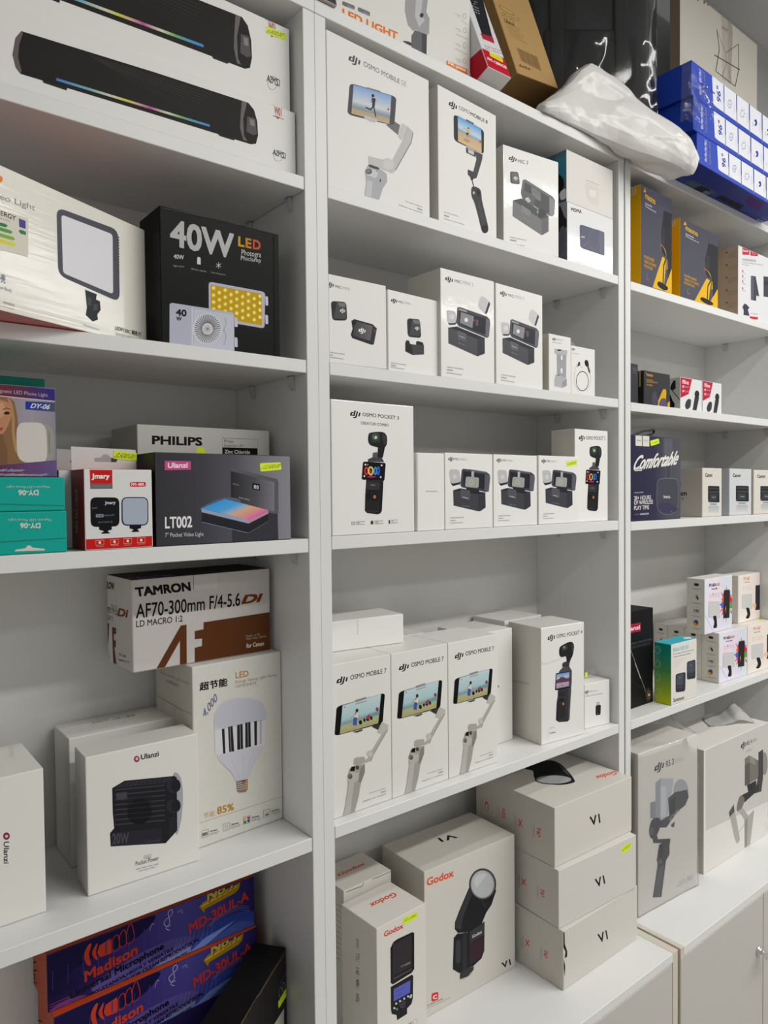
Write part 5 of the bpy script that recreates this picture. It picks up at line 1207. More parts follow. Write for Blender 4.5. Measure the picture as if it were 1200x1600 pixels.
   ('P','77777a',[(.455,.688),(.577,.692),(.59,.644),(.474,.644)]),('D','e4e0da',(.492,.56),(.579,.562),(.498,.611)),
   ('P','2f2f32',[(.31,.377),(.333,.41),(.381,.411),(.399,.372),(.515,.373),(.515,.414),(.544,.428),(.642,.419),(.667,.381),(.666,.269),(.446,.236),(.309,.267)]),
   ('P','49494c',[(.428,.368),(.662,.39),(.66,.275),(.446,.244)]),
  ]),
 ],
 'mm2A': [
  ('brand_lettering', None, 'F', [
   ('D','2e2e36',(.082,.882),(.227,.878),(.086,.937)),('T','55555c','MIC',(.253,.895),(.373,.897),(.253,.924),.005),
   ('T','b4b2b0','MINI 2',(.394,.899),(.596,.901),(.395,.931)),('T','77777a','WIRELESS MICROPHONE',(.096,.09),(.394,.09),(.096,.102)),
   ('T','77777a','无线麦克风',(.096,.063),(.21,.063),(.096,.077),.01),('T','77777a','MICROPHONE SANS FIL',(.095,.037),(.372,.035),(.096,.049)),
  ]),
  ('product_picture', None, 'F', [
   ('S','cacacc',[(.729,.811),(.784,.827),(.881,.801),(.915,.775),(.839,.664),(.783,.676),(.7,.713),(.695,.75)]),
   ('P','3a3a48',[(.889,.789),(.921,.771),(.85,.663),(.816,.671)]),('R','2c2c30',.25,[(.103,.62),(.261,.627),(.281,.505),(.131,.486)]),
   ('R','c6c6c8',.25,[(.095,.622),(.256,.628),(.277,.519),(.119,.5)]),('E','dcdcde',(.2,.57),(.243,.575),(.2,.545)),
   ('P','4c4c54',[(.297,.664),(.332,.676),(.857,.642),(.913,.616),(.918,.579),(.892,.451),(.855,.433),(.321,.493),(.274,.523)]),
   ('P','2a2a35',[(.328,.647),(.653,.626),(.834,.622),(.821,.465),(.615,.473),(.326,.519)]),
   ('P','6c6c74',[(.834,.622),(.913,.614),(.918,.579),(.892,.451),(.855,.435),(.821,.463)]),
   ('P','8c8c8f',[(.363,.632),(.602,.616),(.573,.5),(.34,.528)]),('E','e8e8ea',(.457,.567),(.49,.57),(.457,.547)),
   ('E','c83838',(.607,.578),(.618,.579),(.607,.569)),('P','9a9aa0',[(.323,.664),(.473,.656),(.469,.638),(.323,.644)]),
   ('P','585860',[(.634,.592),(.689,.591),(.685,.532),(.634,.532)]),
   ('P','505056',[(.13,.462),(.286,.488),(.809,.429),(.808,.278),(.667,.239),(.132,.317)]),
   ('P','313138',[(.142,.463),(.286,.486),(.806,.427),(.669,.404)]),('P','3e3e45',[(.669,.404),(.809,.429),(.808,.278),(.667,.239)]),
   ('P','62626a',[(.29,.451),(.459,.437),(.455,.362),(.301,.373)]),('L','c8c8cc',.8,[(.321,.404),(.43,.392)]),
   ('E','a0a0a6',(.327,.338),(.334,.338),(.327,.333)),('E','a0a0a6',(.362,.333),(.369,.334),(.362,.329)),
   ('E','a0a0a6',(.398,.329),(.405,.33),(.398,.325)),('E','a0a0a6',(.433,.325),(.44,.326),(.433,.321)),
  ]),
 ],
 'mm2B': [
  ('=', 'mm2A', 0),
  ('=', 'mm2A', 1),
 ],
 'batt': [
  ('brand_lettering', None, 'F', [
   ('D','3a3a3c',(.141,.883),(.33,.888),(.151,.939)),('T','9a9a9a','Pocket 4',(.357,.903),(.652,.915),(.358,.932)),
   ('T','9a9a9a','BATTERY HANDLE',(.157,.846),(.593,.855),(.157,.864)),
  ]),
  ('product_picture', None, 'F', [
   ('P','b8b8bc',[(.246,.75),(.833,.758),(.811,.668),(.708,.65),(.245,.663)]),('E','333336',(.464,.737),(.565,.744),(.464,.723)),
   ('P','a4a4a8',[(.345,.667),(.787,.666),(.767,.264),(.359,.293)]),('P','8e8e94',[(.497,.662),(.633,.661),(.632,.552),(.496,.556)]),
   ('R','e4e4e0',.4,[(.524,.657),(.619,.657),(.618,.564),(.523,.565)]),('R','e4e4e0',.4,[(.515,.425),(.611,.424),(.61,.331),(.515,.335)]),
   ('P','b6b6ba',[(.292,.299),(.784,.265),(.8,.125),(.594,.076),(.237,.089),(.238,.194)]),
   ('P','9c9ca2',[(.588,.177),(.794,.248),(.8,.125),(.594,.076)]),('E','55555a',(.426,.292),(.477,.295),(.426,.283)),
  ]),
 ],
 'lav': [
  ('brand_lettering', None, 'F', [
   ('D','3a3a3c',(.014,.891),(.157,.892),(.023,.949)),('T','aaaaaa','LAVALIER MIC',(.029,.829),(.347,.833),(.029,.85)),
  ]),
  ('product_picture', None, 'F', [
   ('O','2a3032',1.5,(.463,.287),(.715,.306),(.462,.082)),('C','55605e',.4,[(.294,.612),(.17,.508),(.123,.348),(.184,.165),(.384,.072)]),
   ('C','55605e',.4,[(.764,.477),(.817,.37),(.779,.239),(.619,.117)]),('P','333335',[(.303,.685),(.365,.681),(.371,.619),(.247,.564)]),
   ('L','a8946a',.7,[(.359,.621),(.464,.56)]),('S','1a1a1c',[(.559,.714),(.622,.748),(.701,.726),(.732,.634),(.653,.603),(.574,.644)]),
   ('P','55605e',[(.653,.614),(.736,.615),(.796,.527),(.779,.472),(.732,.487)]),
  ]),
 ],
 'p3cc': [
  ('brand_lettering', None, 'F', [
   ('D','1f1f22',(.212,.873),(.34,.872),(.216,.931)),('T','26262a','OSMO POCKET 3',(.36,.892),(.808,.884),(.36,.92),.01),
   ('T','3a3a3e','CREATOR COMBO',(.338,.829),(.677,.825),(.339,.851),.005),('R','8a8a8e',.2,[(.217,.099),(.254,.098),(.253,.073),(.217,.074)]),
   ('R','cfcfcc',.2,[(.224,.094),(.247,.094),(.247,.077),(.223,.078)]),('R','2a2a30',.15,[(.446,.1),(.474,.099),(.474,.072),(.446,.072)]),
   ('R','2a2a30',.2,[(.666,.1),(.685,.1),(.684,.071),(.666,.07)]),('T','66666a','1-INCH CMOS',(.264,.093),(.373,.092),(.265,.1),.01),
   ('T','66666a','4K 120FPS',(.264,.084),(.318,.084),(.264,.091),.01),('T','66666a','STABILIZATION',(.264,.074),(.373,.072),(.264,.081),.01),
   ('T','66666a','1-INCH CMOS',(.484,.093),(.597,.093),(.484,.1),.01),('T','66666a','4K 120FPS',(.484,.083),(.54,.085),(.484,.09),.01),
   ('T','66666a','STABILIZATION',(.484,.073),(.597,.073),(.484,.08),.01),('T','66666a','1-INCH CMOS',(.696,.093),(.781,.095),(.697,.1),.01),
   ('T','66666a','4K 120FPS',(.696,.083),(.722,.086),(.696,.09),.01),('T','66666a','STABILIZATION',(.696,.073),(.78,.075),(.696,.08),.01),
  ]),
  ('product_picture', None, 'F', [
   ('P','232325',[(.543,.67),(.634,.679),(.6,.583),(.532,.58)]),
   ('S','232325',[(.427,.747),(.455,.771),(.59,.781),(.644,.761),(.657,.716),(.639,.672),(.588,.655),(.52,.664),(.453,.676),(.426,.702)]),
   ('S','38383b',[(.601,.771),(.641,.754),(.651,.708),(.628,.679),(.602,.714)]),('R','37373a',.15,[(.45,.772),(.569,.775),(.568,.699),(.451,.694)]),
   ('R','2a3a2c',.2,[(.461,.766),(.544,.767),(.543,.707),(.463,.703)]),('E','405844',(.513,.74),(.552,.741),(.513,.711)),
   ('E','c4d8a8',(.515,.736),(.531,.737),(.515,.724)),('E','55705a',(.485,.739),(.496,.739),(.485,.719)),
   ('P','5a5a5c',[(.48,.619),(.531,.625),(.537,.58),(.474,.578)]),('P','47474a',[(.42,.568),(.474,.584),(.587,.583),(.616,.55),(.418,.549)]),
   ('P','252528',[(.397,.412),(.604,.403),(.582,.174),(.563,.154),(.529,.147),(.401,.16),(.376,.178),(.383,.304)]),
   ('P','363639',[(.402,.401),(.563,.393),(.551,.337),(.399,.339)]),('P','1b1b1d',[(.572,.398),(.602,.402),(.58,.174),(.551,.154),(.566,.345)]),
   ('T','8a8a8e','OSMO',(.446,.368),(.502,.365),(.446,.379),.02),('S','19191b',[(.39,.311),(.445,.317),(.447,.275),(.424,.258),(.386,.269)]),
   ('S','19191b',[(.464,.303),(.52,.308),(.536,.274),(.513,.246),(.463,.254)]),('E','b06c4a',(.495,.282),(.514,.282),(.495,.268)),
   ('L','101012',1,[(.403,.328),(.554,.32)]),('L','4a4a4d',.6,[(.401,.178),(.535,.168)]),
   ('R','131317',.08,[(.361,.55),(.636,.543),(.616,.404),(.342,.414)]),('O','e0392c',2.2,(.397,.479),(.415,.48),(.397,.453)),
   ('O','e8d36a',2.4,(.45,.48),(.477,.48),(.45,.452)),('C','d83a5a',1.8,[(.437,.499),(.444,.478),(.472,.459)]),
   ('O','2f9ae6',2,(.506,.48),(.52,.481),(.505,.454)),('O','3a6fe0',2,(.54,.482),(.554,.482),(.539,.455)),
   ('E','c01a86',(.458,.435),(.51,.435),(.458,.429)),('E','e4e4e8',(.385,.527),(.394,.527),(.384,.52)),
   ('E','e4e4e8',(.583,.524),(.594,.524),(.583,.517)),('E','e4e4e8',(.372,.44),(.382,.44),(.372,.433)),
   ('E','e4e4e8',(.571,.433),(.581,.433),(.57,.426)),('T','c8c8cc','4K',(.398,.521),(.424,.52),(.398,.531)),
  ]),
 ],
 'blank': [
  ('side_lettering', None, 'F', [
   ('T','66666a','WWW.DJI.COM',(.307,.491),(.735,.49),(.307,.515)),('L','b4b2ac',.8,[(.043,.987),(.011,.003)]),
  ]),
 ],
 'm3A': [
  ('brand_lettering', None, 'F', [
   ('D','33333a',(.067,.886),(.179,.883),(.071,.95)),('T','6a6a70','MIC',(.195,.905),(.287,.903),(.195,.937),.01),
   ('T','b4b2b0','MINI 2',(.304,.904),(.451,.902),(.304,.935)),('T','77777a','WIRELESS MICROPHONE',(.097,.142),(.372,.143),(.097,.157)),
   ('T','77777a','无线麦克风',(.096,.109),(.208,.109),(.097,.123),.01),('T','77777a','MICROPHONE SANS FIL',(.096,.076),(.357,.076),(.096,.09)),
  ]),
  ('product_picture', None, 'F', [
   ('P','2a2a2f',[(.102,.626),(.313,.627),(.301,.591),(.162,.566),(.132,.582)]),('R','bebebf',.26,[(.08,.784),(.285,.786),(.317,.618),(.112,.593)]),
   ('E','d0d0d0',(.197,.688),(.239,.688),(.197,.657)),
   ('P','47474f',[(.34,.773),(.364,.795),(.525,.787),(.854,.761),(.933,.724),(.947,.675),(.912,.49),(.852,.484),(.337,.55),(.308,.582)]),
   ('P','2a2a35',[(.368,.765),(.832,.726),(.818,.521),(.366,.562)]),
   ('P','5d5d66',[(.832,.726),(.938,.715),(.947,.675),(.912,.49),(.861,.486),(.818,.521)]),
   ('P','b2b2ae',[(.542,.77),(.597,.767),(.592,.684),(.538,.69)]),('R','a2a29d',.16,[(.425,.693),(.702,.68),(.689,.538),(.403,.557)]),
   ('O','c0c0ba',.8,(.532,.618),(.572,.618),(.532,.586)),('L','77777a',.5,[(.628,.673),(.62,.547)]),
   ('P','6a6a74',[(.543,.787),(.854,.761),(.85,.742),(.542,.766)]),
   ('P','44444b',[(.161,.513),(.309,.537),(.837,.477),(.842,.272),(.719,.224),(.655,.23),(.167,.312)]),
   ('P','2c2c33',[(.17,.51),(.309,.533),(.833,.474),(.688,.453)]),('P','3a3a42',[(.688,.453),(.837,.477),(.842,.272),(.719,.224),(.682,.227)]),
   ('P','55555d',[(.309,.528),(.507,.507),(.513,.374),(.316,.406)]),('L','d4d4d6',.8,[(.35,.421),(.47,.402)]),
   ('E','9a9aa0',(.352,.308),(.361,.308),(.352,.303)),('E','9a9aa0',(.397,.303),(.405,.303),(.396,.297)),
   ('E','9a9aa0',(.441,.298),(.45,.298),(.441,.292)),('E','9a9aa0',(.485,.292),(.494,.292),(.485,.287)),
   ('P','2a2a30',[(.424,.548),(.704,.524),(.703,.489),(.432,.523)]),
  ]),
 ],
 'm3B': [
  ('=', 'm3A', 0),
  ('=', 'm3A', 1),
 ],
 'm3C': [
  ('=', 'm3A', 0),
  ('=', 'm3A', 1),
  ('price_sticker', 'yellow price sticker', 'F', [
   ('R','d9ee1a',.12,[(.681,.92),(.95,.954),(.964,.88),(.692,.844)]),('T','55601a','16,500,00',(.714,.86),(.936,.889),(.714,.902),0,.2),
  ]),
 ],
 'p3': [
  ('brand_lettering', None, 'F', [
   ('D','2a2a2e',(.114,.872),(.302,.873),(.122,.935)),('T','4a4a4e','OSMO POCKET 3',(.326,.891),(.915,.899),(.327,.929),.01),
  ]),
  ('product_picture', None, 'F', [
   ('P','232325',[(.622,.702),(.767,.713),(.714,.604),(.606,.6)]),
   ('S','232325',[(.439,.79),(.483,.817),(.697,.829),(.783,.806),(.804,.754),(.776,.705),(.694,.686),(.587,.695),(.48,.709),(.437,.738)]),
   ('S','38383b',[(.715,.816),(.778,.798),(.795,.746),(.758,.713),(.717,.752)]),('R','37373a',.15,[(.476,.818),(.664,.822),(.662,.735),(.477,.73)]),
   ('R','2a3a2c',.2,[(.493,.811),(.625,.812),(.623,.744),(.495,.74)]),('E','405844',(.576,.781),(.637,.782),(.575,.749)),
   ('E','c4d8a8',(.579,.777),(.604,.778),(.579,.764)),('E','55705a',(.532,.78),(.549,.78),(.531,.758)),
   ('P','5a5a5c',[(.523,.645),(.603,.651),(.613,.6),(.513,.599)]),('P','47474a',[(.429,.586),(.513,.605),(.692,.604),(.738,.566),(.425,.566)]),
   ('P','252528',[(.391,.41),(.72,.4),(.685,.141),(.654,.117),(.6,.11),(.397,.124),(.357,.145),(.37,.287)]),
   ('P','363639',[(.4,.398),(.655,.389),(.635,.325),(.395,.327)]),('P','1b1b1d',[(.669,.394),(.716,.398),(.682,.141),(.636,.117),(.659,.334)]),
   ('T','8a8a8e','OSMO',(.469,.36),(.558,.357),(.47,.373),.02),('S','19191b',[(.38,.295),(.468,.303),(.47,.255),(.435,.235),(.374,.248)]),
   ('S','19191b',[(.498,.287),(.587,.293),(.612,.254),(.576,.222),(.496,.231)]),('E','b06c4a',(.547,.263),(.577,.262),(.546,.246)),
   ('L','101012',1,[(.402,.315),(.64,.306)]),('L','4a4a4d',.6,[(.398,.145),(.61,.134)]),
   ('R','131317',.08,[(.334,.566),(.771,.558),(.738,.401),(.305,.412)]),('O','e0392c',1.58,(.391,.486),(.419,.487),(.391,.456)),
   ('O','e8d36a',1.73,(.476,.487),(.518,.487),(.475,.455)),('C','d83a5a',1.3,[(.455,.509),(.467,.485),(.51,.463)]),
   ('O','2f9ae6',1.44,(.564,.488),(.587,.488),(.563,.457)),('O','3a6fe0',1.44,(.618,.489),(.641,.49),(.617,.459)),
   ('E','c01a86',(.489,.436),(.57,.436),(.488,.429)),('E','e4e4e8',(.372,.54),(.388,.54),(.372,.533)),
   ('E','e4e4e8',(.687,.536),(.703,.537),(.687,.529)),('E','e4e4e8',(.352,.441),(.368,.441),(.352,.434)),
   ('E','e4e4e8',(.667,.434),(.683,.434),(.666,.426)),('T','c8c8cc','4K',(.393,.534),(.434,.533),(.393,.545)),
  ]),
 ],
 'om7A': [
  ('brand_lettering', None, 'F', [
   ('D','151516',(.126,.862),(.308,.863),(.131,.914)),('T','2a2a2b','OSMO MOBILE 7',(.34,.88),(.926,.878),(.341,.912),.01),
   ('T','77777a','Smartphone Stabilizer',(.622,.087),(.899,.086),(.622,.097)),('T','77777a','手机云台',(.81,.066),(.898,.066),(.81,.077),.02),
   ('T','77777a','Stabilisateur pour smartphone',(.518,.045),(.898,.045),(.518,.057)),
  ]),
  ('product_picture', None, 'F', [
   ('P','3a3937',[(.672,.536),(.852,.555),(.774,.503)]),('P','4a4845',[(.365,.535),(.533,.537),(.517,.525),(.436,.522)]),
   ('R','111112',.1,[(.126,.727),(.9,.744),(.855,.54),(.088,.539)]),
   ('G',[(0,'a6a474'),(.22,'b2ae84'),(.3,'98a890'),(.34,'7896a0'),(.42,'96b4ba'),(.5,'a8c6ca'),(1,'bfd2d6')],[(.17,.542),(.217,.725),(.832,.742),(.781,.548)]),
   ('S','6f97a4',[(.557,.606),(.675,.626),(.793,.626),(.789,.606),(.655,.604)]),('P','d8cfbf',[(.402,.657),(.466,.648),(.454,.616),(.392,.622)]),
   ('E','33292a',(.44,.67),(.463,.668),(.44,.658)),('L','33292a',1.5,[(.429,.669),(.413,.645)]),
   ('P','3c5ca4',[(.386,.631),(.443,.622),(.43,.57),(.37,.58)]),('L','c09078',1.6,[(.394,.578),(.39,.551)]),
   ('L','c09078',1.2,[(.459,.641),(.492,.593)]),('L','c09078',1.2,[(.402,.648),(.334,.628)]),('E','1c1c1e',(.493,.585),(.52,.582),(.493,.57)),
   ('E','1c1c1e',(.557,.593),(.576,.591),(.557,.581)),('E','1c1c1e',(.668,.595),(.688,.593),(.668,.582)),
   ('E','2a2020',(.611,.593),(.639,.59),(.611,.581)),('P','a0404a',[(.577,.611),(.636,.625),(.659,.607),(.619,.589)]),
   ('E','50202a',(.766,.644),(.79,.641),(.766,.631)),('E','d02838',(.766,.644),(.78,.642),(.766,.635)),
   ('P','a09e9a',[(.423,.718),(.595,.722),(.595,.715),(.422,.71)]),('E','d04050',(.25,.711),(.259,.71),(.25,.706)),
   ('P','8c8a86',[(.414,.741),(.58,.746),(.596,.733),(.43,.726)]),
   ('P','b0aca4',[(.895,.501),(.943,.491),(.691,.345),(.657,.308),(.565,.306),(.546,.325),(.625,.337),(.664,.372)]),
   ('L','77746e',.9,[(.945,.489),(.695,.344),(.659,.307)]),('P','bdb9b1',[(.766,.482),(.791,.516),(.856,.547),(.952,.517),(.939,.49),(.834,.469)]),
   ('L','8a8780',.6,[(.795,.512),(.774,.482)]),('E','c4c0b8',(.644,.356),(.692,.35),(.644,.334)),('O','a09d96',.4,(.644,.356),(.692,.35),(.644,.334)),
   ('P','aaa69e',[(.385,.354),(.421,.36),(.555,.349),(.558,.306),(.425,.308),(.378,.319)]),
   ('P','a19e97',[(.387,.309),(.556,.301),(.554,.245),(.489,.181),(.452,.098),(.381,-.005),(.194,-.007),(.241,.073),(.285,.197),(.279,.257),(.321,.301)]),
   ('P','b7b4ad',[(.3,.211),(.385,.203),(.314,-.001),(.205,-.006),(.25,.071)]),
   ('P','858279',[(.492,.285),(.555,.299),(.554,.245),(.489,.181),(.451,.19),(.462,.241)]),
   ('P','141415',[(.317,.284),(.344,.308),(.401,.306),(.39,.273)]),('E','4a4946',(.434,.291),(.463,.287),(.434,.277)),
   ('S','b8b4ad',[(.283,.265),(.358,.271),(.449,.257),(.452,.218),(.398,.2),(.291,.22)]),('E','56544f',(.32,.248),(.355,.243),(.32,.23)),
   ('E','7a7872',(.313,.253),(.331,.25),(.312,.243)),('E','c06a60',(.418,.26),(.426,.259),(.418,.256)),
  ]),
 ],
 'om7B': [
  ('=', 'om7A', 0),
  ('=', 'om7A', 1),
 ],
 'om7C': [
  ('=', 'om7A', 0),
  ('=', 'om7A', 1),
 ],
 'om7D': [
  ('side_lettering', None, 'F', [
   ('T','3a3a3c','WWW',(.587,.497),(.624,.496),(.587,.515),.03),
  ]),
 ],
 'p4': [
  ('brand_lettering', None, 'F', [
   ('D','1f1f22',(.146,.874),(.321,.875),(.15,.932)),('T','4a4a4c','OSMO',(.346,.893),(.555,.894),(.347,.926),.01),
   ('T','4a4a4c','POCKET 4',(.594,.893),(.958,.897),(.594,.926),.01),('T','8a8a8a','Pocket',(.195,.126),(.289,.123),(.195,.134)),
   ('T','8a8a8a','口袋相机',(.184,.079),(.323,.075),(.184,.092),.02),
  ]),
  ('product_picture', None, 'F', [
   ('P','26262a',[(.577,.719),(.712,.726),(.648,.654),(.577,.655)]),
   ('S','232326',[(.409,.791),(.454,.82),(.647,.843),(.734,.828),(.758,.788),(.727,.725),(.679,.69),(.592,.682),(.554,.722),(.464,.721),(.413,.745)]),
   ('S','3a3a3d',[(.702,.828),(.754,.796),(.734,.749),(.697,.776)]),('R','343438',.2,[(.465,.819),(.593,.823),(.597,.776),(.475,.773)]),
   ('E','3c4c40',(.533,.801),(.584,.798),(.533,.778)),('E','8ab09a',(.524,.803),(.541,.802),(.524,.795)),
   ('P','3a3a3d',[(.485,.668),(.553,.677),(.652,.657),(.639,.624),(.474,.637)]),
   ('P','4b4b4e',[(.405,.603),(.495,.633),(.646,.626),(.704,.587),(.699,.468),(.399,.576)]),
   ('P','353538',[(.377,.454),(.704,.581),(.685,.412),(.644,.16),(.599,.147),(.395,.162),(.328,.185),(.346,.336),(.372,.39)]),
   ('P','48484b',[(.652,.585),(.704,.585),(.685,.412),(.644,.16),(.61,.151),(.629,.417)]),
   ('R','17171a',.05,[(.331,.591),(.656,.586),(.647,.44),(.309,.445)]),
   ('G',[(0,'8a94b4'),(.3,'c0a0a8'),(.42,'3a3450'),(.55,'40385a'),(.62,'c89a8c'),(.72,'a8c0d8'),(1,'5a94d0')],[(.334,.457),(.346,.582),(.645,.58),(.634,.455)]),
   ('P','54405a',[(.343,.528),(.42,.54),(.473,.566),(.548,.532),(.638,.519),(.636,.497),(.339,.509)]),
   ('P','d8907a',[(.452,.556),(.473,.566),(.509,.547),(.484,.541)]),('P','c07a6a',[(.441,.488),(.462,.461),(.494,.48)]),
   ('R','2a2a2d',.1,[(.365,.347),(.557,.342),(.549,.181),(.336,.189)]),('E','b46a50',(.499,.311),(.525,.309),(.499,.298)),
   ('P','2a2a2d',[(.398,.424),(.547,.419),(.542,.376),(.397,.384)]),('S','1a1a1c',[(.397,.36),(.504,.359),(.514,.342),(.407,.347)]),
   ('C','e8e8e6',.7,[(.025,.711),(.086,.697),(.273,.705),(.421,.718),(.56,.712)]),('C','b8b6b0',.5,[(.025,.704),(.086,.69),(.273,.698),(.421,.712)]),
   ('C','c6c4be',.5,[(.121,.039),(.184,.081),(.153,.108),(.247,.138)]),
  ]),
  ('price_sticker', 'yellow price sticker', 'T', [
   ('P','d9ee1a',[(.719,1.057),(.966,1.037),(.913,.949),(.699,.926)]),
  ]),
  ('side_lettering', None, 'L', [
   ('T','77777a','WWW.DJI.COM',(.139,.468),(.638,.481),(.139,.489)),
  ]),
 ],
 'adap': [
  ('brand_lettering', None, 'F', [
   ('D','2a2a2c',(.001,.78),(.174,.775),(.008,.865)),('T','6a6a6c','MIC',(.211,.801),(.338,.795),(.211,.836)),
   ('T','aaaaaa','MINI',(.364,.796),(.504,.791),(.364,.83)),('T','8a8a8c','MOBILE PHONE ADAPTER',(.004,.722),(.712,.699),(.004,.751)),
  ]),
  ('product_picture', None, 'F', [
   ('P','b8b6b6',[(.466,.547),(.592,.543),(.592,.468),(.466,.472)]),('R','2b2828',.2,[(.429,.477),(.644,.465),(.625,.242),(.428,.253)]),
   ('E','a05a50',(.521,.282),(.539,.279),(.521,.271)),
  ]),
 ],
 'topbox': [
  ('top_picture', None, 'T', [
   ('S','2d2d2f',[(.931,3.13),(1.105,3.618),(1.331,3.417),(1.257,2.729),(1.133,2.066),(.904,1.992),(.959,2.511),(.809,2.418)]),
   ('S','1c1c1e',[(.698,2.087),(.751,2.061),(.72,1.777),(.59,1.595)]),('T','9a9894','OSMO',(1.479,1.685),(1.529,2.458),(1.429,1.555)),
  ]),
  ('side_lettering', None, 'F', [
   ('T','b0aea9','WWW.DJI.COM',(.487,.459),(.483,1.04),(.466,.457)),
  ]),
 ],
 'v1s': [
  ('brand_lettering', None, 'F', [
   ('T','e0542a','Godox',(.025,.896),(.303,.884),(.026,.95),.035),('T','1a1a1e','V1',(.845,.042),(.949,.035),(.833,.089),.03),
   ('R','d63838',.28,[(.065,.149),(.135,.135),(.134,.079),(.062,.091)]),('T','f0dcd8','C',(.079,.1),(.122,.092),(.079,.129),.06),
   ('T','77757a','for NIKON Cameras',(.022,.074),(.18,.065),(.022,.086),.02),
   ('T','8a888c','For more information please visit',(.021,.057),(.255,.043),(.021,.067)),
  ]),
  ('product_picture', None, 'F', [
   ('P','252426',[(.47,.758),(.779,.648),(.721,.556),(.663,.52),(.609,.456),(.453,.442),(.343,.473),(.311,.512),(.314,.559),(.36,.624)]),
   ('P','3a393c',[(.472,.748),(.497,.696),(.4,.567),(.379,.486),(.322,.513),(.322,.557)]),('E','2c2a2d',(.623,.735),(.777,.69),(.621,.62)),
   ('E','77777c',(.623,.735),(.764,.694),(.622,.629)),('E','b9bbbd',(.62,.736),(.748,.698),(.619,.639)),
   ('S','c9cbcc',[(.525,.795),(.595,.819),(.665,.79),(.609,.762),(.552,.733)]),('L','3c3b3e',.5,[(.579,.637),(.713,.558)]),
   ('L','3c3b3e',.5,[(.591,.626),(.702,.551)]),('L','3c3b3e',.5,[(.602,.614),(.69,.544)]),('L','3c3b3e',.5,[(.613,.603),(.679,.536)]),
   ('L','3c3b3e',.5,[(.624,.591),(.667,.529)]),
   ('P','252427',[(.299,.453),(.339,.471),(.439,.441),(.64,.46),(.635,.248),(.603,.203),(.512,.181),(.356,.184),(.287,.236)]),
   ('P','323135',[(.395,.456),(.439,.446),(.437,.178),(.389,.182)]),('P','3d3d41',[(.476,.439),(.637,.456),(.633,.364),(.473,.359)]),
   ('T','d0d0d0','Godox',(.5,.383),(.608,.386),(.501,.405),.03),('P','3c2832',[(.473,.359),(.633,.348),(.629,.25),(.596,.216),(.471,.204)]),
   ('R','3b3b41',.2,[(.321,.426),(.373,.415),(.371,.255),(.319,.264)]),
   ('P','3b393b',[(.366,.186),(.516,.179),(.513,.151),(.45,.128),(.36,.138),(.361,.161)]),('L','8a888a',.8,[(.389,.125),(.498,.13)]),
  ]),
  ('top_lettering', None, 'T', [
   ('T','1c1c1f','V1',(.595,.603),(.434,.647),(.582,.467),.03),
  ]),
 ],
 'v1a': [
  ('brand_lettering', None, 'F', [
   ('T','1c1c1f','V1',(.443,.424),(.571,.406),(.428,.595),.03),
  ]),
  ('top_picture', None, 'T', [
   ('S','1b1b1d',[(.419,.786),(.55,.821),(.74,.79),(.757,.668),(.676,.486),(.555,.288),(.485,.26),(.366,.314),(.298,.449),(.33,.573),(.433,.698)]),
   ('E','2e2e31',(.43,.425),(.557,.309),(.347,.344)),('E','a8a9aa',(.43,.425),(.545,.32),(.362,.358)),
   ('S','55555a',[(.723,.636),(.682,.52),(.593,.381),(.645,.504)]),
  ]),
  ('top_lettering', None, 'T', [
   ('T','e04a30','Godox',(1.001,.189),(.765,.228),(.948,.119),.03),
  ]),
  ('side_lettering', None, 'L', [
   ('T','d8503c','⚡',(-.117,.573),(-.118,.39),(-.061,.588),.02),('L','55534f',.7,[(-.152,.588),(-.154,.359)]),
   ('L','9a9890',.4,[(-.179,.601),(-.18,.322)]),('T','d8503c','C',(.122,.57),(.121,.392),(.176,.584),.02),('L','55534f',.7,[(.088,.585),(.087,.362)]),
   ('L','9a9890',.4,[(.063,.597),(.062,.326)]),('T','d8503c','HSS',(.351,.579),(.35,.406),(.402,.593),.02),
   ('L','55534f',.7,[(.319,.594),(.318,.377)]),('L','9a9890',.4,[(.295,.606),(.294,.342)]),('T','d8503c','X',(.566,.552),(.566,.384),(.615,.566),.02),
   ('L','55534f',.7,[(.536,.567),(.535,.355)]),('L','9a9890',.4,[(.513,.578),(.513,.321)]),
   ('T','d8503c','76²',(.791,.545),(.791,.381),(.837,.559),.02),('L','55534f',.7,[(.763,.559),(.762,.353)]),('L','9a9890',.4,[(.741,.571),(.74,.32)]),
  ]),
 ],
 'v1b': [
  ('brand_lettering', None, 'F', [
   ('T','1c1c1f','V1',(.461,.38),(.579,.374),(.44,.548),.03),
  ]),
  ('price_sticker', 'yellow price sticker', 'F', [
   ('R','d9ee1a',.1,[(.795,.882),(.924,.916),(.928,.786),(.799,.764)]),('T','5a661a','62,500,00',(.807,.801),(.916,.825),(.807,.859),0,.2),
  ]),
  ('side_lettering', None, 'L', [
   ('T','d8503c','X',(.554,.522),(.554,.378),(.605,.543),.02),('L','55534f',.7,[(.526,.555),(.525,.322)]),('L','9a9890',.4,[(.504,.563),(.503,.283)]),
   ('T','d8503c','76²',(.785,.513),(.785,.373),(.833,.534),.02),('L','55534f',.7,[(.758,.545),(.758,.319)]),
   ('L','9a9890',.4,[(.738,.553),(.737,.281)]),
  ]),
 ],
 'v1c': [
  ('side_lettering', None, 'L', [
   ('T','d8503c','X',(.57,.498),(.57,.357),(.617,.521),.02),('L','55534f',.7,[(.543,.529),(.542,.302)]),('L','9a9890',.4,[(.523,.536),(.522,.262)]),
   ('T','d8503c','76²',(.785,.497),(.784,.359),(.83,.519),.02),('L','55534f',.7,[(.759,.527),(.758,.305)]),('L','9a9890',.4,[(.74,.534),(.739,.267)]),
  ]),
  ('brand_lettering', None, 'F', [
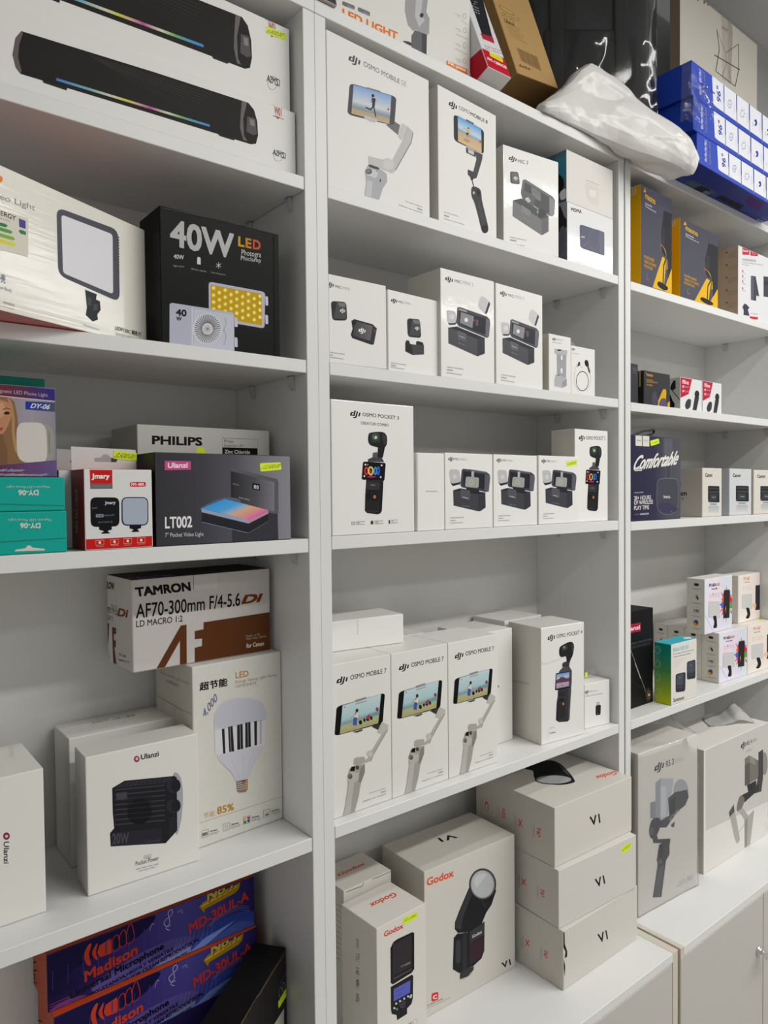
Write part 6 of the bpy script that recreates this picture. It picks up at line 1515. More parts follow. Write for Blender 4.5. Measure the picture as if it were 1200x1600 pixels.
   ('T','1c1c1f','V1',(.458,.393),(.581,.365),(.435,.574),.03),
  ]),
  ('torn_edge', 'dark torn strip along the carton edge', 'F', [
   ('P','1c1712',[(-.015,1.005),(.019,.976),(.022,.768),(.05,.624),(.049,.537),(.018,.532),(.029,.633),(-.002,.756)]),
   ('P','2a231c',[(.005,.545),(.025,.407),(.021,.219),(.008,.375)]),('L','5a5046',.7,[(.008,.518),(.004,-.003)]),
  ]),
 ],
 'tt': [
  ('brand_lettering', None, 'F', [
   ('T','d6402a','Godox',(.144,.915),(.528,.907),(.145,.953),.035),('T','55555a','TT685',(.535,.194),(.695,.194),(.536,.212)),
   ('O','8a8a8c',.5,(.762,.192),(.805,.182),(.762,.172)),
  ]),
  ('price_sticker', 'yellow price sticker', 'F', [
   ('R','d9ee1a',.12,[(.524,.978),(.828,.969),(.838,.928),(.528,.926)]),('T','3c4610','52,1,000',(.547,.944),(.789,.939),(.547,.963),0,.2),
  ]),
  ('product_picture', None, 'F', [
   ('P','211e21',[(.324,.848),(.409,.853),(.712,.844),(.754,.831),(.748,.574),(.691,.558),(.311,.556),(.266,.575),(.267,.816)]),
   ('P','343034',[(.344,.833),(.698,.828),(.692,.606),(.338,.611)]),('P','4d4448',[(.333,.598),(.694,.591),(.694,.578),(.332,.582)]),
   ('T','9a8c90','TT685',(.468,.637),(.669,.63),(.469,.651),.02),('L','6a6064',.5,[(.334,.848),(.321,.556)]),
   ('P','242226',[(.265,.548),(.699,.545),(.725,.526),(.713,.373),(.685,.34),(.591,.325),(.591,.288),(.386,.289),(.377,.327),(.28,.358),(.266,.39)]),
   ('P','5c64ba',[(.323,.52),(.665,.511),(.655,.426),(.321,.434)]),('L','2a3070',.6,[(.361,.492),(.556,.484)]),
   ('L','2a3070',.6,[(.373,.46),(.476,.458)]),('E','cfcac8',(.371,.409),(.392,.405),(.371,.401)),('E','cfcac8',(.449,.41),(.47,.406),(.449,.402)),
   ('E','cfcac8',(.533,.409),(.554,.405),(.533,.401)),('E','cfcac8',(.615,.407),(.636,.402),(.615,.399)),
   ('E','cfcac8',(.662,.391),(.684,.386),(.662,.383)),('E','cfcac8',(.332,.386),(.352,.381),(.332,.378)),
   ('E','cfcac8',(.679,.399),(.7,.394),(.678,.39)),('E','3aa050',(.383,.368),(.406,.363),(.383,.359)),
   ('O','8a8688',.5,(.495,.377),(.547,.365),(.495,.355)),('E','55525a',(.495,.377),(.516,.372),(.495,.368)),
  ]),
  ('top_lettering', None, 'T', [
   ('T','d84a30','Godox',(.837,.652),(.327,.668),(.814,.514),.035),
  ]),
  ('side_lettering', None, 'L', [
   ('T','4a4845','((•))',(.432,.833),(.429,.78),(.519,.84),.01),('T','4a4845','TTL',(.427,.733),(.425,.68),(.515,.74),.01),
   ('T','4a4845','2.4G',(.423,.632),(.42,.579),(.51,.64),.01),('T','4a4845','@',(.419,.546),(.417,.493),(.507,.554),.01),
   ('T','4a4845','HSS',(.414,.44),(.412,.387),(.502,.45),.01),('L','55534f',.5,[(.403,.773),(.531,.775)]),('L','55534f',.5,[(.399,.677),(.527,.68)]),
   ('L','55534f',.5,[(.395,.59),(.523,.593)]),('L','55534f',.5,[(.391,.485),(.518,.489)]),('L','55534f',.5,[(.386,.384),(.514,.389)]),
  ]),
 ],
 'ttB': [
  ('top_lettering', None, 'T', [
   ('T','d84a30','Godox',(.183,.514),(.773,.526),(.241,.623),.035),
  ]),
  ('torn_flap', 'torn front flap with ragged dark line', 'F', [
   ('L','33291f',1,[(.054,.987),(.385,.977),(.429,1.006),(.501,1.012),(.601,.995),(.705,.991),(1.013,.992)]),
   ('C','77716a',.6,[(.393,.979),(.42,1.002),(.501,1.008),(.568,.996)]),
  ]),
  ('side_lettering', None, 'L', [
   ('L','55534f',.7,[(.742,.876),(.912,.875)]),('L','55534f',.7,[(.74,.838),(.91,.838)]),('L','55534f',.7,[(.738,.8),(.908,.8)]),
   ('L','55534f',.7,[(.736,.762),(.906,.762)]),('L','55534f',.7,[(.734,.724),(.904,.724)]),('L','55534f',.7,[(.731,.685),(.902,.686)]),
   ('L','55534f',.7,[(.729,.647),(.899,.648)]),('L','55534f',.7,[(.727,.609),(.897,.61)]),('L','55534f',.7,[(.725,.57),(.895,.572)]),
   ('L','55534f',.7,[(.723,.532),(.893,.534)]),('L','55534f',.7,[(.721,.494),(.891,.496)]),
  ]),
 ],
 'maA': [
  ('product_picture', None, 'F', [
   ('P','e8b60e',[(.685,.368),(.808,.351),(.724,.021),(.363,.016)]),('P','e8b60e',[(.941,.248),(.998,.281),(.999,.019),(.736,.018)]),
   ('P','e8b60e',[(.829,.475),(.872,.475),(.872,.266),(.821,.246)]),
   ('P','26262c',[(.734,.847),(1.009,.849),(.998,.294),(.864,.152),(.838,.354),(.668,.409),(.642,.605)]),
   ('P','33333b',[(.68,.662),(.764,.685),(.752,.475),(.659,.476)]),('C','e05c28',1.6,[(.609,.48),(.668,.477),(.723,.465)]),
   ('C','e0d040',1.6,[(.723,.465),(.769,.441),(.795,.412)]),('C','50b858',1.6,[(.795,.412),(.803,.39),(.786,.364)]),
   ('C','b05a30',.7,[(.609,.476),(.643,.422),(.765,.365)]),('L','232328',4.5,[(.795,.356),(.719,.274),(.702,.074)]),
   ('S','1b1b20',[(.514,.073),(.597,.1),(.839,.076),(.852,.044),(.724,.027),(.556,.045)]),
  ]),
  ('brand_lettering', None, 'F', [
   ('P','d8a822',[(.121,.981),(.074,.928),(.161,.939)]),('T','d8a822','maono',(.13,.873),(.447,.859),(.13,.921),.05),
   ('T','c8c8cc','Game Streaming',(.13,.81),(.338,.809),(.13,.838),.03),('T','c8c8cc','Microphone for PC',(.13,.787),(.476,.773),(.13,.809),.03),
   ('T','c8982a','POWER SERIES',(.098,.277),(.411,.274),(.098,.31),.03),('T','c8982a','USB/XLR DYNAMIC',(.098,.232),(.477,.227),(.098,.265),.03),
   ('T','c8982a','MICROPHONE',(.098,.186),(.362,.182),(.098,.219),.03),('C','e04060',.9,[(.261,.113),(.256,.098),(.241,.085),(.217,.077)]),
   ('C','e0a030',.9,[(.217,.077),(.196,.079),(.18,.087),(.173,.103)]),('C','50b050',.9,[(.173,.103),(.179,.118),(.194,.131),(.217,.139)]),
   ('C','4060d0',.9,[(.217,.139),(.238,.137),(.254,.129),(.261,.113)]),
  ]),
  ('spine_label', None, 'L', [
   ('P','d6c8a0',[(.706,1.029),(.848,1.023),(.848,.909),(.706,.914)]),('L','77602a',.8,[(.773,1.012),(.773,.924)]),
  ]),
 ],
 'maB': [
  ('=', 'maA', 0),
  ('=', 'maA', 1),
  ('=', 'maA', 2),
 ],
 'hoco': [
  ('brand_lettering', None, 'F', [
   ('P','c6223c',[(.106,1.016),(.292,1.05),(.293,.926),(.107,.889)]),('P','c6223c',[(.317,1.052),(.519,1.089),(.52,.958),(.317,.922)]),
   ('T','f0d8dc','hoco.',(.127,.933),(.269,.959),(.127,.97),.03),('T','f0d8dc','PREMIUM',(.345,.977),(.495,1.001),(.344,.999)),
   ('C','f0d8dc',.6,[(.372,.969),(.421,.965),(.47,.984)]),('T','6a6a6e','无线领夹麦克风',(.101,.799),(.468,.859),(.101,.836)),
   ('T','88888c','Crystal Wireless Microphone',(.101,.763),(.664,.85),(.101,.788)),('T','88888c','for Type-C',(.101,.737),(.284,.759),(.101,.759)),
   ('P','c8384a',[(.102,.668),(.129,.672),(.129,.641),(.102,.637)]),('T','9a9a9c','2.4GHz',(.109,.615),(.193,.627),(.109,.629)),
   ('P','c8384a',[(.102,.595),(.129,.599),(.129,.568),(.102,.564)]),('T','9a9a9c','2.4GHz',(.109,.541),(.194,.553),(.109,.556)),
   ('P','c8384a',[(.103,.522),(.13,.525),(.13,.494),(.103,.491)]),('T','9a9a9c','2.4GHz',(.11,.468),(.194,.479),(.11,.483)),
   ('P','c8384a',[(.103,.421),(.13,.424),(.131,.393),(.104,.39)]),('T','9a9a9c','2.4GHz',(.111,.367),(.195,.378),(.11,.382)),
   ('P','c6223c',[(.31,.04),(.527,.065),(.527,.027),(.31,-.002)]),('T','c8485a','L15 Type-C',(.317,.067),(.534,.092),(.317,.091)),
  ]),
  ('product_picture', None, 'F', [
   ('P','3b3d4a',[(.333,.634),(.462,.652),(.564,.374),(.482,.374),(.476,.293),(.336,.283)]),
   ('P','55586a',[(.333,.628),(.417,.642),(.412,.293),(.336,.286)]),('P','3b3d4a',[(.683,.698),(.867,.727),(.869,.418),(.686,.397)]),
   ('P','2a2c36',[(.702,.625),(.867,.65),(.868,.601),(.703,.578)]),
   ('P','34364a',[(.112,.138),(.162,.199),(.22,.195),(.299,.162),(.254,.127),(.3,.042),(.14,.029),(.146,.098)]),
  ]),
  ('side_lettering', None, 'L', [
   ('P','b03040',[(.488,.944),(.567,.944),(.567,.926),(.488,.926)]),('L','7a6c5e',.6,[(.567,.904),(.934,.903)]),
   ('L','7a6c5e',.6,[(.568,.878),(.934,.877)]),('L','7a6c5e',.6,[(.568,.852),(.934,.852)]),
   ('P','b03040',[(.489,.764),(.569,.764),(.569,.746),(.489,.745)]),('L','7a6c5e',.6,[(.569,.724),(.935,.724)]),
   ('L','7a6c5e',.6,[(.569,.698),(.936,.699)]),('L','7a6c5e',.6,[(.569,.672),(.936,.673)]),
   ('P','b03040',[(.491,.583),(.57,.584),(.57,.565),(.491,.565)]),('L','7a6c5e',.6,[(.571,.543),(.937,.546)]),
   ('L','7a6c5e',.6,[(.571,.517),(.937,.52)]),('L','7a6c5e',.6,[(.571,.492),(.938,.495)]),
   ('P','b03040',[(.492,.402),(.572,.403),(.572,.385),(.492,.384)]),('L','7a6c5e',.6,[(.572,.363),(.939,.367)]),
   ('L','7a6c5e',.6,[(.572,.337),(.939,.342)]),('L','7a6c5e',.6,[(.573,.311),(.939,.316)]),
   ('P','b03040',[(.494,.221),(.574,.223),(.574,.204),(.494,.203)]),('L','7a6c5e',.6,[(.574,.182),(.941,.188)]),
   ('L','7a6c5e',.6,[(.574,.157),(.941,.163)]),('L','7a6c5e',.6,[(.574,.131),(.941,.137)]),
  ]),
 ],
 'dkbox': [
  ('brand_lettering', None, 'F', [
   ('L','8a8a92',.5,[(.453,.887),(.831,.891),(.83,.767),(.453,.764)],1),('T','8a8a92','M',(.543,.826),(.726,.828),(.544,.862),.02),
   ('L','66666c',.5,[(.517,.799),(.752,.799)]),
  ]),
 ],
 'mabk': [
  ('brand_lettering', None, 'F', [
   ('P','d89a20',[(.085,.948),(.066,.908),(.103,.91)]),('T','d89a20','maono',(.103,.846),(.337,.843),(.103,.91),.04),
   ('T','c08a28','WIRELESS',(.094,.71),(.342,.712),(.094,.755),.02),('T','c08a28','LAVALIER MICROPHONE',(.094,.65),(.517,.673),(.094,.695),.02),
   ('T','c08a28','WM821',(.094,.56),(.323,.566),(.094,.613),.02),
  ]),
  ('product_picture', None, 'F', [
   ('S','d6a418',[(.502,.008),(.684,.456),(.774,.535),(.844,.505),(.844,.32),(.799,.006)]),
   ('P','d6a418',[(.9,.132),(.986,.199),(1.001,-.014),(.885,-.005)]),
   ('S','4b4758',[(.284,.221),(.356,.399),(.439,.428),(.517,.208),(.527,.048),(.333,.052)]),
   ('S','57536a',[(.576,.023),(.65,.222),(.799,.257),(.864,.167),(.834,.009)]),
  ]),
  ('spine_label', None, 'L', [
   ('P','b09a6a',[(.761,.989),(.869,.986),(.869,.537),(.761,.528)]),
  ]),
 ],
 'fifA': [
  ('brand_lettering', None, 'F', [
   ('P','b8203c',[(-.017,1.018),(.538,1.014),(.375,.505),(-.016,.338)]),('T','f0d4d8','fifine',(.086,.8),(.38,.798),(.086,.931),.03),
   ('R','e0b0b8',.3,[(.086,.745),(.177,.755),(.178,.684),(.086,.673)]),('L','e0b0b8',.5,[(.201,.726),(.404,.737)]),
   ('L','e0b0b8',.5,[(.201,.694),(.374,.706)]),('R','e0b0b8',.3,[(.086,.606),(.178,.616),(.178,.544),(.086,.535)]),
   ('L','e0b0b8',.5,[(.201,.587),(.404,.596)]),('L','e0b0b8',.5,[(.201,.555),(.375,.565)]),
  ]),
  ('product_picture', None, 'F', [
   ('P','37373a',[(.658,.453),(.862,.441),(.731,.005),(.552,.014)]),('E','28282b',(.759,.537),(.868,.548),(.76,.415)),
   ('S','3c3c40',[(.213,.109),(.259,.253),(.364,.351),(.481,.323),(.446,.11),(.295,.021)]),('L','6a6a6e',.6,[(.434,.157),(.481,.113)]),
  ]),
  ('side_picture', None, 'L', [
   ('S','232326',[(.608,.723),(.731,.906),(.813,.873),(.783,.646),(.65,.627)]),('L','333336',1.6,[(.65,.639),(.986,.285)]),
   ('S','19191b',[(.578,.486),(.696,.295),(.773,.189),(.748,.071),(.578,.089)]),('E','b03040',(.813,.691),(.844,.688),(.813,.663)),
   ('L','55555a',.5,[(.854,.845),(.975,.765)]),
  ]),
 ],
 'fifB': [
  ('=', 'fifA', 0),
  ('=', 'fifA', 1),
 ],
 'comf': [
  ('product_picture', None, 'F', [
   ('G',[(0,'2a2a42'),(.45,'33334a'),(.7,'4a4b55'),(1,'53545e')],[(-.003,.016),(1.005,.005),(1.008,1.007),(-.002,1.001)]),
   ('P','5a5b64',[(.638,.984),(.825,.984),(.812,.623),(.639,.636)]),('L','77787f',.6,[(.678,.916),(.779,.916),(.785,.81),(.683,.81)],1),
   ('P','44454e',[(.684,.652),(.785,.654),(.785,.495),(.684,.494)]),('L','7a7b82',.6,[(.684,.652),(.684,.494)]),
   ('L','7a7b82',.6,[(.785,.654),(.785,.495)]),
   ('S','474852',[(.501,.343),(.522,.466),(.626,.497),(.839,.498),(.935,.451),(.941,.213),(.881,.096),(.732,.058),(.561,.097),(.504,.19)]),
   ('C','8a8b92',.7,[(.501,.343),(.522,.466),(.626,.497),(.839,.498),(.935,.451),(.941,.213),(.881,.096),(.732,.058),(.561,.097),(.504,.19)],1),
   ('S','3f3c58',[(.522,.19),(.732,.201),(.922,.135),(.867,.088),(.732,.064),(.574,.096)]),
   ('T','d4d4d6','hoco.',(.639,.257),(.78,.258),(.639,.299),.02),('E','c05040',(.799,.09),(.813,.09),(.799,.084)),
  ]),
  ('brand_lettering', None, 'F', [
   ('P','d8d6ce',[(.086,.992),(.207,.993),(.207,.873),(.086,.873)]),('P','d8d6ce',[(.22,.994),(.349,.995),(.349,.873),(.22,.873)]),
   ('T','4a4a4c','hoco.',(.108,.927),(.19,.928),(.108,.947),.02),('T','4a4a4c','PREMIUM',(.239,.935),(.329,.937),(.239,.947)),
   ('L','8a8a8c',.5,[(.244,.922),(.324,.923)]),('T','e2ded6','Comfortable',(.074,.586),(.956,.673),(.074,.757),.03,.14),
   ('R','d8d6ce',.1,[(.067,.609),(.207,.614),(.207,.585),(.067,.58)]),('T','33334a','WIRELESS',(.079,.586),(.195,.59),(.079,.604),.02),
   ('T','e0dcd6','28+ HOURS',(.057,.243),(.382,.25),(.057,.292),.015),('T','e0dcd6','OF WIRELESS',(.057,.19),(.42,.196),(.057,.239),.015),
   ('T','e0dcd6','PLAY TIME',(.057,.129),(.344,.133),(.057,.178),.015),('T','c8c4c0','LONG LASTING',(.062,.323),(.232,.326),(.062,.338),.02),
   ('T','8a8a98','W35 MAX',(.062,.068),(.146,.069),(.062,.086)),('T','d0ccc8','WIRELESS',(.163,.068),(.339,.072),(.163,.088),.03),
  ]),
  ('price_sticker', 'yellow price sticker', 'F', [
   ('R','d9ee1a',.15,[(.364,.941),(.534,.976),(.552,.918),(.381,.879)]),('T','5a661a','12,800',(.389,.897),(.532,.925),(.389,.923)),
  ]),
 ],
 'canA': [
  ('brand_lettering', None, 'F', [
   ('T','3a3836','Canon',(.142,.815),(.493,.817),(.141,.893),.04),('L','b0a8a0',.6,[(.565,.925),(.637,.968),(.73,.995)]),
  ]),
  ('product_picture', None, 'F', [
   ('G',[(0,'c9c6c2'),(1,'aeb0b2')],[(.307,.089),(.307,.22),(.837,.212),(.837,.078)]),
   ('R','26282b',.08,[(.278,.635),(.867,.627),(.876,.286),(.28,.301)]),('P','43484e',[(.311,.52),(.841,.512),(.841,.486),(.312,.494)]),
   ('P','3a3e44',[(.37,.468),(.734,.46),(.735,.319),(.371,.332)]),('P','b4c2ca',[(.352,.292),(.775,.282),(.736,.216),(.392,.226)]),
   ('P','8a9096',[(.404,.271),(.702,.264),(.702,.24),(.404,.247)]),('E','c04038',(.319,.327),(.345,.327),(.319,.314)),
   ('T','c8ccd0','Canon',(.482,.388),(.668,.386),(.482,.414)),('L','6a7078',.6,[(.304,.586),(.847,.579)]),
  ]),
  ('side_lettering', None, 'L', [
   ('T','3a3836','RF',(.179,.627),(.349,.631),(.178,.691),.03),('T','3a3836','50mm',(.015,.42),(.525,.435),(.015,.527),.04),
   ('T','55524e','F1.8 STM',(.056,.334),(.422,.345),(.056,.388)),
  ]),
 ],
 'canB': [
  ('=', 'canA', 0),
  ('=', 'canA', 1),
 ],
 'canC': [
  ('=', 'canA', 0),
  ('=', 'canA', 1),
 ],
 'ulz': [
  ('brand_lettering', None, 'F', [
   ('P','b01a3c',[(.091,.875),(.624,.869),(.624,.78),(.091,.787)]),('T','e8d4d8','Ulanzi',(.163,.807),(.605,.803),(.163,.851),.04),
   ('T','5a5a5e','ULTRALIGHT CARBON TRIPOD STAND',(-.051,.663),(.958,.658),(-.051,.683)),
   ('T','4a4a4c','OVERHEAD MAGNETIC',(.09,.618),(.931,.616),(.09,.647)),
  ]),
  ('product_picture', None, 'F', [
   ('L','8c8076',1.6,[(.337,.609),(.776,.132)]),('L','c4bcb4',1.2,[(.455,.466),(.624,.283)]),('E','3a332a',(.857,.089),(.951,.078),(.858,.013)),
   ('E','55493c',(.865,.088),(.924,.081),(.865,.039)),('E','d8d4cc',(.873,.087),(.896,.084),(.873,.075)),('L','2c2c2e',1.2,[(.054,.402),(.719,.158)]),
  ]),
 ],
 'bl100': [
  ('brand_lettering', None, 'F', [
   ('T','55b6c8','Blink100 B1',(.08,.871),(.662,.862),(.08,.936),.01),
   ('T','6a6a6c','Ultracompact 2.4GHz Dual-Channel',(.089,.818),(.887,.802),(.089,.843),.01),
   ('T','6a6a6c','Wireless Microphone System',(.089,.769),(.759,.756),(.089,.797),.01),('L','b0aeaa',.4,[(.09,.729),(.547,.717)]),
   ('L','b0aeaa',.4,[(.09,.7),(.472,.694)]),('L','b0aeaa',.4,[(.09,.67),(.398,.671)]),('L','b0aeaa',.4,[(.09,.641),(.324,.648)]),
   ('L','b0aeaa',.4,[(.09,.612),(.25,.625)]),('T','33333a','Saramonic',(.082,.044),(.5,.033),(.082,.108),.02),
  ]),
  ('product_picture', None, 'F', [
   ('R','34363f',.15,[(.603,.645),(.945,.645),(.947,.324),(.604,.344)]),('R','4a4d58',.12,[(.643,.627),(.909,.623),(.91,.445),(.644,.457)]),
   ('E','5a8ae0',(.765,.569),(.786,.567),(.765,.558)),('L','8a8c94',.4,[(.684,.45),(.838,.443),(.838,.4),(.685,.407)],1),
   ('R','34363f',.15,[(.168,.496),(.553,.484),(.539,.164),(.169,.192)]),('R','4a4d58',.12,[(.207,.478),(.463,.472),(.464,.297),(.207,.311)]),
   ('E','5a8ae0',(.334,.417),(.354,.414),(.335,.406)),('L','8a8c94',.4,[(.256,.3),(.404,.292),(.404,.25),(.256,.258)],1),
  ]),
  ('side_artwork', None, 'L', [
   ('G',[(0,'cdd01c'),(.25,'9cba34'),(.55,'4f9a58'),(.8,'26907a'),(1,'128a86')],[(-.021,-.028),(-.022,1.031),(1.026,1.001),(1.015,-.005)]),
   ('O','c4dcc8',.6,(.2,.876),(.383,.885),(.2,.812)),('O','c4dcc8',.5,(.2,.876),(.307,.881),(.2,.838)),('L','b0d0b0',.4,[(.055,.787),(.055,.702)]),
   ('L','b0d0b0',.4,[(.162,.793),(.162,.708)]),('L','b0d0b0',.4,[(.269,.798),(.269,.714)]),('O','c4dcc8',.6,(.201,.642),(.383,.652),(.201,.578)),
   ('O','c4dcc8',.5,(.201,.642),(.307,.648),(.201,.603)),('L','b0d0b0',.4,[(.055,.553),(.055,.467)]),('L','b0d0b0',.4,[(.163,.559),(.163,.473)]),
   ('L','b0d0b0',.4,[(.27,.565),(.27,.48)]),('O','c4dcc8',.6,(.201,.414),(.384,.425),(.201,.35)),('O','c4dcc8',.5,(.201,.414),(.308,.42),(.201,.376)),
   ('L','b0d0b0',.4,[(.056,.324),(.056,.238)]),('L','b0d0b0',.4,[(.163,.331),(.163,.245)]),('L','b0d0b0',.4,[(.27,.337),(.27,.252)]),
   ('O','c4dcc8',.6,(.202,.173),(.384,.185),(.202,.109)),('O','c4dcc8',.5,(.202,.173),(.308,.18),(.202,.135)),
   ('L','b0d0b0',.4,[(.056,.082),(.056,-.003)]),('L','b0d0b0',.4,[(.163,.089),(.164,.004)]),('L','b0d0b0',.4,[(.27,.097),(.271,.011)]),
  ]),
  ('price_sticker', 'yellow price sticker', 'T', [
   ('P','d9ee1a',[(1.226,2.557),(1.556,2.597),(1.164,1.922),(.916,1.984)]),
  ]),
  ('top_lettering', None, 'T', [
   ('P','d8dcd8',[(.844,.594),(1.031,.451),(.891,.111),(.725,.303)]),('P','d8dcd8',[(.986,2.536),(1.133,2.509),(.934,2.045),(.777,2.102)]),
  ]),
 ],
 'm160A': [
  ('product_picture', None, 'F', [
   ('G',[(0,'dfe2ee'),(.3,'e6dcec'),(.6,'dcd8e8'),(.75,'d0dce4'),(1,'e4d8e4')],[(.021,-.009),(1.068,-.027),(1.06,1.016),(.016,.991)]),
   ('C','b8c4e0',2.5,[(.025,.342),(.135,.222),(.311,.022)]),('S','ecd8e4',[(.047,.555),(.22,.697),(.635,.806),(.338,.594)]),
   ('P','e0407c',[(.841,.491),(.986,.515),(1.027,.491),(.988,.462),(.842,.473)]),
   ('P','f0803a',[(.843,.478),(.988,.461),(1.029,.423),(.977,.409),(.839,.46)]),
   ('P','6a34a8',[(.842,.469),(.981,.422),(1.045,.364),(.962,.374),(.835,.452)]),
   ('P','3a66d4',[(.835,.452),(.949,.354),(1.024,.235),(.913,.317),(.823,.439)]),
   ('P','e8c23a',[(.828,.444),(.92,.322),(.929,.258),(.878,.294),(.814,.434)]),
   ('P','d4284c',[(.82,.438),(.887,.299),(.886,.227),(.841,.281),(.805,.431)]),
   ('P','e85a3a',[(.813,.434),(.855,.285),(.838,.238),(.806,.276),(.796,.431)]),
   ('P','b0308c',[(.802,.431),(.808,.276),(.774,.122),(.759,.28),(.785,.432)]),
   ('P','4aa64a',[(.786,.432),(.744,.284),(.67,.169),(.699,.306),(.771,.439)]),
   ('P','8a2a9c',[(.776,.436),(.703,.304),(.653,.277),(.664,.336),(.762,.447)]),
   ('P','e0407c',[(.769,.44),(.677,.323),(.584,.264),(.644,.361),(.758,.453)]),
   ('P','f0803a',[(.759,.451),(.638,.369),(.507,.331),(.617,.417),(.752,.467)]),
   ('P','6a34a8',[(.753,.462),(.617,.418),(.576,.437),(.608,.469),(.75,.48)]),
   ('P','3a66d4',[(.751,.472),(.609,.457),(.498,.485),(.609,.509),(.751,.49)]),
   ('P','e8c23a',[(.75,.483),(.608,.502),(.567,.54),(.62,.553),(.754,.5)]),('P','d4284c',[(.752,.494),(.618,.549),(.596,.591),(.64,.596),(.76,.51)]),
   ('P','e85a3a',[(.758,.508),(.646,.605),(.568,.727),(.681,.642),(.77,.521)]),
   ('P','b0308c',[(.764,.515),(.669,.631),(.653,.703),(.71,.661),(.777,.525)]),
   ('P','4aa64a',[(.775,.524),(.717,.665),(.71,.775),(.763,.681),(.791,.529)]),
   ('P','8a2a9c',[(.785,.528),(.759,.68),(.775,.826),(.808,.684),(.802,.529)]),
   ('P','e0407c',[(.793,.529),(.794,.684),(.827,.766),(.843,.678),(.81,.527)]),
   ('P','f0803a',[(.805,.528),(.842,.678),(.895,.751),(.888,.659),(.821,.522)]),
   ('P','6a34a8',[(.813,.526),(.873,.667),(.929,.714),(.916,.64),(.827,.517)]),
   ('P','3a66d4',[(.826,.517),(.928,.628),(.969,.629),(.96,.587),(.837,.503)]),
   ('P','e8c23a',[(.83,.513),(.944,.61),(1.05,.649),(.971,.565),(.839,.498)]),
   ('P','d4284c',[(.838,.502),(.972,.561),(1.073,.564),(.987,.51),(.842,.485)]),('E','f0803a',(.93,.436),(.999,.425),(.93,.377)),
   ('E','e8c23a',(.872,.355),(.941,.344),(.873,.296)),('E','b0308c',(.779,.333),(.847,.322),(.78,.274)),
   ('E','e0407c',(.695,.38),(.763,.369),(.696,.322)),('E','3a66d4',(.659,.474),(.726,.463),(.659,.415)),
   ('E','e85a3a',(.687,.57),(.754,.56),(.687,.511)),('E','8a2a9c',(.766,.625),(.834,.614),(.767,.566)),
   ('E','6a34a8',(.861,.611),(.929,.601),(.861,.552)),('E','d4284c',(.925,.536),(.994,.525),(.926,.476)),
   ('E','4aa64a',(.929,.434),(.998,.423),(.929,.374)),('P','2a2522',[(.685,.737),(.9,.733),(.894,.202),(.663,.22)]),
   ('L','55504c',.4,[(.743,.618),(.724,.258)]),('P','d04030',[(.741,.437),(.766,.435),(.763,.404),(.739,.406)]),
   ('P','e0b030',[(.742,.406),(.766,.403),(.763,.373),(.739,.375)]),('P','40a050',[(.742,.374),(.766,.372),(.763,.342),(.739,.344)]),
   ('P','4060c0',[(.742,.343),(.767,.341),(.764,.31),(.739,.313)]),('P','c9c9c7',[(.162,.591),(.531,.55),(.548,.24),(.135,.293)]),
   ('L','4a4a4a',.5,[(.136,.567),(.132,.297)]),('S','1b1b1b',[(.295,.293),(.405,.291),(.435,.153),(.424,.079),(.311,.093),(.34,.187)]),
  ]),
  ('brand_lettering', None, 'F', [
   ('T','2c2c2e','M160',(.152,.845),(.36,.842),(.152,.908),.03),('T','d04a34','R',(.372,.843),(.419,.843),(.371,.894),.04),
   ('T','5aa048','G',(.431,.842),(.479,.842),(.431,.893),.04),('T','d8a838','B',(.491,.841),(.539,.841),(.49,.893),.04),
   ('T','3a3a3c','Power light',(.243,.784),(.455,.78),(.242,.818),.02),('O','77777a',.4,(.205,.69),(.232,.686),(.205,.657)),
   ('O','77777a',.4,(.299,.686),(.325,.682),(.299,.653)),('O','77777a',.4,(.393,.682),(.42,.678),(.394,.648)),
   ('O','77777a',.4,(.489,.678),(.516,.674),(.489,.644)),('E','e07a20',(.299,.71),(.316,.708),(.299,.697)),
  ]),
  ('side_lettering', None, 'L', [
   ('R','33312f',.3,[(.414,.917),(.68,.915),(.68,.868),(.414,.866)]),('L','77746e',.7,[(.281,.818),(.817,.812)]),
   ('L','8a8780',.5,[(.415,.802),(.69,.8)]),('S','2c2a28',[(.534,.676),(.596,.697),(.625,.665),(.663,.655),(.653,.621),(.597,.621)]),
   ('O','4a4846',.5,(.534,.681),(.601,.685),(.535,.654)),('L','4a4846',.4,[(.62,.686),(.658,.689)]),('L','4a4846',.4,[(.577,.654),(.596,.641)]),
   ('L','4a4846',.4,[(.491,.649),(.472,.633)]),('L','4a4846',.4,[(.449,.676),(.411,.674)]),('L','4a4846',.4,[(.492,.708),(.474,.721)]),
   ('L','4a4846',.4,[(.578,.713),(.597,.728)]),('L','77746e',.7,[(.282,.559),(.819,.556)]),('L','8a8780',.5,[(.416,.544),(.692,.543)]),
   ('L','77746e',.5,[(.369,.488),(.702,.485),(.703,.367),(.37,.37)],1),('T','4a4846','HSI',(.417,.39),(.665,.39),(.417,.444),.04),
   ('L','77746e',.7,[(.284,.322),(.821,.322)]),('L','8a8780',.5,[(.418,.307),(.694,.308)]),
   ('P','d83a2a',[(.514,.194),(.656,.204),(.648,.185),(.623,.166),(.586,.151)]),
   ('P','e8a020',[(.514,.194),(.586,.151),(.539,.141),(.489,.137),(.443,.141)]),
   ('P','c8c820',[(.514,.194),(.443,.141),(.405,.15),(.38,.165),(.371,.184)]),
   ('P','3a9a3a',[(.514,.194),(.371,.184),(.38,.203),(.405,.222),(.442,.237)]),
   ('P','2a4aa0',[(.514,.194),(.442,.237),(.489,.247),(.539,.251),(.585,.247)]),
   ('P','7a2a8a',[(.514,.194),(.585,.247),(.623,.237),(.648,.223),(.656,.204)]),('L','77746e',.7,[(.285,.093),(.822,.095)]),
   ('L','8a8780',.5,[(.42,.079),(.695,.081)]),
  ]),
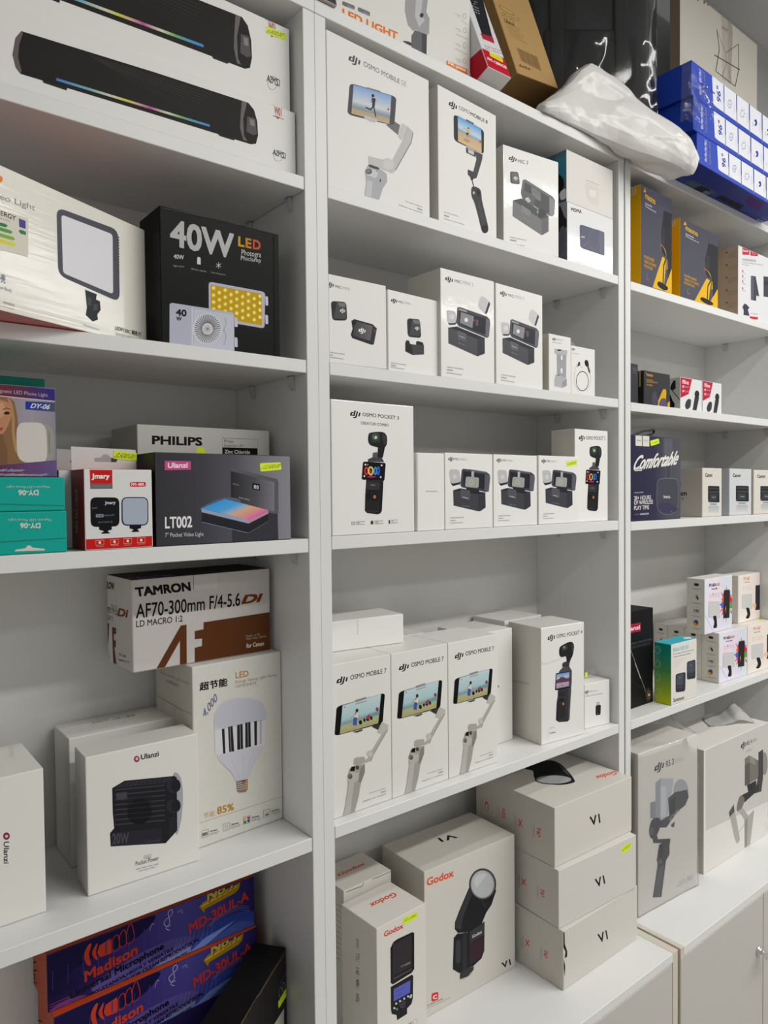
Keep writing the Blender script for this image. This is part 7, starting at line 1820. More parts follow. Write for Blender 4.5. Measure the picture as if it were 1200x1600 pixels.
 ],
 'm160C': [
  ('=', 'm160A', 0),
  ('=', 'm160A', 1),
  ('=', 'm160A', 2),
 ],
 'm160B': [
  ('product_picture', None, 'F', [
   ('G',[(0,'e8e0da'),(1,'ecdcd2')],[(.046,-.011),(1.234,-.037),(1.224,.978),(.039,.991)]),
   ('P','c9c9c8',[(.163,.596),(.628,.567),(.638,.228),(.166,.291)]),('L','4a4a4a',.6,[(.164,.579),(.159,.298)]),
   ('S','1b1b1b',[(.359,.283),(.487,.274),(.546,.135),(.469,.059),(.344,.081),(.41,.158)]),
   ('P','2c2c3a',[(.782,.728),(1.047,.724),(1.016,.183),(.777,.198)]),('S','f0c0a0',[(.647,.334),(.803,.345),(.787,.239),(.665,.277)]),
   ('L','55566a',.4,[(.855,.446),(.846,.23)]),
  ]),
  ('brand_lettering', None, 'F', [
   ('T','e08a5c','M160',(.231,.88),(.509,.874),(.23,.955),.03),('T','3a3a3c','Power light',(.261,.823),(.51,.817),(.261,.852),.02),
   ('O','8a7a74',.5,(.232,.709),(.262,.705),(.232,.67)),('O','e08a5c',.5,(.339,.706),(.369,.702),(.339,.667)),
   ('O','8a7a74',.5,(.446,.703),(.477,.698),(.447,.664)),('O','8a7a74',.5,(.555,.7),(.586,.695),(.555,.66)),
  ]),
  ('price_sticker', 'yellow price sticker', 'T', [
   ('P','d9ee1a',[(.939,.749),(1.147,.661),(1.024,.453),(.833,.504)]),
  ]),
 ],
 'm160D': [
  ('=', 'm160B', 0),
  ('=', 'm160B', 1),
 ],
 'm160E': [
  ('=', 'm160A', 2),
 ],
 'm160F': [
  ('=', 'm160A', 2),
 ],
 'm160G': [
  ('=', 'm160A', 2),
 ],
 'rs3': [
  ('brand_lettering', None, 'F', [
   ('D','2a2a2e',(.257,.844),(.423,.846),(.266,.905)),('T','4a4a4e','RS 3',(.452,.858),(.584,.859),(.452,.898),.015),
   ('T','c0beba','MINI',(.604,.859),(.749,.859),(.604,.89)),('T','aaaab0','LED-7994',(.662,.058),(.925,.053),(.656,.091),0,.2),
  ]),
  ('product_picture', None, 'F', [
   ('E','a4a8b0',(.71,.665),(.842,.645),(.71,.583)),('P','b4b8c0',[(.278,.787),(.361,.802),(.575,.771),(.575,.736),(.463,.504),(.278,.555)]),
   ('P','9a9ea8',[(.278,.787),(.361,.802),(.361,.545),(.278,.555)]),('P','c4c8ce',[(.361,.749),(.457,.74),(.453,.553),(.366,.558)]),
   ('P','8a8e98',[(.192,.676),(.278,.672),(.278,.564),(.192,.578)]),
   ('P','43444d',[(.487,.657),(.605,.678),(.819,.662),(.847,.611),(.786,.566),(.63,.543),(.463,.476),(.357,.492),(.309,.533),(.507,.544)]),
   ('P','2c2d36',[(.519,.634),(.605,.648),(.605,.547),(.519,.551)]),('P','55565e',[(.531,.48),(.605,.491),(.593,.456),(.551,.463)]),
   ('S','3b3c45',[(.173,.505),(.224,.565),(.338,.556),(.366,.513),(.295,.451),(.208,.451)]),('E','55565f',(.215,.493),(.253,.487),(.215,.468)),
   ('P','3d3e47',[(.225,.458),(.305,.451),(.319,.426),(.526,.394),(.522,.365),(.243,.415)]),
   ('P','38393f',[(.338,.389),(.517,.391),(.512,.295),(.454,.267),(.377,.05),(.234,.075),(.314,.268),(.3,.298)]),
   ('P','4c4d54',[(.326,.247),(.422,.247),(.358,.059),(.248,.076)]),('R','26272d',.2,[(.343,.381),(.422,.376),(.398,.302),(.333,.31)]),
   ('E','5a5b64',(.357,.278),(.388,.272),(.357,.263)),('T','8a8c94','RONIN',(.526,.502),(.685,.543),(.497,.526),.01),
  ]),
 ],
 'rs4': [
  ('product_picture', None, 'F', [
   ('P','c6c4bf',[(.02,.993),(1.444,1.028),(1.452,.26),(.029,.346)]),('P','77756f',[(.606,.775),(.682,.784),(.835,.696),(.836,.543),(.608,.539)]),
   ('P','5f5d58',[(.607,.719),(.688,.722),(.689,.534),(.608,.539)]),('P','8e8c86',[(.682,.784),(.782,.729),(.782,.672),(.688,.722)]),
   ('E','8c8a86',(.933,.644),(.988,.629),(.934,.541)),('P','484848',[(.83,.771),(.907,.779),(.909,.522),(.881,.412),(.77,.425),(.831,.57)]),
   ('P','343434',[(.642,.535),(.795,.535),(.796,.453),(.666,.466)]),
   ('P','393939',[(.524,.468),(.574,.474),(.737,.47),(.837,.494),(.837,.441),(.609,.398)]),
   ('S','77736d',[(.48,.38),(.524,.471),(.588,.452),(.602,.408),(.534,.342)]),
   ('P','a8a6a1',[(.502,.361),(.586,.353),(.668,.262),(.762,.288),(.757,.246),(.698,.001),(.609,.002),(.608,.247)]),
   ('P','8e8c86',[(.608,.247),(.656,.243),(.651,0),(.609,.002)]),
   ('P','a9a7a4',[(.363,.389),(.435,.434),(.485,.274),(.536,.097),(.491,.078),(.453,.138)]),
   ('P','55534f',[(.363,.389),(.437,.436),(.449,.369),(.374,.344)]),('L','9a9894',1.5,[(.508,.168),(.61,.208)]),
  ]),
  ('brand_lettering', None, 'F', [
   ('D','26262a',(.542,.862),(.631,.864),(.546,.925)),('T','55555a','RS 4',(.64,.877),(.722,.879),(.64,.914),.015),
   ('T','9a9a9c','MINI',(.733,.88),(.8,.882),(.733,.909)),('T','a4a29e','COMBO',(.622,.819),(.729,.818),(.622,.839)),
   ('L','a8a6a2',.5,[(.933,.103),(1.135,.09)]),('L','a8a6a2',.5,[(.933,.08),(1.135,.066)]),('L','a8a6a2',.5,[(.933,.056),(1.135,.042)]),
   ('L','a8a6a2',.5,[(.933,.033),(1.135,.018)]),
  ]),
  ('side_lettering', None, 'L', [
   ('L','8c8982',.6,[(.903,.264),(.962,.265)]),('L','8c8982',.6,[(.903,.227),(.962,.227)]),('L','8c8982',.6,[(.903,.189),(.962,.19)]),
   ('L','8c8982',.6,[(.903,.152),(.962,.153)]),('L','8c8982',.6,[(.904,.114),(.962,.116)]),('L','8c8982',.6,[(.904,.077),(.963,.078)]),
   ('L','8c8982',.6,[(.904,.04),(.963,.041)]),('L','8c8982',.6,[(.904,.002),(.963,.004)]),
  ]),
 ],
 'ring': [
  ('brand_lettering', None, 'F', [
   ('T','e8781c','LED LIGHT',(.08,.039),(.445,.061),(.082,.086),.05),('R','77767a',.2,[(.083,.126),(.161,.133),(.159,.109),(.081,.102)]),
   ('R','77767a',.2,[(.181,.137),(.26,.142),(.258,.117),(.179,.113)]),('T','c8c8c8','Phone',(.118,.106),(.153,.11),(.118,.116)),
   ('T','c8c8c8','Video',(.215,.116),(.251,.119),(.215,.126)),('P','e88030',[(.806,.088),(.974,.099),(.976,.065),(.959,.076),(.806,.061)]),
   ('P','e88030',[(.806,.088),(.974,.099),(.976,.063),(.806,.058)]),('T','fbeee0','PK-J006',(.82,.067),(.965,.073),(.82,.086),.04),
   ('O','77777a',.5,(.954,.422),(.967,.427),(.954,.406)),('L','9a9a9c',.5,[(.878,.404),(.926,.41)]),('L','b0b0b0',.4,[(.892,.395),(.926,.399)]),
   ('O','77777a',.5,(.956,.333),(.968,.338),(.956,.317)),('L','9a9a9c',.5,[(.879,.316),(.927,.321)]),('L','b0b0b0',.4,[(.894,.307),(.927,.31)]),
   ('O','77777a',.5,(.953,.238),(.965,.243),(.953,.222)),('L','9a9a9c',.5,[(.876,.222),(.924,.227)]),('L','b0b0b0',.4,[(.891,.213),(.924,.215)]),
   ('O','77777a',.5,(.952,.142),(.965,.147),(.952,.127)),('L','9a9a9c',.5,[(.876,.128),(.924,.131)]),('L','b0b0b0',.4,[(.89,.118),(.923,.12)]),
   ('L','9a9a9c',.5,[(.928,.387),(.977,.378)]),('L','9a9a9c',.5,[(.882,.282),(.976,.286)]),('L','9a9a9c',.5,[(.876,.19),(.975,.188)]),
  ]),
  ('product_picture', None, 'F', [
   ('P','a4a4a6',[(.507,.387),(.675,.448),(.655,.315),(.679,.288),(.674,.195),(.651,.175),(.575,.178),(.559,.162),(.52,.181),(.499,.255)]),
   ('P','c4c4c6',[(.582,.405),(.633,.429),(.617,.298),(.642,.26),(.6,.201),(.571,.254)]),
   ('P','6a6a6e',[(.57,.172),(.658,.182),(.651,-.026),(.542,-.035),(.544,.127)]),('P','4c4c50',[(.621,.177),(.658,.182),(.651,-.026),(.618,-.03)]),
   ('S','4a4a4c',[(.484,.073),(.534,.087),(.546,.071),(.509,.067)]),('E','3a3a3c',(.62,.281),(.634,.288),(.619,.267)),
  ]),
 ],
 'fm': [
  ('product_picture', None, 'F', [
   ('P','232428',[(.304,.825),(1.064,.931),(.74,.327),(.269,.319)]),('L','8ac0e0',.8,[(.47,.709),(.636,.717)]),
   ('L','d8c040',.8,[(.39,.677),(.515,.682)]),('P','8a9098',[(.299,.645),(.372,.649),(.36,.635),(.287,.631)]),
   ('P','8a9098',[(.407,.649),(.48,.653),(.468,.639),(.395,.635)]),('P','8a9098',[(.515,.653),(.589,.657),(.577,.643),(.503,.64)]),
   ('P','8a9098',[(.279,.614),(.351,.618),(.339,.604),(.267,.6)]),('P','8a9098',[(.386,.618),(.459,.622),(.447,.608),(.374,.604)]),
   ('P','8a9098',[(.493,.622),(.567,.626),(.555,.612),(.481,.609)]),('P','8a9098',[(.258,.583),(.33,.587),(.318,.573),(.246,.57)]),
   ('P','8a9098',[(.364,.587),(.437,.591),(.425,.577),(.352,.573)]),('P','8a9098',[(.472,.591),(.545,.595),(.533,.581),(.46,.577)]),
   ('P','b4283c',[(.209,.351),(.794,.383),(.766,.316),(.24,.3)]),('T','c87a84','RGB Tube Light',(.189,.212),(1.006,.26),(.205,.233)),
   ('T','c87a84','FM-128RGB',(.193,.193),(1.008,.234),(.198,.207)),
  ]),
  ('brand_lettering', None, 'F', [
   ('P','c4182e',[(-.03,.18),(1.059,.196),(1.092,-.015),(-.047,-.005)]),('T','f4e4e4','FM-128RGB',(.096,.076),(.927,.08),(.119,.108),.04),
  ]),
  ('price_sticker', 'yellow price sticker', 'F', [
   ('R','e4e61a',.15,[(.33,.189),(.895,.188),(.857,.135),(.294,.137)]),('T','a0841a','12,500',(.356,.147),(.795,.149),(.377,.169)),
  ]),
  ('side_band', None, 'L', [
   ('P','b8162a',[(1.019,.178),(.214,.208),(-.226,.032),(.285,-.033),(1.037,-.006)]),
  ]),
 ],
 'kraft': [
  ('printed_label', None, 'F', [
   ('R','6a5230',.3,[(.111,.479),(.427,.469),(.431,.44),(.111,.447)]),('R','c09a5c',.3,[(.125,.476),(.415,.466),(.416,.443),(.124,.45)]),
   ('L','6a5230',.5,[(.119,.364),(.486,.356)]),('L','6a5230',.5,[(.124,.348),(.455,.341)]),('L','6a5230',.5,[(.13,.333),(.424,.326)]),
   ('L','6a5230',.5,[(.135,.318),(.503,.309)]),('L','6a5230',.5,[(.141,.302),(.472,.294)]),('L','6a5230',.5,[(.146,.287),(.441,.279)]),
   ('L','6a5230',.5,[(.152,.271),(.52,.261)]),('T','4a3418','Ulanzi',(.112,.358),(.337,.355),(.126,.387),.02),
   ('O','5a4424',.5,(.129,.414),(.166,.419),(.114,.4)),('O','5a4424',.5,(.205,.414),(.243,.419),(.19,.399)),
   ('O','5a4424',.5,(.297,.41),(.335,.415),(.281,.396)),('O','5a4424',.5,(.369,.409),(.407,.414),(.353,.395)),
   ('O','5a4424',.5,(.496,.426),(.534,.432),(.479,.412)),
  ]),
  ('barcode', None, 'F', [
   ('L','4a3418',.9,[(.21,.195),(.224,.104)]),('L','4a3418',.5,[(.232,.195),(.245,.103)]),('L','4a3418',1.4,[(.253,.194),(.265,.103)]),
   ('L','4a3418',.6,[(.275,.194),(.286,.102)]),('L','4a3418',.9,[(.296,.194),(.306,.101)]),('L','4a3418',1.1,[(.318,.194),(.327,.1)]),
   ('L','4a3418',.5,[(.34,.193),(.348,.1)]),('L','4a3418',.9,[(.362,.193),(.369,.099)]),('L','4a3418',.5,[(.384,.193),(.39,.098)]),
   ('L','4a3418',1.4,[(.406,.192),(.41,.097)]),('L','4a3418',.6,[(.428,.192),(.431,.097)]),('L','4a3418',.9,[(.45,.192),(.452,.096)]),
   ('L','4a3418',1.1,[(.472,.192),(.473,.095)]),('L','4a3418',.5,[(.494,.191),(.495,.094)]),('L','4a3418',.9,[(.516,.191),(.516,.093)]),
   ('L','4a3418',.5,[(.539,.191),(.537,.093)]),('L','4a3418',1.4,[(.561,.19),(.558,.092)]),('L','4a3418',.6,[(.584,.19),(.58,.091)]),
   ('L','4a3418',.9,[(.606,.19),(.601,.09)]),('L','4a3418',1.1,[(.629,.19),(.623,.089)]),('L','4a3418',.5,[(.651,.189),(.644,.089)]),
   ('L','4a3418',.9,[(.674,.189),(.666,.088)]),('T','4a3418','RoHS-G',(.109,.055),(.361,.057),(.14,.073),.02),
  ]),
 ],
 'blue1': [
  ('feature_label', None, 'F', [
   ('R','e4e5ec',.05,[(.189,1.01),(1.243,1.174),(1.245,.129),(.203,.151)]),('T','2b3a9c','96°',(.276,.359),(.272,.822),(.236,.35),.03),
   ('P','3a4aa4',[(.3,.971),(.31,.974),(.312,.43),(.303,.428)]),('P','8a8ea0',[(.304,.487),(.312,.49),(.313,.108),(.305,.111)]),
   ('L','9a9cb0',.4,[(.289,.664),(.291,.346)]),('L','9a9cb0',.4,[(.279,.66),(.28,.361)]),('O','2b3a9c',.9,(.364,.532),(.382,.569),(.365,.409)),
   ('O','2b3a9c',.7,(.373,.597),(.385,.62),(.373,.527)),('O','2b3a9c',.7,(.36,.469),(.37,.49),(.36,.408)),
   ('P','3a4aa4',[(.431,.978),(.441,.981),(.444,.423),(.434,.421)]),('P','8a8ea0',[(.435,.482),(.444,.485),(.444,.093),(.436,.096)]),
   ('L','9a9cb0',.4,[(.42,.663),(.421,.337)]),('L','9a9cb0',.4,[(.408,.659),(.41,.353)]),('O','2b3a9c',.9,(.499,.527),(.517,.566),(.499,.425)),
   ('L','2b3a9c',1.2,[(.522,.576),(.529,.59)]),('L','2b3a9c',1.2,[(.515,.47),(.52,.452)]),('L','2b3a9c',1.2,[(.499,.398),(.499,.359)]),
   ('L','2b3a9c',1.2,[(.482,.402),(.477,.364)]),('L','2b3a9c',1.2,[(.475,.479),(.468,.465)]),('L','2b3a9c',1.2,[(.482,.585),(.477,.602)]),
   ('L','2b3a9c',1.2,[(.498,.657),(.498,.696)]),('L','2b3a9c',1.2,[(.515,.653),(.52,.692)]),
   ('P','3a4aa4',[(.568,.985),(.579,.988),(.582,.416),(.571,.414)]),('P','8a8ea0',[(.573,.476),(.582,.48),(.583,.077),(.574,.081)]),
   ('L','9a9cb0',.4,[(.557,.662),(.558,.328)]),('L','9a9cb0',.4,[(.545,.658),(.546,.344)]),
   ('S','2b3a9c',[(.63,.591),(.652,.66),(.662,.568),(.652,.459),(.632,.436),(.644,.533)]),('L','2b3a9c',.8,[(.613,.493),(.615,.362)]),
   ('P','3a4aa4',[(.713,.992),(.724,.995),(.728,.408),(.716,.407)]),('P','8a8ea0',[(.717,.47),(.728,.474),(.728,.061),(.719,.065)]),
   ('L','9a9cb0',.4,[(.701,.661),(.702,.318)]),('L','9a9cb0',.4,[(.688,.656),(.69,.335)]),
   ('S','2b3a9c',[(.777,.589),(.801,.659),(.811,.564),(.801,.453),(.78,.429),(.793,.528)]),('L','2b3a9c',.8,[(.759,.487),(.762,.353)]),
   ('P','3a4aa4',[(.865,1),(.877,1.003),(.881,.401),(.869,.399)]),('P','8a8ea0',[(.87,.464),(.881,.468),(.881,.044),(.872,.048)]),
   ('L','9a9cb0',.4,[(.852,.66),(.854,.308)]),('L','9a9cb0',.4,[(.839,.655),(.841,.325)]),('O','2b3a9c',.9,(.944,.513),(.966,.555),(.945,.403)),
   ('L','2b3a9c',1.2,[(.972,.565),(.98,.581)]),('L','2b3a9c',1.2,[(.964,.451),(.97,.432)]),('L','2b3a9c',1.2,[(.945,.373),(.945,.331)]),
   ('L','2b3a9c',1.2,[(.925,.378),(.919,.337)]),('L','2b3a9c',1.2,[(.917,.461),(.909,.446)]),('L','2b3a9c',1.2,[(.925,.575),(.919,.594)]),
   ('L','2b3a9c',1.2,[(.944,.653),(.944,.695)]),('L','2b3a9c',1.2,[(.964,.649),(.969,.69)]),
   ('P','3a4aa4',[(1.026,1.008),(1.038,1.011),(1.042,.392),(1.03,.39)]),('P','8a8ea0',[(1.031,.457),(1.042,.461),(1.043,.026),(1.033,.03)]),
   ('L','9a9cb0',.4,[(1.012,.659),(1.014,.297)]),('L','9a9cb0',.4,[(.998,.654),(1,.314)]),
   ('S','2b3a9c',[(1.098,.582),(1.124,.657),(1.135,.556),(1.124,.439),(1.101,.413),(1.115,.518)]),('L','2b3a9c',.8,[(1.078,.475),(1.081,.333)]),
   ('P','3a4aa4',[(1.195,1.016),(1.209,1.02),(1.213,.384),(1.199,.382)]),('P','8a8ea0',[(1.201,.451),(1.213,.454),(1.214,.007),(1.203,.011)]),
   ('L','9a9cb0',.4,[(1.181,.658),(1.183,.286)]),('L','9a9cb0',.4,[(1.166,.652),(1.168,.303)]),
   ('S','2b3a9c',[(1.271,.579),(1.299,.655),(1.311,.552),(1.299,.431),(1.275,.405),(1.29,.513)]),('L','2b3a9c',.8,[(1.25,.469),(1.254,.323)]),
  ]),
  ('brand_lettering', None, 'F', [
   ('T','c4cdec','8/8/8/8/',(.089,.177),(.086,.923),(.069,.155),.02),('L','9aa8dc',.5,[(.098,.094),(.096,.983)]),
   ('T','b0a890','COLORFUL LIGHT',(.125,.153),(.121,.929),(.113,.141)),
  ]),
  ('underside_picture', None, 'B', [
   ('P','46586a',[(.172,.649),(.164,.758),(.396,.772),(.417,.725),(.377,.662)]),('P','1c2430',[(.264,.647),(.263,.746),(.344,.757),(.377,.662)]),
   ('P','6a7a88',[(.346,.632),(.335,.719),(.386,.723),(.392,.667)]),('P','1b1e26',[(.45,.69),(.46,.765),(.681,.79),(.707,.704)]),
   ('P','54267a',[(.625,.855),(.569,.953),(.731,.97),(.815,.825)]),('T','c8cce4','8/8/8',(.939,.69),(1.055,.696),(.91,.713),.02),
  ]),
 ],
 'blue2': [
  ('=', 'blue1', 0),
  ('=', 'blue1', 1),
 ],
 'blue3': [
  ('=', 'blue1', 0),
  ('=', 'blue1', 1),
 ],
 'micbox': [
  ('brand_lettering', None, 'F', [
   ('T','8c5e40','YTA',(.166,.973),(.404,1.001),(.183,1.008),.04),
  ]),
  ('product_picture', None, 'F', [
   ('P','cdc6bc',[(.483,1.035),(.552,1.057),(.621,1.058),(.653,.958),(.629,.729),(.513,.723),(.511,.948)]),
   ('P','b0a89e',[(.503,.955),(.65,.967),(.65,.952),(.506,.942)]),('P','bcb4aa',[(.586,1.053),(.621,1.055),(.653,.958),(.629,.729),(.589,.726)]),
   ('L','2c2826',3.2,[(.442,.92),(.476,.846),(.43,.737)]),('L','2c2826',3.2,[(.733,.936),(.734,.816),(.688,.733)]),
   ('L','2c2826',2.6,[(.411,.803),(.751,.822)]),('L','2c2826',1.6,[(.443,.915),(.56,.85),(.727,.931)]),('L','2c2826',1.6,[(.56,.85),(.569,.804)]),
   ('L','2c2826',1.6,[(.513,.738),(.569,.804),(.641,.741)]),('L','2c2826',2.2,[(.43,.737),(.688,.733)]),
  ]),
 ],
 'topl': [
  ('printed_artwork', None, 'F', [
   ('P','55565c',[(.578,.046),(.989,.056),(.998,-.005),(.866,-.016),(.578,-.015)]),('P','3c3d42',[(.866,.048),(.986,.05),(.994,-.003),(.866,-.009)]),
  ]),
 ],
}


def parts_of(key):
    out = []
    for p in PRINTS.get(key, []):
        out.append(PRINTS[p[1]][p[2]] if p[0] == '=' else p)
    return out


OBS = {}
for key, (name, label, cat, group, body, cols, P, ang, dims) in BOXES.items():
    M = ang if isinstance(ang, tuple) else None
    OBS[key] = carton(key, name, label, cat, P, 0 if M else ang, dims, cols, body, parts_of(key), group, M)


# ------------------------------------------------------------------ tabs, hooks, bags and other loose things
from mathutils import noise as nz3


def plate(name, outline, holes, thick, m, parent=None, at=(0, 0, 0)):
    """a flat card in the X-Z plane with cut-outs, THICK deep"""
    loops = [[Vector((p[0], p[1], 0)) for p in outline]] + [[Vector((p[0], p[1], 0)) for p in h] for h in holes]
    flat = [p for l in loops for p in l]
    tris = tessellate_polygon(loops)
    bm = bmesh.new()
    f = [bm.verts.new((p.x, 0, p.y)) for p in flat]
    b = [bm.verts.new((p.x, thick, p.y)) for p in flat]
    for t in tris:
        bm.faces.new([f[i] for i in t])
        bm.faces.new([b[i] for i in reversed(t)])
    k = 0
    for l in loops:
        n = len(l)
        for i in range(n):
            bm.faces.new((f[k + i], f[k + (i + 1) % n], b[k + (i + 1) % n], b[k + i]))
        k += n
    bmesh.ops.recalc_face_normals(bm, faces=bm.faces[:])
    ob = link(name, to_mesh(bm, name), parent, m)
    ob.location = at
    return ob


def euro_slot(cx, cz, w, h):
    pts = [(cx - w / 2, cz), (cx - w / 2 + h * .25, cz + h * .3), (cx - h * .75, cz + h * .3)]
    pts += [(cx + h * .62 * cos(pi - t * pi / 6), cz + h * .35 + h * .45 * sin(t * pi / 6)) for t in range(7)]
    pts += [(cx + h * .75, cz + h * .3), (cx + w / 2 - h * .25, cz + h * .3), (cx + w / 2, cz), (cx + w / 2 - h * .2, cz - h * .3),
            (cx - w / 2 + h * .2, cz - h * .3)]
    return pts


WHITE = mat('white_card', 'd6d4d2', rough=0.5)
GREYT = mat('grey_card', 'c4c2c0', rough=0.5)


def dims_of(k):
    return BOXES[k][8]


for k, m in (('jmary', WHITE), ('jmaryB', GREYT)):
    w, d, h = dims_of(k)
    plate('hang_tab', [(0.0005, -0.002), (w * .985, -0.002), (w * .985, 0.0235), (0.0005, 0.0255)], [euro_slot(w * .515, 0.0105, 0.028, 0.0085)],
          0.0006, m, OBS[k], (0, d - 0.0012, h + 0.0022))

c = plate('price_sticker', [(0, 0), (0.0285, -0.0025), (0.0285, 0.0075), (0.001, 0.0102)], [], 0.0002, mat('yellow_paper', 'd9ee1a', rough=0.5),
          OBS['jmary'], (dims_of('jmary')[0] * .63, dims_of('jmary')[1] - 0.0016, dims_of('jmary')[2] + 0.0145))
c['label'] = 'yellow price sticker'
ink = Ink('F', (0.0285, 0.01, 0.0095))
ink.item(('T', '4a5510', '3,500,00', (.08, .1), (.9, -.05), (.1, .75), 0, .3))
hw = ink.build('handwriting', c, STICK)
hw.location = (0.0, -0.0001, 0)

w, d, h = dims_of('adap')
plate('clear_hang_tab', [(0.032, -0.001), (0.071, -0.001), (0.071, 0.008), (0.066, 0.016), (0.036, 0.016), (0.032, 0.009)],
      [euro_slot(0.058, 0.007, 0.016, 0.005)], 0.0005, HAZE, OBS['adap'], (0, d * .6, h + 0.001))
c = plate('price_sticker', [(0, 0), (0.007, 0), (0.007, 0.010), (0, 0.010)], [], 0.0002, bpy.data.materials['yellow_paper'], OBS['adap'], (0.033, d * .6 - 0.0005, h + 0.003))
c['label'] = 'yellow price sticker'
w, d, h = dims_of('lav')
plate('clear_hang_tab', [(0.006, -0.001), (0.058, -0.001), (0.056, 0.006), (0.045, 0.014), (0.022, 0.017), (0.006, 0.016)],
      [euro_slot(0.03, 0.007, 0.02, 0.005)], 0.0005, HAZE, OBS['lav'], (0, d - 0.002, h + 0.001))


def tube_loop(name, pts, r, m, parent, flat=1.0):
    cu = bpy.data.curves.new(name, 'CURVE')
    cu.dimensions = '3D'
    sp = cu.splines.new('BEZIER')
    sp.bezier_points.add(len(pts) - 1)
    for b, p in zip(sp.bezier_points, pts):
        b.co = p
        b.handle_left_type = b.handle_right_type = 'AUTO'
    cu.bevel_depth = r
    cu.bevel_resolution = 3
    cu.use_fill_caps = True
    o = bpy.data.objects.new(name, cu)
    COL.objects.link(o)
    bpy.context.view_layer.update()
    me = bpy.data.meshes.new_from_object(o.evaluated_get(bpy.context.evaluated_depsgraph_get()))
    bpy.data.objects.remove(o)
    for p in me.polygons:
        p.use_smooth = True
    me.materials.clear()
    return link(name, me, parent, m)


w, d, h = dims_of('hoco')
plate('hang_hook', [(0.085 + 0.038 * cos(pi - t * pi / 10), 0.026 * sin(t * pi / 10)) for t in range(11)],
      [[(0.085 + 0.024 * cos(pi - t * pi / 8), 0.004 + 0.012 * sin(t * pi / 8)) for t in range(9)]], 0.0016, BLACKP, OBS['hoco'], (0, d * .45, h + 0.0005))
w, d, h = dims_of('comf')
tube_loop('carry_loop', [(0.055, d * .5, h + 0.0025), (0.075, d * .42, h + 0.010), (0.105, d * .4, h + 0.0145), (0.128, d * .42, h + 0.0125),
                         (0.118, d * .5, h + 0.006), (0.100, d * .55, h + 0.0025)], 0.0022, BLACKP, OBS['comf'])


def fold(p, seed, freq, squash=1.0):
    """sharp-edged folds, as in crumpled plastic"""
    rng = random.Random(seed)
    h, amp = 0.0, 1.0
    p = Vector((p.x, p.y, p.z * squash))
    q = p + Vector((nz3.noise(p * 7), nz3.noise(p * 7 + Vector((3, 1, 8))), nz3.noise(p * 7 + Vector((9, 4, 2))))) * 0.022
    for k in range(5):
        d = Vector((rng.uniform(-1, 1), rng.uniform(-1, 1), rng.uniform(-1, 1))).normalized()
        t = (q.dot(d) * freq + rng.random()) % 1.0
        h += amp * (abs(t - 0.5) * 4 - 1)
        freq *= 1.45
        amp *= 0.6
    return h / 2.3


def lumpy(bm, amp, freq, seed, sharp=True, squash=1.0):
    bm.normal_update()
    off = Vector((seed * 7.3, seed * 3.1, seed * 1.7))
    mv = []
    for v in bm.verts:
        q = v.co * freq + off
        if sharp:
            mv.append(v.normal * amp * (fold(v.co, seed, freq, squash) + 0.4 * nz3.noise(q)))
        else:
            mv.append(v.normal * amp * (0.7 * nz3.noise(q) + 0.5 * (1 - abs(nz3.noise(q * 2.3)) * 2.0) - 0.4))
    for v, d in zip(bm.verts, mv):
        v.co += d


def wrap(key, off, amp, freq, seed, m, name, gather=None, sub=5, squash=1.0):
    """clear film lying round a carton; the GATHER point pulls the film up into a twist"""
    w, d, h = BOXES[key][8] if isinstance(key, str) else key
    bm = bmesh.new()
    g = bmesh.ops.create_cube(bm, size=1)['verts']
    for v in g:
        v.co = Vector(((v.co.x + .5) * (w + 2 * off) - off, (v.co.y + .5) * (d + 2 * off) - off, (v.co.z + .5) * (h + off) + 0.0002))
    bmesh.ops.subdivide_edges(bm, edges=bm.edges[:], cuts=2 ** sub - 1, use_grid_fill=True)
    base = {v: v.co.copy() for v in bm.verts}
    lumpy(bm, amp, freq, seed, True, squash)
    for v in bm.verts:
        lo, hi = Vector((0, 0, 0)), Vector((w, d, h))
        o = base[v]
        # film never dips into the carton it wraps
        for i in range(3):
            if o[i] <= 0.0 and i != 2:
                v.co[i] = min(v.co[i], -0.0006)
            elif o[i] >= hi[i]:
                v.co[i] = max(v.co[i], hi[i] + 0.0006)
        v.co.z = max(v.co.z, 0.0002)
        if gather and o.z > h * 0.9:
            p, rad_, up = gather
            r = ((Vector((o.x, o.y)) - Vector(p[:2])).length) / rad_
            if r < 1:
                k = (1 - r) ** 1.6
                t = Vector(p)
                v.co = v.co.lerp(t + (v.co - t) * 0.12 + Vector((0, 0, 0)), k * 0.97)
                v.co.z = max(v.co.z, h + 0.0008)
    return to_mesh(bm, name, True)


o = link('plastic_bag', wrap('rs3', 0.0018, 0.0022, 7, 2, HAZE, 'plastic_bag', ((0.222, 0.075, 0.3419 + 0.036), 0.10, 1)), OBS['rs3'], HAZE)
o['label'] = 'clear crinkled plastic bag'

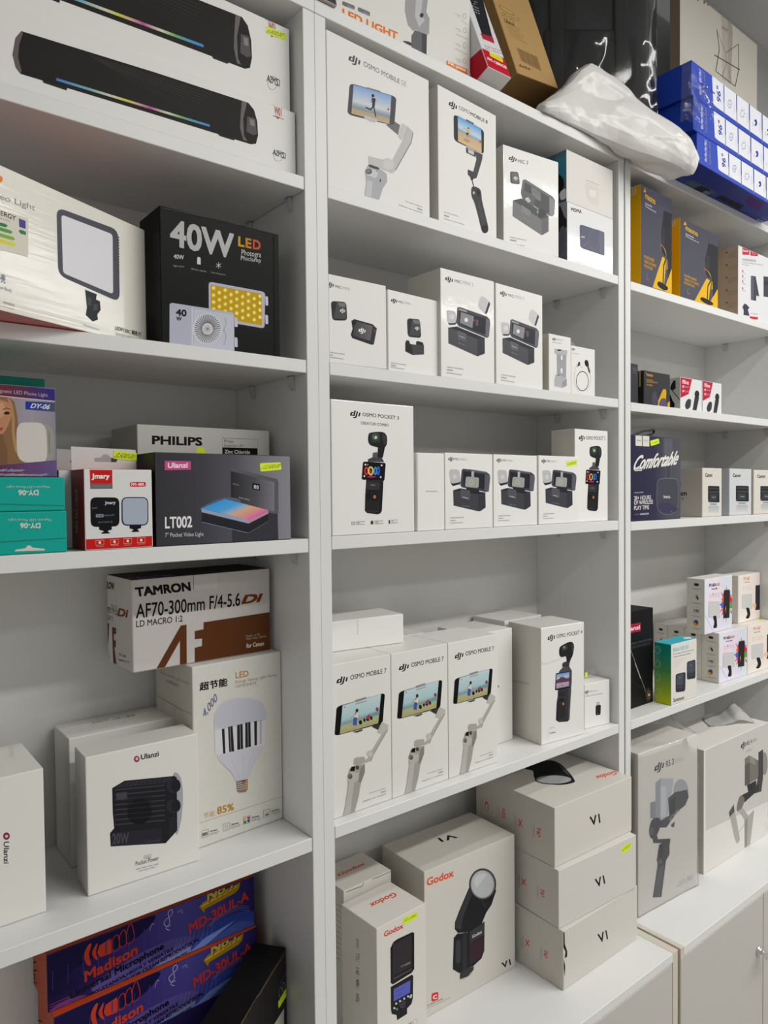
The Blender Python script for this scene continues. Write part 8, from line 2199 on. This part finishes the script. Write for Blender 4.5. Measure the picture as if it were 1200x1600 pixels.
# white carrier bag slumped over the front edge of the middle unit's top
bm = bmesh.new()
ST = [(0.4637, -0.0030, 0.7366, 0.7448), (0.4804, -0.0040, 0.7366, 0.7612), (0.5046, -0.0050, 0.7366, 0.7802), (0.5534, -0.0080, 0.7366, 0.8257), (0.6080, -0.0100, 0.7366, 0.8701), (0.6559, -0.0240, 0.7291, 0.8589), (0.6849, -0.0400, 0.7193, 0.8399), (0.7225, -0.0580, 0.7123, 0.8128), (0.7610, -0.0760, 0.7017, 0.7880), (0.7872, -0.0920, 0.6870, 0.7661), (0.8005, -0.1020, 0.6777, 0.7519), (0.8102, -0.1040, 0.6997, 0.7274)]
rings = []
for i, (x, yf, zb, zt) in enumerate(ST):
    # back of the bag stays clear of the case standing behind it
    yb = min(yf + 0.055, 0.128 - (x - 0.590) * 0.781) if x > 0.53 else yf + 0.012 + 0.02 * min(1, i / 3)
    zm = max(zb, 0.7368) if yb > -0.006 else zb + 0.004
    ring = [(yf, zb), (yf - .006, zb + (zt - zb) * .35), (yf - .003, zb + (zt - zb) * .75), (yf + .008, zt), ((yf + yb) / 2 + .004, zt + .001), (yb, zt - (zt - zb) * .12),
            (yb + .001, zb + (zt - zb) * .5), (yb, zm), ((yf + yb) / 2, zm if yf > -.012 else zb + .003)]
    rings.append([bm.verts.new((x, y, z)) for y, z in ring])
n = len(rings[0])
for a, b in zip(rings, rings[1:]):
    for j in range(n):
        bm.faces.new((a[j], a[(j + 1) % n], b[(j + 1) % n], b[j]))
bm.faces.new(rings[0])
bm.faces.new(rings[-1])
bmesh.ops.recalc_face_normals(bm, faces=bm.faces[:])
bmesh.ops.subdivide_edges(bm, edges=bm.edges[:], cuts=3, use_grid_fill=True, smooth=0.35)
bmesh.ops.triangulate(bm, faces=[f for f in bm.faces if len(f.verts) > 4])
bmesh.ops.subdivide_edges(bm, edges=bm.edges[:], cuts=1, use_grid_fill=True)
keep = {v: v.co.copy() for v in bm.verts}
bmesh.ops.subdivide_edges(bm, edges=bm.edges[:], cuts=1, use_grid_fill=True)
keep = {v: v.co.copy() for v in bm.verts}
lumpy(bm, 0.0075, 6.5, 9)
for v in bm.verts:
    if keep[v].y > -0.0045 or v.co.y > -0.0045:
        v.co.z = max(v.co.z, 0.7362)
c0 = Vector((.455, -.004, .7366))
for v in bm.verts:
    k = 0.126 - (v.co.x - 0.590) * 0.781
    if v.co.x > 0.53 and v.co.y > k - 0.0045:
        v.co.y = k - 0.0045
bm.normal_update()
BAGM = mat('white_bag_plastic', 'd9d7d4', rough=0.25)
bag = link('carrier_bag', to_mesh(bm, 'carrier_bag', True), None, BAGM)
for v in bag.data.vertices:
    v.co -= c0
bag.location = c0
bag.data.set_sharp_from_angle(angle=rad(16))
tag(bag, 'white plastic bag slumped over the top edge in front of the black case', 'bag')

# black soft case standing in a clear bag behind the white one
cw, cd, ch = 0.262, 0.060, 0.47
case = empty('camera_case', (.590, .137, .7352), 'black soft case in a clear plastic bag behind the white bag', 'case', rz=rad(-38))
CLOTH = mat('black_nylon', '17171a', rough=0.6, bump=0.25, bscale=220)


def soft_box(name, lo, hi, bev, m, parent, amp=0.003, seed=1):
    bm = bmesh.new()
    g = bmesh.ops.create_cube(bm, size=1)['verts']
    lo, hi = Vector(lo), Vector(hi)
    for v in g:
        v.co = Vector([lo[i] + (v.co[i] + .5) * (hi[i] - lo[i]) for i in range(3)])
    bmesh.ops.bevel(bm, geom=bm.edges[:], offset=bev, segments=4, profile=0.5, affect='EDGES')
    bmesh.ops.subdivide_edges(bm, edges=bm.edges[:], cuts=3, use_grid_fill=True)
    if amp:
        lumpy(bm, amp, 14, seed, False)
    return link(name, to_mesh(bm, name, True), parent, m)


soft_box('case_body', (0.004, 0.008, 0.001), (cw - 0.006, cd, ch), 0.018, CLOTH, case)
soft_box('front_pocket', (0.03, 0.0035, 0.08), (cw - 0.05, 0.03, 0.27), 0.012, CLOTH, case, 0.002, 3)
soft_box('strap', (0.045, 0.0015, 0.02), (0.075, 0.012, 0.44), 0.004, CLOTH, case, 0.0, 3)
soft_box('strap', (cw - 0.085, 0.0015, 0.02), (cw - 0.055, 0.012, 0.44), 0.004, CLOTH, case, 0.0, 3)
o = link('plastic_bag', wrap((cw, cd, ch), 0.002, 0.011, 9, 21, FILM, 'plastic_bag', None, 6, 0.35), case, FILM)
o['label'] = 'clear crinkled plastic bag'
o.location = (0, 0, 0.0006)
bm = bmesh.new()
bmesh.ops.create_grid(bm, x_segments=28, y_segments=28, size=0.5)
for v in bm.verts:
    u, t = v.co.x + .5, v.co.y + .5
    a = Vector((.792, -.062, .790)).lerp(Vector((.876, -.092, .802)), u)
    b = Vector((.800, -.050, .930)).lerp(Vector((.905, -.088, .872)), u)
    p = a.lerp(b, t)
    p += Vector((0, -1, 0)) * 0.016 * (1 - abs(nz3.noise(p * 24)) * 2.2) + Vector((0, 0, 1)) * 0.012 * nz3.noise(p * 30)
    p.y = min(p.y, -0.0785)
    v.co = case.matrix_basis.inverted() @ p if False else p
me = to_mesh(bm, 'bag_tail', True)
bpy.context.view_layer.update()
me.transform(case.matrix_world.inverted())
link('bag_tail', me, case, FILM)

# flat red carton peeping out under the white bag
o = slab('red_folder', (.640, -.0028, .7350), (.7235, .0008, .7395), mat('red_card', 'a3182a', rough=0.45), None, 0.0004, (.640, -.0028, .7350))
o.location = (.640, -.0028, .7350)
tag(o, 'edge of a flat dark red carton under the white plastic bag', 'carton')

# folded sheet on the big gimbal carton
zt = BOXES['rs4'][6][2] + BOXES['rs4'][8][2]
bm = bmesh.new()
NU, NV = 26, 14
prof = [(0.0, 0.002), (0.35, 0.003), (0.52, 0.012), (0.66, 0.0285), (0.74, 0.030), (0.86, 0.017), (1.0, 0.002)]


def lift_at(t):
    for (a, za), (b, zb) in zip(prof, prof[1:]):
        if t <= b:
            k = (t - a) / (b - a)
            return za + (zb - za) * (3 * k * k - 2 * k ** 3)
    return prof[-1][1]


grid = []
for i in range(NU + 1):
    row = []
    u = i / NU
    for j in range(NV + 1):
        v_ = j / NV
        a = Vector((1.185, 0.060, 0)).lerp(Vector((1.300, 0.000, 0)), u)
        b = Vector((1.235, 0.105, 0)).lerp(Vector((1.372, 0.060, 0)), u)
        p = a.lerp(b, v_)
        p.z = zt + 0.0006 + lift_at(u) * (0.35 + 0.65 * v_) + 0.0012 * (1 + nz3.noise(p * 40)) * .5
        row.append(bm.verts.new(p))
    grid.append(row)
for i in range(NU):
    for j in range(NV):
        bm.faces.new((grid[i][j], grid[i + 1][j], grid[i + 1][j + 1], grid[i][j + 1]))
bmesh.ops.solidify(bm, geom=bm.faces[:], thickness=-0.0004)
me = to_mesh(bm, 'paper_sheet', True)
pa = Vector((1.235, 0.05, zt))
me.transform(Matrix.Translation(-pa))
o = link('paper_sheet', me, None, mat('white_paper', 'e4e3e0', rough=0.7))
o.location = pa
tag(o, 'folded sheet of white paper lying on the wide gimbal carton', 'paper')
